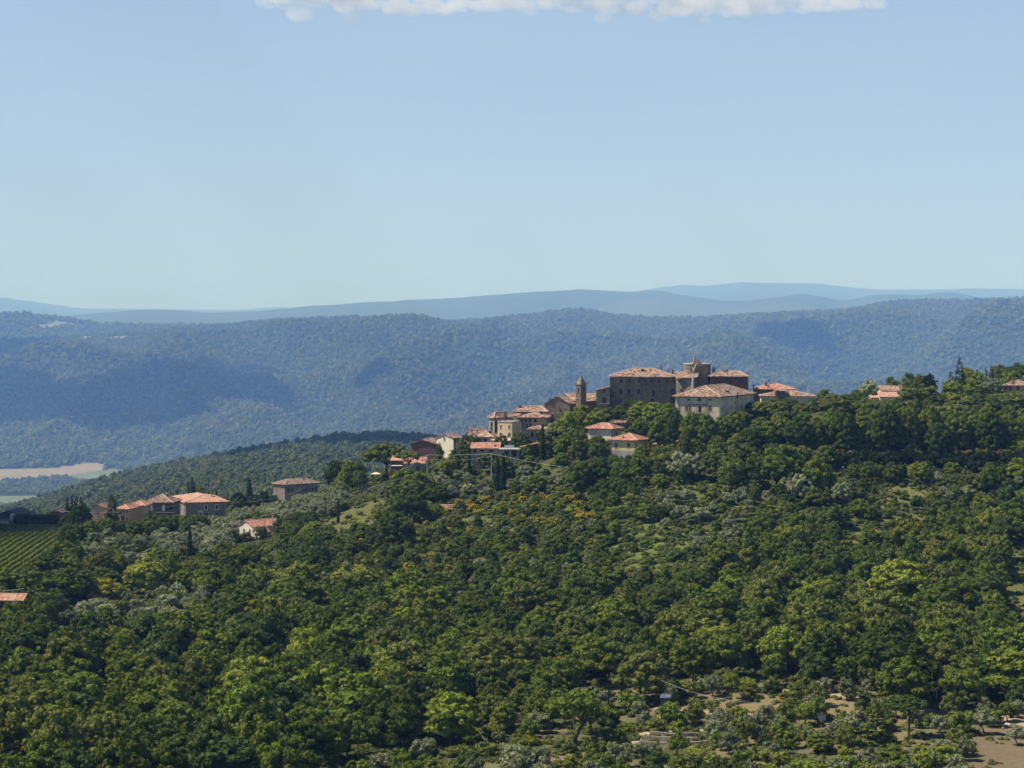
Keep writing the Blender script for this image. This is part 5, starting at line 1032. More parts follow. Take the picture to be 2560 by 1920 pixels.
for u, Y, vt, w_, tn, k_, lb in ((2175, 800, 951, 66, 'pale green', 'pale', 'pale airy tree left of the orange roofed crest house'), (2228, 805, 946, 46, 'mid green', 'broad', 'tree behind the pale-tiled crest roof'), (2272, 800, 938, 44, 'mid green', 'broad', 'tree behind the right end of the crest roof'),
                     (2300, 795, 942, 40, 'olive green', 'broad', 'olive-toned tree left of the blackish one on the crest'), (2325, 790, 941, 40, 'blackish green', 'broad', 'blackish spreading tree on the crest'), (2270, 745, 966, 60, 'olive green', 'broad', 'grey-olive tree in front of the crest house'),
                     (2315, 745, 964, 64, 'olive green', 'broad', 'grey-olive tree right of the crest house'), (2425, 785, 925, 56, 'bright green', 'broad', 'bright tree right of the tallest fir'), (2450, 780, 935, 50, 'bright green', 'broad', 'bright green tree between fir and crest roof'), (2380, 745, 958, 60, 'bright green', 'broad', 'light green tree under the tallest fir'),
                     (2475, 775, 948, 60, 'grey-green', 'broad', 'greyish round tree left of the right-edge roof'), (2500, 810, 912, 60, 'grey-green', 'open', 'bare greyish tree on the skyline near the right edge'), (2535, 790, 930, 60, 'bright green', 'broad', 'yellowish tree above the right-edge roof'),
                     (2430, 752, 960, 60, 'mid green', 'broad', 'tree before the light ones under the crest'), (2140, 745, 977, 44, 'mid green', 'broad', 'tree poking out behind the stone pine domes'), (2060, 745, 977, 50, 'mid green', 'broad', 'round tree right of the pale-tiled low house')):
    X(k_, u, Y, vt, w_, tn, 'broadleaf_tree', lb, 'tree', 'trees on the right-hand crest')
G_ = 'pale willows on the slope'
for u, Y, vt, w_, lb in ((1700, 628, 1128, 70, 'left silvery billowing willow below the villa trunks'), (1738, 618, 1138, 66, 'right silvery willow beside the purple-leaved tree'), (2000, 598, 1185, 76, 'pale willow in the middle of the right scrub'), (2108, 590, 1205, 60, 'second pale willow, right of the first in the scrub')):
    X('pale', u, Y, vt, w_, 'silvery', 'willow_tree', lb, 'tree', G_)
X('pale', 1968, 604, 1193, 50, 'pale green', 'willow_tree', 'light green willow touching the middle scrub willow', 'tree', G_)
X('broad', 1762, 622, 1135, 44, 'russet', 'broadleaf_tree', 'purple-red leaved tree by the utility pole', 'tree')
for u, Y, vt, w_, tn, lb in ((1950, 620, 1125, 110, 'mid green', 'large round tree below the left half of the avenue'), (1900, 622, 1140, 70, 'dark green', 'dark tree right of the fig-like bushes below the avenue'), (1830, 622, 1142, 70, 'mid green', 'spreading bush-tree right of the utility pole'), (2010, 624, 1118, 50, 'olive green', 'lighter tree between the two large ones below the avenue'), (2050, 612, 1148, 84, 'mid green', 'large round tree left of the dark bank'),
                             (2020, 600, 1200, 60, 'blue-green', 'blue-green tree behind the middle willows'), (1512, 600, 1148, 64, 'dark green', 'round dark tree in the scrub left of the yellow house'), (1480, 605, 1160, 44, 'mid green', 'tree left of the round dark one below the yellow house'), (1170, 600, 1405, 60, 'dark green', 'dark oak right of the yellow broom patch'),
                             (1565, 590, 1200, 50, 'dark green', 'dark tree low under the yellow house'), (2545, 612, 1150, 60, 'bright green', 'bright tree at the right edge in front of the avenue'), (2480, 604, 1170, 70, 'mid green', 'tree below the right end of the avenue'), (790, 600, 1372, 76, 'dark green', 'dark tree right of the white farm cottage'), (705, 640, 1358, 52, 'dark green', 'dark tree hiding the end of the white farm cottage')):
    X('broad', u + (18 if u == 705 else 0), Y, vt, w_, tn, 'broadleaf_tree', lb, 'tree', 'large trees on the slope')
for u, Y, vt, w_, tn in ((383, 735, 1277, 30, 'dark green'), (368, 742, 1284, 26, 'mid green'), (405, 725, 1294, 40, 'mid green'), (378, 716, 1304, 44, 'mid green'), (350, 705, 1318, 44, 'mid green'), (262, 712, 1297, 40, 'bright green'), (205, 742, 1290, 34, 'mid green'), (180, 745, 1287, 30, 'mid green'), (660, 940, 1232, 30, 'blackish green'), (590, 930, 1238, 44, 'dark green'), (600, 925, 1236, 40, 'blackish green'), (560, 920, 1243, 40, 'dark green'), (520, 930, 1232, 40, 'mid green'), (500, 920, 1222, 40, 'mid green'), (640, 930, 1240, 50, 'dark green'), (680, 960, 1240, 40, 'dark green')):
    X('broad', u, Y, vt, w_, tn, 'broadleaf_tree', None, 'tree', 'trees around the left hamlet')
AUTO_HAMLET = [o_ for o_ in bpy.data.objects if o_.get('group') == 'trees around the left hamlet']
# clipped dark hedge in front of the barn
g = np.random.default_rng(5); cl = [((x, g.normal() * 0.3, 1.3 + g.uniform(-.3, .9)), g.uniform(0.9, 1.35)) for x in np.arange(-7.2, 7.3, 0.55)] + [((x, g.normal() * 0.3, 3.1 + g.uniform(-.2, .3)), g.uniform(0.8, 1.1)) for x in np.arange(-7, 7.1, 0.6)]
h_ = bpy.data.objects.new('hedge', crown_mesh('hedge', g, cl, 55, 0.34, M['leaf'])); COL.objects.link(h_); h_.location = gpt(92, 752); h_.color = (*TONE['blackish green'], 1); tag(h_, 'tall clipped blackish hedge in front of the long shed at the left', 'hedge')
# vine-covered pergola left of the yellow house
h_ = bpy.data.objects.new('vine_pergola', crown_mesh('vine_pergola', g, [((x, y, 2.6), 0.7) for x in np.arange(-3, 3.1, 0.8) for y in (-1, 0, 1)], 80, 0.3, M['leaf'], sq=(1, 1, 0.4))); COL.objects.link(h_); h_.location = gpt(1503, 672); h_.color = (*TONE['bright green'], 1); tag(h_, 'flat bright green vine pergola left of the yellow house', 'pergola')

# ---- vineyard rows
g = np.random.default_rng(9)
A0, A1 = gpt(-60, 628), gpt(205, 725)
rows_n = 0
d_ = (gpt(120, 718) - gpt(-10, 640)); d_.z = 0; L_ = d_.length; d_.normalize(); nrm_ = Vector((d_.y, -d_.x, 0))
base_ = gpt(-10, 640)
vrows = []
for k in range(-10, 17):
    pts = []
    for s_ in np.arange(-30, 130, 0.55):
        p = base_ + nrm_ * (k * 2.5) + d_ * float(s_)
        if p.y < 590 or p.y > 726: continue
        uu = 1280 + F * p.x / p.y; vv = VH - F * gz(p.x, p.y) / p.y
        if uu < -60 or not inpoly(np.array([uu]), np.array([vv]), [(-60, 1338), (212, 1338), (195, 1372), (150, 1412), (105, 1452), (70, 1480), (-60, 1490)])[0]: continue
        pts.append((p.x, p.y, gz(p.x, p.y)))
    if len(pts) < 12: continue
    o0 = Vector(pts[0]); cl = [((x - o0.x + g.normal() * .08, y - o0.y + g.normal() * .08, z - o0.z + 0.85 + g.normal() * 0.12), g.uniform(0.36, 0.58)) for x, y, z in pts]
    me = crown_mesh('vine_row', g, cl, 130, 0.24, M['leaf'], core=True, sq=(0.8, 0.8, 1.25)); o_ = bpy.data.objects.new('vine_row', me); COL.objects.link(o_); o_.location = o0; o_.color = (*TONE['bright green'], 1); vrows.append((1280 + F * o0.x / o0.y, o_))
vrows.sort(key=lambda q: q[0])
for i, (u_, o_) in enumerate(vrows): tag(o_, 'vineyard row, %s of the slanting rows counted from the left' % (ORD[i] if i < 20 else 'last but %d' % (len(vrows) - 1 - i) if i < len(vrows) - 1 else 'very last'), 'vine row', 'rows of the vineyard'); TREES.append((o_.location.x, o_.location.y, 1))

# ---- scattered vegetation: kinds and tones by zones read off the photograph
def Zn(poly, dens, mix, sp, clear=False): return (poly, dens, mix, sp)
# mix: list of (weight, kind, name, cat, (hmin, hmax), aspect W/H, tones)
BR = lambda h0, h1, tones, w=1.0: (w, 'broad', 'broadleaf_tree', 'tree', (h0, h1), 1.0, tones)
SH = lambda h0, h1, tones, w=1.0: (w, 'shrub', 'shrub', 'shrub', (h0, h1), 1.45, tones)
OL = lambda h0, h1, tones=('grey-green', 'grey-green', 'silvery'), w=1.0: (w, 'olive', 'olive_tree', 'olive tree', (h0, h1), 1.08, tones)
BM = lambda h0, h1, w=1.0: (w, 'broom', 'broom_bush', 'broom', (h0, h1), 1.5, ('olive green', 'mid green'))
NONE = []
DG = ('dark green', 'dark green', 'mid green', 'mid green', 'mid green', 'blue-green', 'olive green')
MG = ('mid green', 'mid green', 'bright green', 'dark green', 'olive green')
ZONES = [
 (P_VINE, 0, NONE, 5), ([(-100, 1300), (215, 1312), (215, 1345), (-100, 1345)], 0.12, [SH(1.2, 2.2, ('dark green', 'grey-green'))], 4),
 (P_MEADOW, 0, NONE, 5), ([(1120, 1268), (1260, 1272), (1250, 1296), (1120, 1300)], 0.05, [SH(1, 1.6, MG)], 4),
 ([(315, 1384), (410, 1375), (412, 1412), (330, 1425)], 0, NONE, 5), (P_RMEAD, 0, NONE, 5),
 ([(2060, 1160), (2600, 1160), (2600, 1188), (2330, 1196), (2060, 1192)], 0.0, NONE, 4),
 ([(1765, 1165), (1640, 1165), (1640, 1185), (1765, 1185)], 0, NONE, 4),
 # dirt and grass clearings of the foreground
 ([(1480, 1690), (1560, 1690), (1560, 1730), (1500, 1735)], 0.0, NONE, 4), ([(1395, 1790), (1470, 1770), (1560, 1800), (1530, 1850), (1440, 1880), (1300, 1880), (1340, 1830)], 0.08, [SH(1, 2, MG)], 4),
 ([(1540, 1838), (1640, 1808), (1770, 1800), (1775, 1858), (1600, 1862)], 0.0, NONE, 4),
 ([(1690, 1725), (1940, 1722), (1960, 1775), (1700, 1782)], 0.10, [SH(1, 2, ('olive green', 'brownish')), OL(2.5, 3.5)], 5),
 ([(2060, 1738), (2190, 1745), (2185, 1800), (2060, 1795)], 0.0, NONE, 5), ([(1985, 1785), (2080, 1785), (2080, 1812), (1985, 1812)], 0.0, NONE, 4),
 ([(2420, 1850), (2470, 1795), (2900, 1760), (2900, 2020), (2440, 2000)], 0.07, [OL(2.2, 3.2), SH(1, 1.6, ('olive green',))], 4),
 (P_TERRACE, 0.70, [OL(2.8, 4.4, ('grey-green', 'olive green', 'grey-green', 'mid green')), SH(1.6, 3.2, MG + ('olive green',), 0.6)], 4.4),
 ([(900, 1870), (1500, 1855), (1700, 1890), (1700, 2040), (700, 2040)], 0.9, [OL(3.0, 4.2, ('grey-green', 'olive green', 'grey-green')), SH(1.6, 2.8, MG, 0.9)], 4.2),
 # olive grove of the left slope
 ([(470, 1345), (520, 1296), (600, 1280), (700, 1255), (800, 1228), (925, 1200), (1000, 1200), (960, 1240), (860, 1262), (790, 1296), (700, 1300), (640, 1296), (602, 1302), (592, 1360), (520, 1400), (430, 1400), (320, 1400), (285, 1350), (380, 1345)], 0.98, [OL(3.6, 4.8)], 4.1),
 ([(205, 1330), (470, 1330), (450, 1420), (190, 1455)], 0.55, [OL(3.2, 4.4), SH(1.5, 3, MG, 0.7)], 4.6),
 ([(170, 1478), (330, 1452), (480, 1468), (600, 1510), (560, 1555), (420, 1560), (310, 1585), (120, 1615), (70, 1590), (160, 1560)], 0.85, [OL(3.2, 4.4, ('grey-green', 'silvery', 'olive green')), SH(1.4, 2.6, MG + ('grey-green',), 0.35)], 4.2),
 ([(0, 1440), (100, 1440), (130, 1480), (0, 1490)], 0.4, [SH(1.4, 3, ('blue-green', 'grey-green'))], 4),
 ([(1050, 1170), (1240, 1165), (1235, 1240), (1050, 1235)], 0.9, [OL(3.4, 4.6, ('grey-green', 'silvery')), SH(1.5, 2.5, MG, 0.3)], 4.0),
 ([(1262, 1150), (1440, 1135), (1450, 1215), (1262, 1210)], 0.9, [OL(3.2, 4.4, ('grey-green', 'silvery', 'olive green')), SH(2, 3.4, MG, 0.8)], 3.8),
 ([(1100, 1228), (1480, 1215), (1480, 1300), (1100, 1296)], 0.74, [SH(1.5, 2.8, MG), BM(1.5, 2.4, 0.95), SH(1.4, 2.2, ('olive green', 'grey-green'), 0.4)], 3.0),
 ([(935, 1290), (1150, 1285), (1190, 1420), (1000, 1440), (930, 1400)], 0.66, [SH(1.5, 3, MG), BM(1.5, 2.4, 0.5), BR(3.2, 4.6, DG, 0.5)], 3.4),
 ([(1650, 1235), (1760, 1218), (1860, 1232), (1900, 1330), (1860, 1390), (1760, 1370), (1660, 1310)], 0.88, [OL(2.6, 4.2, ('grey-green', 'grey-green', 'silvery')), SH(1.6, 2.8, ('dark green', 'olive green'), 0.5), BM(1.4, 2, 0.14)], 3.5),
 ([(1590, 1215), (1840, 1190), (1850, 1232), (1600, 1245)], 0.3, [SH(1.0, 1.8, ('bright green', 'mid green')), BM(1.2, 1.8, 0.25)], 3),
 ([(1560, 1285), (1760, 1290), (1800, 1400), (1740, 1450), (1560, 1430), (1500, 1380)], 0.32, [SH(0.9, 2.0, ('bright green', 'mid green', 'olive green')), SH(2, 3.2, ('dark green',), 0.18)], 2.6),
 ([(1200, 1290), (1345, 1290), (1350, 1325), (1200, 1330)], 0.4, [SH(1, 2, MG)], 3),
 ([(2060, 1188), (2340, 1195), (2330, 1330), (2230, 1390), (2120, 1380), (2080, 1280)], 0.40, [SH(1.0, 2.2, ('mid green', 'olive green', 'dark green')), BR(3.4, 4.6, DG, 0.22)], 3.2),
 ([(1000, 1215), (2600, 1185), (2600, 1250), (2000, 1300), (1700, 1440), (1000, 1440)], 0.72, [SH(1.8, 3.6, ('dark green', 'dark green', 'mid green', 'blue-green', 'olive green')), BR(3.4, 5.2, DG, 0.7), OL(2.8, 3.8, ('grey-green',), 0.25), BM(1.4, 2.2, 0.10)], 3.3),
 ([(600, 1290), (1000, 1290), (1560, 1430), (1700, 1440), (1900, 1420), (2000, 1470), (1500, 1530), (560, 1490), (500, 1430)], 0.85, [BR(3.8, 5.8, DG + ('bright green', 'bright green', 'yellow-green')), SH(2, 3.4, MG, 0.55), OL(3, 4, ('grey-green',), 0.10), BM(1.6, 2.4, 0.07)], 3.9),
 ([(1100, 1480), (1700, 1470), (1750, 1560), (1100, 1600)], 0.97, [BR(3.8, 7.0, ('mid green', 'bright green', 'bright green', 'yellow-green', 'dark green', 'blue-green')), SH(2, 3.4, MG, 0.2)], 4.6),
 ([(0, 1640), (900, 1560), (1100, 1700), (900, 2040), (-200, 2040), (-200, 1600)], 0.98, [BR(5.6, 10.5, ('dark green', 'dark green', 'mid green', 'blue-green', 'mid green', 'olive green'))], 5.8),
 ([(1700, 1480), (2600, 1400), (2700, 1760), (1600, 1760)], 0.98, [BR(5.0, 9.6, ('mid green', 'olive green', 'mid green', 'olive green', 'dark green', 'mid green', 'olive green'))], 5.4),
 ([(-300, 1100), (3000, 1100), (3000, 2200), (-300, 2200)], 0.97, [BR(4.6, 8.6, DG + ('bright green', 'olive green'))], 5.2),
]
ZONES.append(([(-400, 1000), (225, 1000), (560, 1100), (600, 1250), (560, 1296), (440, 1300), (380, 1292), (220, 1303), (-400, 1308)], 0, NONE, 5))
NOWOOD = len(ZONES) - 1
# keep-out: houses, roads, the planted trees
KEEP = []
for o_ in bpy.data.objects:
    if o_.parent is None and o_.get('category') in ('house', 'shed', 'outbuilding', 'barn', 'church', 'castle', 'shelter', 'gate', 'silo', 'bell tower'):
        xs, ys = [], []
        for ch in o_.children:
            if ch.type == 'MESH' and ch.name.split('.')[0] in ('wall', 'wing', 'keep', 'side_block'):
                for c_ in ch.bound_box: xs.append(o_.location.x + ch.location.x + c_[0]); ys.append(o_.location.y + ch.location.y + c_[1])
        if xs: KEEP.append((min(xs), max(xs), min(ys), max(ys)))
def blocked(x, y, r):
    for x0, x1, y0, y1 in KEEP:
        if x0 - r < x < x1 + r and y0 - r < y < y1 + r: return True
    return False
VIEWBLOCK = [(2210, 2335, 1848, 377), (2140, 2240, 1880, 371), (2018, 2085, 1892, 364), (-10, 50, 1318, 750), (2025, 2070, 1806, 392), (1436, 1560, 1795, 380),  # things that must stay in sight: (u0, u1, v_top of what stays free, Y of the thing)
 (1525, 1620, 1140, 662), (1470, 1553, 1092, 690), (596, 680, 1364, 692), (596, 704, 1336, 692), (2512, 2620, 1535, 575), (1090, 1158, 1138, 700), (1244, 1300, 1118, 700), (1036, 1062, 1184, 730), (228, 345, 1304, 755), (433, 570, 1290, 845), (684, 800, 1234, 1095), (1178, 1250, 1120, 690), (1248, 1300, 1140, 688), (1343, 1370, 1160, 688), (1298, 1348, 1125, 690), (1085, 1140, 1276, 652), (0, 150, 1326, 748), (-20, 58, 1512, 537), (1420, 1452, 1800, 380), (462, 486, 1412, 650), (2240, 2300, 1862, 388), (1480, 1560, 1730, 398), (1540, 1640, 1856, 378), (2028, 2066, 1803, 386), (1232, 1268, 1180, 670), (360, 440, 1290, 800), (930, 960, 1186, 720), (840, 850, 1286, 688), (2235, 2320, 1150, 640), (2100, 2560, 1158, 640), (736, 760, 1309, 688), (780, 798, 1306, 688)]
cell = {}
def free(x, y, r):
    cx_, cy_ = int(x // 8), int(y // 8)
    for a_ in (-1, 0, 1):
        for b_ in (-1, 0, 1):
            for (px, py, pr_) in cell.get((cx_ + a_, cy_ + b_), ()):
                if (px - x) ** 2 + (py - y) ** 2 < (0.5 * (r + pr_)) ** 2: return False
    return True
def occupy(x, y, r): cell.setdefault((int(x // 8), int(y // 8)), []).append((x, y, r))
for x, y, r in TREES: occupy(x, y, max(2.0, r * 1.5))
g = np.random.default_rng(77); CAND = []
N_TRY = 60000
# a few veteran trees with wide crowns first
nb = 0
for _ in range(4000):
    if nb >= 70: break
    y = float(np.sqrt(g.uniform(350 ** 2, 600 ** 2))); u_ = float(g.uniform(-60, 2600)); x = wx(u_, y); z = gz(x, y); v_ = VH - F * (z + 4) / y
    if v_ < 1450: continue
    if not any(inpoly(np.array([u_]), np.array([v_]), ZONES[k_][0])[0] for k_ in (len(ZONES) - 5, len(ZONES) - 4, len(ZONES) - 3, len(ZONES) - 2)): continue
    if any(inpoly(np.array([u_]), np.array([v_]), z_[0])[0] for z_ in ZONES[:21]): continue
    H = float(g.uniform(8.5, 11.5)); W_ = H * float(g.uniform(1.0, 1.35)); vtop = v_ - (H - 4) * F / y
    if not free(x, y, W_ * .95) or blocked(x, y, W_ * .4) or any(a_ - 85 < u_ < b_ + 85 and y < Yb_ and vtop < vt_ + 10 for a_, b_, vt_, Yb_ in VIEWBLOCK): continue
    occupy(x, y, W_ * .8); nb += 1
    CAND.append((H * F / y, 'broad', 'broadleaf_tree', 'tree', x, y, H, W_, ('mid green', 'dark green', 'olive green', 'mid green', 'bright green')[nb % 5], u_, v_ - 1.5 * F / y))
print('VETERANS', nb)
ys_ = np.sqrt(g.uniform(335 ** 2, 860 ** 2, N_TRY)); us_ = g.uniform(-260, 2820, N_TRY); xs_ = (us_ - 1280) / F * ys_; zs_ = ground(xs_, ys_); rs_ = g.random((N_TRY, 4))
vg_ = VH - F * zs_ / ys_; vc_ = vg_ - 2.2 * F / ys_
zi = np.full(N_TRY, -1)
for k, z_ in reversed(list(enumerate(ZONES))):
    m_ = inpoly(us_, vc_ if k not in (0, 2, 4, 5, 6, 7) else vg_, z_[0]); zi[m_] = k
zi[inpoly(us_, vc_, ZONES[NOWOOD][0])] = NOWOOD
dn = fbm(xs_ / 11, ys_ / 11, 91, 3)
for i in range(N_TRY):
    k = zi[i]
    if k < 0: continue
    poly, dens, mix, sp = ZONES[k]
    if not mix: continue
    # holes in the cover come in patches, not evenly
    if dens < 0.97 and dn[i] + 0.5 > dens * 1.05 + 0.02: continue
    if ys_[i] > 700 and 860 < us_[i] < 1420 and ys_[i] > 706: continue
    if ys_[i] > 690 and us_[i] >= 1420: continue
    if ys_[i] > 640 and 1640 < us_[i] and (vg_[i] < 1150): continue
    x, y = float(xs_[i]), float(ys_[i])
    ww = sum(q[0] for q in mix); r0 = rs_[i, 0] * ww
    for q in mix:
        r0 -= q[0]
        if r0 <= 0: break
    wgt, kind, name, cat, (h0, h1), asp, tones = q
    H = h0 + (h1 - h0) * rs_[i, 1]; H *= 1.0; W_ = H * asp * (0.82 + 0.55 * rs_[i, 2] ** 1.5); rad = sp * (0.8 + 0.3 * rs_[i, 2]) * (W_ / 5.5 if kind == 'broad' else 1.0) ** 0.5
    if not free(x, y, rad) or blocked(x, y, W_ * 0.35): continue
    vtop = vg_[i] - H * F / y
    bad = False
    for a_, b_, vt_, Yb_ in VIEWBLOCK:
        hw = W_ * .35 * F / y
        if a_ - hw < us_[i] < b_ + hw and y < Yb_ and vtop < vt_ and vg_[i] > vt_ - 45:
            H2 = (vg_[i] - vt_) * y / F
            if H2 < 1.2: bad = True; break
            W_ *= max(0.5, H2 / H); H = H2; vtop = vt_
    if bad: continue
    # tones gather in patches
    ti = int((vnoise(np.array([x / 9.0]), np.array([y / 16.0]), 5)[0] + 0.5) * 0.75 * len(tones) + rs_[i, 3] * 0.5 * len(tones)) % len(tones)
    occupy(x, y, rad); CAND.append((H * F / y, kind, name, cat, x, y, H, W_, tones[ti], us_[i], vg_[i] - 0.6 * H * F / y))
CAND.sort(key=lambda q: -q[0] * q[7])
LIM = {'broadleaf_tree': 300 - sum(1 for o_ in bpy.data.objects if o_.name.split('.')[0] == 'broadleaf_tree'), 'olive_tree': 270, 'shrub': 270, 'broom_bush': 110}
cnt = {}; IND, REST = [], []
for q in CAND:
    inview = -30 < q[9] < 2590 and q[10] < 1935
    if inview and cnt.get(q[2], 0) < LIM[q[2]]: cnt[q[2]] = cnt.get(q[2], 0) + 1; IND.append(q)
    else: REST.append(q)
# labels from look and place
def band(v):
    for lim, ph in ((1180, 'among the village houses'), (1235, 'just below the village'), (1290, 'high on the slope'), (1345, 'on the upper slope'), (1400, 'in the upper scrub'), (1455, 'in the middle scrub'), (1510, 'at the top of the wood'), (1570, 'high in the wood'), (1630, 'in the middle of the wood'), (1690, 'low in the wood'), (1745, 'at the foot of the wood'), (1800, 'on the upper foreground terraces'), (1860, 'on the lower foreground terraces')):
        if v < lim: return ph
    return 'along the bottom edge'
def size_word(kind, H, W_):
    a_, b_ = {'broadleaf_tree': (5.0, 7.2), 'olive_tree': (3.5, 4.1), 'shrub': (2.0, 2.9), 'broom_bush': (1.7, 2.1)}[kind]
    return 'small' if H < a_ else 'middling' if H < b_ else 'large'
KW = {'broadleaf_tree': 'broadleaf tree', 'olive_tree': 'olive tree', 'shrub': 'shrub', 'broom_bush': 'broom in flower'}
grp = {}
for q in IND: grp.setdefault((size_word(q[2], q[6], q[7]), q[8], q[2], band(q[10])), []).append(q)
LBL = {}
for (sw, tn, nm, bd), L_q in grp.items():
    L_q.sort(key=lambda q: q[9])
    for i, q in enumerate(L_q):
        s_ = '%s %s %s %s' % (sw, tn, KW[nm], bd)
        if len(L_q) > 1: s_ += ', %s from the left' % ORD[i] if i < 20 else ', far right'
        LBL[id(q)] = s_
GN = {'broadleaf_tree': 'broadleaf trees of the wood', 'olive_tree': 'olive trees on the terraces and the slope', 'shrub': 'shrubs of the scrub', 'broom_bush': 'broom bushes in flower'}
for q in IND: plant(q[1], q[4], q[5], q[6], q[7], q[8], q[2], LBL[id(q)], q[3], GN[q[2]], var=0.24)
AUTO_HAMLET.sort(key=lambda o_: o_.location.x / o_.location.y)
for i, o_ in enumerate(AUTO_HAMLET): o_['label'] = 'tree around the left hamlet and its farmhouse, %s from the left' % ORD[i]

# ---- the rest as stuff: instanced on points
def stuff(name, pts_, scl, rot, pick, protos, label, colr=None):
    """pts (N,3), scl (N,3), rot (N,), pick (N,) into protos (list of meshes)"""
    me = bpy.data.meshes.new(name); n = len(pts_); me.vertices.add(n); me.vertices.foreach_set('co', np.asarray(pts_, np.float32).ravel())
    for an, ty, arr in (('scl', 'FLOAT_VECTOR', scl), ('rotz', 'FLOAT', rot), ('pick', 'INT', pick)):
        at_ = me.attributes.new(an, ty, 'POINT'); at_.data.foreach_set('vector' if ty == 'FLOAT_VECTOR' else 'value', np.asarray(arr, np.float32 if ty != 'INT' else np.int32).ravel())
    o_ = bpy.data.objects.new(name, me); COL.objects.link(o_); tag(o_, label, None, kind='stuff')
    ng = bpy.data.node_groups.new(name + '_scatter', 'GeometryNodeTree'); ng.interface.new_socket('Geometry', in_out='INPUT', socket_type='NodeSocketGeometry'); ng.interface.new_socket('Geometry', in_out='OUTPUT', socket_type='NodeSocketGeometry')
    gi = ng.nodes.new('NodeGroupInput'); go_ = ng.nodes.new('NodeGroupOutput'); ip = ng.nodes.new('GeometryNodeInstanceOnPoints'); ip.inputs['Pick Instance'].default_value = True
    jn = ng.nodes.new('GeometryNodeJoinGeometry')
    for pm in protos:
        po = bpy.data.objects.new(pm.name + '_source', pm); oi = ng.nodes.new('GeometryNodeObjectInfo'); oi.inputs['Object'].default_value = po; oi.inputs['As Instance'].default_value = True
        ng.links.new(oi.outputs['Geometry'], jn.inputs[0])
    def attr(nm, ty):
        a_ = ng.nodes.new('GeometryNodeInputNamedAttribute'); a_.data_type = ty; a_.inputs['Name'].default_value = nm; return a_.outputs['Attribute']
    cx = ng.nodes.new('ShaderNodeCombineXYZ'); ng.links.new(attr('rotz', 'FLOAT'), cx.inputs['Z']); ng.links.new(cx.outputs[0], ip.inputs['Rotation'])
    ng.links.new(attr('scl', 'FLOAT_VECTOR'), ip.inputs['Scale']); ng.links.new(attr('pick', 'INT'), ip.inputs['Instance Index'])
    ng.links.new(gi.outputs[0], ip.inputs['Points']); ng.links.new(jn.outputs[0], ip.inputs['Instance']); ng.links.new(ip.outputs[0], go_.inputs[0])
    md = o_.modifiers.new('scatter', 'NODES'); md.node_group = ng; return o_
# woodland and scrub beyond the individually built ones: same trees with mixed foliage colours
MIX_W = [(0.0, TONE['dark green']), (0.3, TONE['mid green']), (0.5, TONE['blue-green']), (0.7, TONE['olive green']), (0.85, TONE['bright green']), (1.0, TONE['dark green'])]
M['leaf_mixed'] = leaf_mat('woodland_leaves', use_obj=False, c2=MIX_W, amp=0.38, trans=0.22)
M['leaf_grey'] = leaf_mat('olive_leaves_far', use_obj=False, c2=[(0, TONE['grey-green']), (0.5, TONE['silvery']), (1, TONE['olive green'])], amp=0.28, trans=0.12)
def recolour(me_, m_):
    c = me_.copy(); c.materials[0] = m_; return c
for nm, kd, mt, lb in (('woodland', ('broadleaf_tree',), 'leaf_mixed', 'mass of broadleaf wood filling in behind the nearer trees'), ('undergrowth', ('shrub', 'broom_bush'), 'leaf_mixed', 'mass of scrub between the larger bushes'), ('olive_foliage', ('olive_tree',), 'leaf_grey', 'mass of grey-green olive foliage filling the grove')):
    qs = [q for q in REST if q[2] in kd]
    if not qs: continue
    kk = qs[0][1] if nm != 'undergrowth' else 'shrub'; pr = PROTO[kk]; g = np.random.default_rng(3); pk = g.integers(0, len(pr), len(qs))
    P3 = np.array([(q[4], q[5], gz(q[4], q[5]) - 0.1) for q in qs]); S3 = np.array([(q[7] / pr[p_][2], q[7] / pr[p_][2], q[6] / pr[p_][3]) for q, p_ in zip(qs, pk)])
    stuff(nm, P3, S3, g.uniform(0, 6.28, len(qs)), pk, [recolour(p_[0], M[mt]) for p_ in pr], lb)
# grass tufts and brambles on the open slope (nobody could count them)
g = np.random.default_rng(12); n = 42000
ys_ = np.sqrt(g.uniform(345 ** 2, 790 ** 2, n)); us_ = g.uniform(-60, 2620, n); xs_ = (us_ - 1280) / F * ys_; zs_ = ground(xs_, ys_); vg_ = VH - F * zs_ / ys_
keep_ = ~((inpoly(us_, vg_, P_MEADOW) | inpoly(us_, vg_, P_RMEAD)) & (g.random(n) > 0.25)) & (fbm(xs_ / 6, ys_ / 6, 15) > -0.25) & ~inpoly(us_, vg_, P_VINE) & ~(inpoly(us_, vg_, P_SOIL_R) & (g.random(n) > 0.1)) & ~(inpoly(us_, vg_, P_TERRACE) & (g.random(n) > 0.35)) & ~((vg_ > 1150) & (vg_ < 1172) & (us_ > 1980))
g2 = np.random.default_rng(13); tuft = [crown_mesh('tuft', g2, [((g2.normal() * .5, g2.normal() * .5, 0.15), g2.uniform(.35, .6)) for _ in range(4)], 70, 0.22, M['leaf_mixed'], core=True, sq=(1, 1, 0.8)) for _ in range(4)]
MIXG = [(0.0, (0.07, 0.09, 0.022)), (0.35, (0.11, 0.13, 0.03)), (0.6, (0.085, 0.10, 0.035)), (0.8, (0.15, 0.15, 0.05)), (1.0, (0.05, 0.07, 0.02))]
M['bramble'] = leaf_mat('bramble_leaves', use_obj=False, c2=MIXG, amp=0.35, trans=0.2)
for t_ in tuft: t_.materials[0] = M['bramble']
n = int(keep_.sum()); s1 = g.uniform(0.6, 1.7, n)
stuff('brambles_and_grass', np.stack([xs_, ys_, zs_], -1)[keep_], np.stack([s1, s1, s1 * g.uniform(0.6, 1.2, n)], -1), g.uniform(0, 6.28, n), g.integers(0, 4, n), tuft, 'long grass, brambles and weeds covering the open slope')

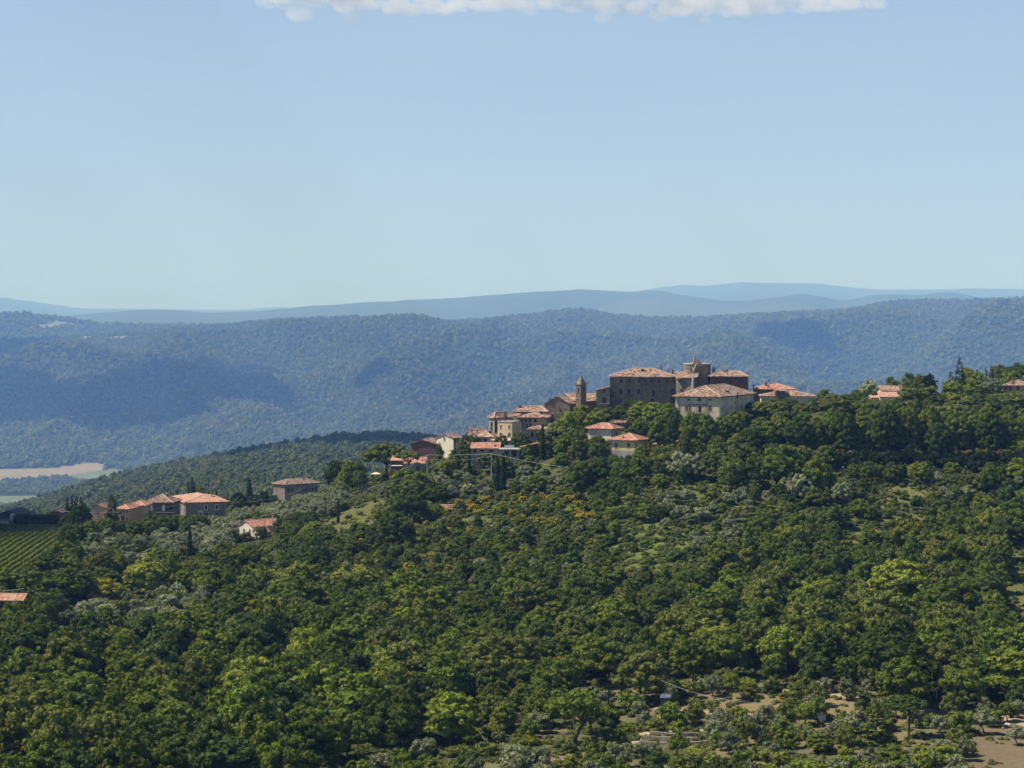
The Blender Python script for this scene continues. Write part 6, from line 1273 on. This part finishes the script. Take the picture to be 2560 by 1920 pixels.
# ---- woods on the spur and on the hills
def lump(seed, W_, H, nc, mat, per, leaf):
    g = np.random.default_rng(seed); cl = shell_clumps(g, W_, H, 0.0, nc, W_ * 0.17); return crown_mesh('wood_tree', g, cl, per, leaf, mat, jit=0.5, core_k=0.9)
MIX_S = [(0.0, (0.08, 0.105, 0.03)), (0.35, (0.13, 0.155, 0.042)), (0.6, (0.10, 0.125, 0.045)), (0.85, (0.18, 0.20, 0.055)), (1.0, (0.06, 0.08, 0.035))]
M['leaf_spur'] = leaf_mat('spur_leaves', use_obj=False, c2=MIX_S, amp=0.3, trans=0.2, nscale=0.5)
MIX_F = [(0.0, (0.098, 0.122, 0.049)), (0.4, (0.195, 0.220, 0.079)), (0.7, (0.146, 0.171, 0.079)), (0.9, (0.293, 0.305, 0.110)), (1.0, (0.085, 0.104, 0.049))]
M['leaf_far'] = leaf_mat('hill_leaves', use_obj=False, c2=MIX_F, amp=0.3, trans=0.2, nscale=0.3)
def scatter(Y0, Y1, spacing, seed, keepf):
    g = np.random.default_rng(seed); Ym = (Y0 + Y1) / 2; k_ = float(YM(Ym)) / Ym; spacing = spacing * k_; Y0, Y1 = float(YM(Y0)), float(YM(Y1)); area = (Y1 ** 2 - Y0 ** 2) / 2 * (2560 + 500) / F
    n = int(area / spacing ** 2); y = np.sqrt(g.uniform(Y0 ** 2, Y1 ** 2, n)); u = g.uniform(-250, 2810, n); x = (u - 1280) / F * y; z = ground(x, y); v = VH - F * z / y
    k = keepf(u, v, x, YI(y)); return np.stack([x, y, z], -1)[k], g, (y / YI(y))[k]
P_, g, kq = scatter(1160, 2700, 6.2, 21, lambda u, v, x, y: (y < 1500 + 1000 * np.clip((1400 - u) / 300, 0, 1)) & ~((y > 1900) & inpoly(u, v, P_SPURFIELD)) & (u < 1500))
sp_ = [lump(400 + k, 7, 7, 12, M['leaf_spur'], 14, 0.95) for k in range(4)]; n = len(P_); s1 = kq * g.uniform(0.65, 1.35, n) * (1 + 0.3 * fbm(P_[:, 0] / 90, P_[:, 1] / 90, 8)); P_[:, 2] -= 0.8
stuff('wooded_spur', P_, np.stack([s1, s1, s1 * g.uniform(0.8, 1.25, n)], -1), g.uniform(0, 6.28, n), g.integers(0, 4, n), sp_, 'bluish-green wood covering the spur behind the village')
def hidden(x, y, z):
    return np.zeros(len(x), bool)
fieldm = lambda u, v: inpoly(u, v, P_FIELD_TAN) | inpoly(u, v, P_FIELD_GREEN) | inpoly(u, v, P_FIELD_LOW)
P_, g, kq = scatter(2900, 7900, 9.6, 22, lambda u, v, x, y: ~fieldm(u, v) & ((y > 4300) | (u < 1000)) & ~((y > 7300) & (inpoly(u, v, P_LEFTMEAD2))))
fp_ = [lump(420 + k, 13, 11, 9, M['leaf_far'], 2.6, 2.2) for k in range(4)]; n = len(P_); s1 = kq * np.where(P_[:, 1] < YM(4350), 0.5, 0.78) * g.uniform(0.6, 1.45, n) * (1 + 0.35 * fbm(P_[:, 0] / 260, P_[:, 1] / 260, 9)); P_[:, 2] -= 1.5
stuff('forest_on_the_hills', P_, np.stack([s1, s1, s1 * g.uniform(0.7, 1.25, n)], -1), g.uniform(0, 6.28, n), g.integers(0, 4, n), fp_, 'unbroken forest covering the blue hills')
print('FOREST', n)
P_, g, kq = scatter(7900, 10300, 20.0, 23, lambda u, v, x, y: (u < 1150) & ~inpoly(u, v, P_LEFTMEAD) & ~inpoly(u, v, P_LEFTMEAD2))
n = len(P_); s1 = kq * g.uniform(0.9, 1.9, n); P_[:, 2] -= 1.5
stuff('forest_on_the_far_left_hill', P_, np.stack([s1, s1, s1 * g.uniform(0.6, 1.0, n)], -1), g.uniform(0, 6.28, n), g.integers(0, 4, n), fp_, 'forest on the farther hill at the left')
print('IND', len(IND), cnt, 'REST', len(REST), 'VROWS', len(vrows))
# ------------------------------------------------------------------ poles, cables, tracks, small things
def pole(u, v_top, Y, label, name='utility_pole', mat='concrete', r=0.16, arm=True, lamp=False, cat='pole', group='utility poles on the slope', side=-1, vb=None):
    if vb: Y = hit(u, vb, 400, 900).y
    b_ = gpt(u, Y, -0.5); H = (VH - v_top) / F * Y - b_.z
    e = empty(name, b_); tag(e, label, cat, group)
    mb = MB(); mb.tube([(0, 0, 0), (0, 0, H * .5), (0, 0, H)], [r * 1.15, r, r * .7], 8); mb.build('shaft', M[mat], e)
    if arm and not lamp:
        mb = MB(); mb.box((0, 0, H - 0.35), (1.3, 0.1, 0.12)); mb.build('crossarm', M['metal'], e)
        for q in (-.55, 0, .55):
            mb = MB(); mb.tube([(q, 0, H - 0.3), (q, 0, H - 0.05)], 0.06, 6); mb.build('insulator', M['white_paint'], e)
    if lamp:
        mb = MB(); mb.tube([(0, 0, H - .2), (side * .5, 0, H + 0.15), (side * 1.0, 0, H + .1)], 0.06, 5); mb.build('arm', M['metal'], e)
        mb = MB(); mb.box((side * 1.15, 0, H + .05), (0.75, 0.35, 0.22)); mb.build('lamp_head', M['white_paint'], e)
    return e
pole(1068.5, 1136, 700, 'tall concrete pole in front of the maroon gable', vb=1200)
pole(1228.7, 1133, 666, 'pole on the grass strip below the white awning', vb=1206)
pole(1785.6, 1097, 650, 'pale pole beside the purple-leaved tree', vb=1142)
pole(1807.6, 1355, 560, 'thin grey pole alone in the middle of the scrub', vb=1428)
pole(2341, 1718, 414, 'pole poking above the trees at the lower right', r=0.12)
pole(41.6, 1537, 520, 'pole under the huge oak at the left edge', r=0.13, vb=1572)
pole(119.5, 1270, 765, 'dark pole between the barn and the fir clump', mat='dark_wood')
pole(736, 1262, 740, 'thin dark pole at the top of the grass slope', mat='dark_wood', r=0.1)
G_ = 'street lamps'
pole(1407.7, 1168, 640, 'bent lamp post standing in the yellow broom', 'street_lamp', 'metal', 0.09, lamp=True, cat='lamp post', group=G_, side=1, vb=1212)
pole(1225.5, 1166, 668, 'white-headed lamp post left of the pole on the grass strip', 'street_lamp', 'metal', 0.09, lamp=True, cat='lamp post', group=G_, vb=1204)
pole(376.5, 1387, 640, 'lamp post at the edge of the small clearing below the hamlet', 'street_lamp', 'metal', 0.08, lamp=True, cat='lamp post', group=G_, vb=1420)
pole(1428, 1080, 690, 'lamp post among the bright trees below the church', 'street_lamp', 'metal', 0.09, lamp=True, cat='lamp post', group=G_, vb=1112)
def cable(pts_, label, r=0.035):
    ps = []
    for (u0, v0, Y0), (u1, v1, Y1) in zip(pts_[:-1], pts_[1:]):
        a_, b_ = pt(u0, v0, Y0), pt(u1, v1, Y1)
        for k in range(10):
            t_ = k / 10; p = a_.lerp(b_, t_); p.z -= 4 * t_ * (1 - t_) * (b_ - a_).length * 0.006; ps.append(p)
    ps.append(pt(*pts_[-1])); o0 = ps[0]; mb = MB(); mb.tube([p - o0 for p in ps], r, 4); o_ = mb.build('overhead_cable', M['wire']); o_.location = o0
    tag(o_, label, 'cable', 'overhead cables')
cable([(1068.5, 1137, 700), (1228.7, 1133.5, 666)], 'cable running right from the tall concrete pole')
cable([(1228.7, 1133.5, 666), (1330, 1155, 652), (1407, 1167, 640)], 'cable dropping right to the bent lamp post in the broom')
cable([(1068.5, 1148, 700), (1160, 1150, 690), (1230, 1140, 668)], 'lower cable crossing in front of the white gabled house', 0.025)
cable([(1067, 1138, 700), (1015, 1172, 690), (980, 1184, 690)], 'cable running down-left from the tall concrete pole')
cable([(1068, 1172, 700), (960, 1208, 660), (845, 1243, 640), (690, 1282, 620), (600, 1302, 610)], 'long cable descending left over the grass slope')
cable([(799, 1211, 1080), (762, 1219, 1000), (680, 1246, 900), (569, 1259, 845)], 'cable from the lone villa down to the orange farmhouse')
cable([(569, 1259, 845), (465, 1259, 800), (330, 1277, 745), (200, 1280, 740), (119.5, 1273, 765)], 'upper cable strung across the hamlet')
cable([(600, 1270, 840), (465, 1272, 800), (300, 1281, 745), (119.5, 1278, 765)], 'lower cable strung across the hamlet', 0.03)
cable([(285, 1390, 600), (340, 1384, 610), (377, 1370, 640), (440, 1359, 640), (540, 1335, 645), (598, 1318, 660)], 'cable over the olive trees from the small clearing to the white cottage')
cable([(300, 1408, 590), (377, 1371, 640)], 'short cable rising to the small clearing', 0.03)
cable([(-10, 1478, 540), (60, 1471, 530)], 'cable crossing the left edge above the orange cottage roof', 0.03)
cable([(1611, 1683, 420), (1720, 1727, 408), (1830, 1752, 402), (1940, 1759, 400), (2080, 1763, 402), (2180, 1752, 408), (2341, 1720, 414)], 'long pale cable sagging over the dirt terraces', 0.026)
cable([(2341, 1720, 414), (2420, 1755, 405), (2575, 1818, 396)], 'pale cable falling to the lower right corner', 0.03)
cable([(1786, 1099, 650), (1830, 1120, 646), (1865, 1130, 645)], 'cable going right from the pale pole', 0.03)
cable([(1960, 1366, 560), (2040, 1365, 556), (2110, 1360, 552)], 'bit of cable crossing the right wood', 0.03)
cable([(2500, 1255, 600), (2565, 1228, 600)], 'cable end at the right edge', 0.03)
# pylon on the far hill
p_ = hit(112, 790, 14500, 17000); e = empty('pylon', (wx(112, p_.y), p_.y, gz(wx(112, p_.y), p_.y) - 1)); tag(e, 'lattice power pylon on the far left hilltop', 'pylon'); Hh = (VH - 769) / F * p_.y - e.location.z
mb = MB()
for a_, b_ in ((-1, -1), (1, -1), (1, 1), (-1, 1)): mb.tube([(a_ * 6, b_ * 6, 0), (a_ * 1.2, b_ * 1.2, Hh * .75), (0, 0, Hh)], 0.7, 4)
for z_ in np.linspace(0.05, 0.9, 8):
    w_ = 6 - 4.8 * min(1, z_ / .75); mb.tube([(-w_, -w_, z_ * Hh), (w_, -w_, (z_ + .08) * Hh)], 0.35, 4); mb.tube([(w_, -w_, z_ * Hh), (-w_, -w_, (z_ + .08) * Hh)], 0.35, 4)
mb.build('mast', M['metal'], e)
for z_, w_ in ((.68, 12), (.8, 14), (.92, 10)):
    mb = MB(); mb.tube([(-w_, 0, z_ * Hh), (w_, 0, z_ * Hh)], 0.7, 4); mb.build('crossarm', M['metal'], e)
# pale dead tree in front of the keep
o0 = gpt(1733, 744, -0.5); e = empty('dead_tree', o0); tag(e, 'bare pale forked trunk rising in front of the castle tower', 'dead tree')
q = lambda u, v: pt(u, v, 744) - o0
mb = MB(); mb.tube([(0, 0, 0), q(1732.5, 985), q(1732, 955), q(1732.5, 934)], [0.6, 0.5, 0.42, 0.34], 8)
mb.build('trunk', M['pale_bark'], e, True)
mb = MB(); mb.tube([q(1732.5, 936), q(1736, 922), q(1742, 907)], [0.34, 0.28, 0.1], 6); mb.build('limb', M['pale_bark'], e, True)
mb = MB(); mb.tube([q(1732.5, 936), q(1725, 929), q(1712, 926)], [0.28, 0.18, 0.08], 6); mb.build('limb', M['pale_bark'], e, True)
mb = MB(); mb.tube([q(1732.5, 934), q(1733.5, 926), q(1730, 916)], [0.22, 0.14, 0.06], 6); mb.build('limb', M['pale_bark'], e, True)
# tracks laid on the ground
M['dirt'] = wall_mat('dirt_track_soil', (0.30, 0.22, 0.14), (0.42, 0.32, 0.21), 0.8, (0.22, 0.19, 0.10), bump=0.4)
M['paved'] = wall_mat('old_asphalt', (0.16, 0.15, 0.14), (0.24, 0.22, 0.20), 0.8, (0.12, 0.11, 0.10), bump=0.2)
def track(uv, width, name, label, mat='dirt', lift=0.10):
    P3 = [hit(u, v, 342, 900) if len(q_) == 2 else gpt(u, q_[2]) for q_ in uv for u, v in [q_[:2]]]
    pts_ = []
    for a_, b_ in zip(P3[:-1], P3[1:]):
        n_ = max(2, int((b_ - a_).length / 1.5)); pts_ += [a_.lerp(b_, k / n_) for k in range(n_)]
    pts_.append(P3[-1]); vs, fs = [], []; m_ = 5
    for i, p in enumerate(pts_):
        d = pts_[min(i + 1, len(pts_) - 1)] - pts_[max(i - 1, 0)]; d.z = 0; d.normalize(); n_ = Vector((d.y, -d.x, 0)); ww = width * (1 + 0.12 * math.sin(i * 1.3))
        for k in range(m_): c_ = p + n_ * ww * (k / (m_ - 1) - .5); vs.append((c_.x, c_.y, gz(c_.x, c_.y) + lift - (0.05 if k in (1, 3) else 0) - (0.09 if k in (0, 4) else 0)))
    fs = [(i * m_ + k, (i + 1) * m_ + k, (i + 1) * m_ + k + 1, i * m_ + k + 1) for i in range(len(pts_) - 1) for k in range(m_ - 1)]
    o_ = link(bpy.data.objects.new(name, mesh_np(name, vs, fs, [M[mat]], None, True))); tag(o_, label, kind='structure'); return pts_
track([(1470, 1702), (1520, 1706), (1548, 1716)], 6, 'dirt_track', 'dirt clearing between the foreground trees', lift=0.16)
track([(1515, 1900), (1545, 1868), (1590, 1846), (1640, 1828), (1700, 1825), (1760, 1824)], 3.2, 'dirt_track', 'rutted dirt track climbing through the olive trees')
track([(1790, 1722), (1900, 1725), (2000, 1730), (2100, 1738), (2200, 1752), (2330, 1778)], 3.6, 'dirt_track', 'tan track along the top of the dug bank')
track([(1640, 1770), (1760, 1782), (1900, 1785), (2000, 1792)], 2.4, 'dirt_track', 'pale track on the second dirt terrace', lift=0.13)
track([(2500, 1790), (2540, 1800), (2600, 1822)], 4, 'dirt_track', 'pale track in the lower right corner')
track([(1950, 0, 641), (2100, 0, 641), (2250, 0, 642), (2400, 0, 642), (2650, 0, 643)], 2.6, 'road', 'narrow road along the foot of the avenue', 'paved', 0.14)
def low_wall(uv, h, label, name='stone_wall', mat='stone_grey', th=0.45):
    pts_ = [hit(u, v, 342, 900) if len(q_) == 2 else gpt(u, q_[2]) for q_ in uv for u, v in [q_[:2]]]; P4 = []
    for a_, b_ in zip(pts_[:-1], pts_[1:]):
        n_ = max(2, int((b_ - a_).length / 1.2)); P4 += [a_.lerp(b_, k / n_) for k in range(n_)]
    P4.append(pts_[-1]); o0 = P4[0]; vs = []
    for i, p in enumerate(P4):
        z = gz(p.x, p.y); hh = h * (0.85 + 0.3 * random.random()); j_ = random.uniform(-.06, .06)
        vs += [Vector((p.x, p.y - th / 2 + j_, z - .4)) - o0, Vector((p.x, p.y + th / 2, z - .4)) - o0, Vector((p.x, p.y + th / 2, z + hh)) - o0, Vector((p.x, p.y - th / 2 + j_, z + hh)) - o0]
    n_ = len(P4); fs = [(i * 4 + k, (i + 1) * 4 + k, (i + 1) * 4 + (k + 1) % 4, i * 4 + (k + 1) % 4) for i in range(n_ - 1) for k in range(4)] + [(0, 1, 2, 3), (n_ * 4 - 1, n_ * 4 - 2, n_ * 4 - 3, n_ * 4 - 4)]
    o_ = link(bpy.data.objects.new(name, mesh_np(name, vs, fs, [M[mat]]))); o_.location = o0; tag(o_, label, 'wall', 'dry-stone walls')
low_wall([(1625, 1838), (1690, 1842), (1740, 1840)], 0.7, 'top one of the dry-stone terrace walls beside the rutted track')
low_wall([(1610, 1849), (1680, 1853), (1750, 1852)], 0.7, 'middle one of the dry-stone terrace walls beside the rutted track')
low_wall([(1600, 1862), (1690, 1866), (1770, 1863)], 0.7, 'bottom one of the dry-stone terrace walls beside the rutted track')
low_wall([(1690, 1808), (1745, 1806), (1775, 1810)], 0.6, 'short wall above the bare tan patch of the terraces')
low_wall([(1960, 0, 637.5), (2120, 0, 637.5), (2280, 0, 638), (2420, 0, 638)], 0.8, 'low pale wall along the avenue road', mat='concrete')
low_wall([(294, 0, 748), (322, 0, 744), (345, 0, 742)], 1.1, 'pale garden wall in front of the arched-door peach cottage', mat='concrete')
low_wall([(1470, 0, 678), (1522, 0, 672)], 1.4, 'rough garden wall under the vine pergola')
# white water tanks, tin shed, boulders
for i, (u, v) in enumerate(((2040, 1797), (2055, 1801))):
    p_ = hit(u, v + 3); e = empty('water_tank', (p_.x, p_.y, p_.z), 0.3); tag(e, '%s of two white plastic cube tanks on the dirt terrace' % ('left' if i == 0 else 'right'), 'water tank', 'white water tanks')
    mb = MB(); mb.box((0, 0, 0.75), (1.05, 0.95, 1.0)); mb.build('tank', M['white_paint'], e)
    mb = MB()
    for z_ in (0.3, 0.6, 0.9, 1.22): mb.box((0, -.5, z_), (1.12, 0.04, 0.04)); mb.box((-.55, 0, z_), (0.04, 1.0, 0.04)); mb.box((.55, 0, z_), (0.04, 1.0, 0.04))
    mb.build('cage', M['metal'], e); mb = MB(); mb.box((0, 0, 0.12), (1.15, 1.05, 0.2)); mb.build('pallet', M['dark_wood'], e)
M['tin'] = flat_mat('blue_grey_tin', (0.10, 0.12, 0.15), 0.5, 0.3, 0.25)
b = Bld('tin_shed', 'blue-grey tin shed with a white roof edge, among the olives under the wood', 'shed', 1672, 402, 10, uL=1652, wR=2.2, eave=1746, wall='castle'); b.zb = gz(b.x, 402) - .3; b.o.location.z = b.zb; b.h = b.ze - b.zb
M['castle_tin'] = M['tin']; b.walls(wall='tin'); b.roof('shedR', 0.3, 'tin', 0.2, th=0.08)
mb = MB(); mb.box(pt(1671, 1742.5, 401.5) - b.o.location, (0.9, 0.2, 0.35)); mb.build('roof_edge', M['white_paint'], b.o)
g = np.random.default_rng(31); k_ = 0
for u, v, s_ in ((2415, 1797, 1.2), (2422, 1790, 1.0), (2433, 1793, 0.7), (2400, 1800, 0.6), (2445, 1801, 0.6), (2520, 1815, 1.0), (2508, 1822, 0.6), (2390, 1812, 0.5), (2460, 1812, 0.5), (2535, 1828, 0.6), (2427, 1806, 0.8)):
    p_ = hit(u, v); cv, cf = ICO1; vv = cv * np.array([s_ * .75, s_ * .5, s_ * .38]) * (1 + g.normal(size=(len(cv), 1)) * 0.14)
    o_ = link(bpy.data.objects.new('boulder', mesh_np('boulder', vv, cf, [M['rock']]))); o_.location = (p_.x, p_.y, p_.z + s_ * .15); o_.rotation_euler = (0, 0, g.uniform(0, 6))
    tag(o_, 'pale boulder of the rubble strip at the lower right, %s from the left' % ORD[k_], 'boulder', 'pale boulders'); k_ += 1
_bs = sorted([o_ for o_ in bpy.data.objects if o_.name.split('.')[0] == 'boulder'], key=lambda o_: o_.location.x / o_.location.y)
for i, o_ in enumerate(_bs): o_['label'] = 'pale boulder of the rubble strip at the lower right, %s from the left' % ORD[i]

# ------------------------------------------------------------------ clouds (real bodies; those outside the frame throw the shadows on the hills)
mc, t, out = nodes('cloud')
d = N(t, 'ShaderNodeBsdfDiffuse'); d.inputs[0].default_value = (0.9, 0.9, 0.92, 1); tr = N(t, 'ShaderNodeBsdfTranslucent'); tr.inputs[0].default_value = (0.9, 0.9, 0.92, 1)
mx = N(t, 'ShaderNodeMixShader'); mx.inputs[0].default_value = 0.42; L(t, d.outputs[0], mx.inputs[1]); L(t, tr.outputs[0], mx.inputs[2])
L(t, mx.outputs[0], out.inputs[0])
def cloud_mesh(name, centres, radii, g, mat, sq=0.6, sub=1):
    cv, cf = ico(sub); V_, F_ = [], []; off = 0
    for c_, r_ in zip(centres, radii):
        nz = 1 + 0.22 * g.normal(size=(len(cv), 1)) * (0.5 if sub > 1 else 1); V_.append(np.array(c_) + cv * np.array([r_, r_, r_ * sq]) * nz); F_.append(cf + off); off += len(cv)
    return mesh_np(name, np.concatenate(V_), np.concatenate(F_), [mat], None, True)
CL_H = 2700.0
def shadow_cloud(poly, Y0, Y1, label, step=34.0, H=CL_H):
    g = np.random.default_rng(int(Y0)); pts_ = []
    us = [p[0] for p in poly]; k0 = float(YM(Y0)) / Y0; step *= k0; Y0, Y1 = float(YM(Y0)), float(YM(Y1))
    for Y in np.arange(Y0, Y1, step):
        x = np.arange(wx(min(us), Y), wx(max(us), Y), step); z = ground(x, np.full(len(x), Y)); u = 1280 + F * x / Y; v = VH - F * z / Y
        k = inpoly(u, v, poly)
        for a_, b_ in zip(x[k], z[k]):
            t_ = (H - b_) / SD.z; pts_.append((a_ + SD.x * t_ + g.normal() * step * .25, Y + SD.y * t_ + g.normal() * step * .25, H + g.uniform(-.3, .6) * step))
    if not pts_: print('no cloud', label); return
    me = cloud_mesh('cloud', pts_, g.uniform(0.95, 1.3, len(pts_)) * step, g, mc); o_ = link(bpy.data.objects.new('cloud', me)); tag(o_, label, kind='stuff'); print('cloud', label, len(pts_))
shadow_cloud([(-260, 840), (20, 838), (70, 850), (130, 862), (90, 890), (40, 900), (-260, 895)], 6700, 7500, 'cloud above the upper left hills', 60)
shadow_cloud([(-320, 930), (60, 935), (120, 962), (190, 978), (255, 980), (300, 952), (350, 942), (430, 935), (600, 940), (690, 950), (722, 963), (640, 976), (560, 988), (470, 1012), (400, 1052), (330, 1066), (240, 1060), (150, 1040), (60, 1058), (-320, 1062)], 5000, 6500, 'long cloud above the left hills', 45)
shadow_cloud([(880, 925), (1000, 920), (1018, 955), (960, 975), (890, 962)], 5600, 6600, 'small cloud above the middle hills', 36)
shadow_cloud([(1900, 815), (1985, 812), (2070, 848), (1990, 858)], 6200, 7300, 'small cloud above the right hills', 45)
shadow_cloud([(560, 1112), (860, 1070), (1250, 1090), (1300, 1175), (1120, 1175), (920, 1118), (760, 1125), (620, 1150)], 1950, 2500, 'cloud above the dark ridge behind the village', 26)
shadow_cloud([(-160, 1270), (120, 1282), (150, 1315), (120, 1336), (-160, 1345)], 690, 960, 'cloud above the left barn', 12)
# the cloud whose underside shows along the top of the sky
g = np.random.default_rng(44); C_, R_ = [], []
Yc = 17000.0
for k in range(900):
    u = g.uniform(640, 2230); base = np.interp(u, [560, 660, 760, 880, 1000, 1150, 1300, 1450, 1700, 1850, 2000, 2150, 2250, 2300], [-18, 4, 18, 24, 42, 36, 26, 30, 42, 42, 34, 30, 22, -14])
    r_ = g.uniform(25, 90); dy = g.uniform(-500, 1400); Y = Yc + dy; z = (VH - base) / F * Yc + r_ * 0.45 + abs(g.normal()) * 90 + abs(dy) * 0.14
    C_.append((wx(u, Yc), Y, z)); R_.append(r_)
for k in range(330):
    u = g.choice([g.uniform(640, 860), g.uniform(1180, 1980), g.uniform(1250, 1900)]); r_ = g.uniform(60, 130)
    C_.append((wx(u, Yc), Yc + g.uniform(-500, 1500), (VH - 30) / F * Yc + g.uniform(130, 900))); R_.append(r_)
mv, t, out = nodes('cloud_vapour')
vs_ = N(t, 'ShaderNodeVolumeScatter'); vs_.inputs['Color'].default_value = (1, 1, 1, 1); 
tcc = N(t, 'ShaderNodeTexCoord'); mpc = N(t, 'ShaderNodeMapping'); mpc.inputs['Scale'].default_value = (0.0028, 0.0028, 0.006); L(t, tcc.outputs['Object'], mpc.inputs[0])
nzc = N(t, 'ShaderNodeTexNoise', i_Scale=1.0, i_Detail=5.0, i_Roughness=0.6); L(t, mpc.outputs[0], nzc.inputs['Vector'])
mrc = N(t, 'ShaderNodeMapRange'); mrc.inputs['From Min'].default_value = 0.34; mrc.inputs['From Max'].default_value = 0.72; mrc.inputs['To Max'].default_value = 0.0048; L(t, nzc.outputs[0], mrc.inputs[0]); L(t, mrc.outputs[0], vs_.inputs['Density'])
vs_.inputs['Anisotropy'].default_value = 0.0
L(t, vs_.outputs[0], out.inputs['Volume'])
me = cloud_mesh('cloud', C_, R_, g, mv, 0.62, 2); o_ = link(bpy.data.objects.new('cloud', me)); tag(o_, 'white and lilac underside of a cloud along the top of the sky', kind='stuff')
rm = o_.modifiers.new('merge', 'REMESH'); rm.mode = 'VOXEL'; rm.voxel_size = 18.0
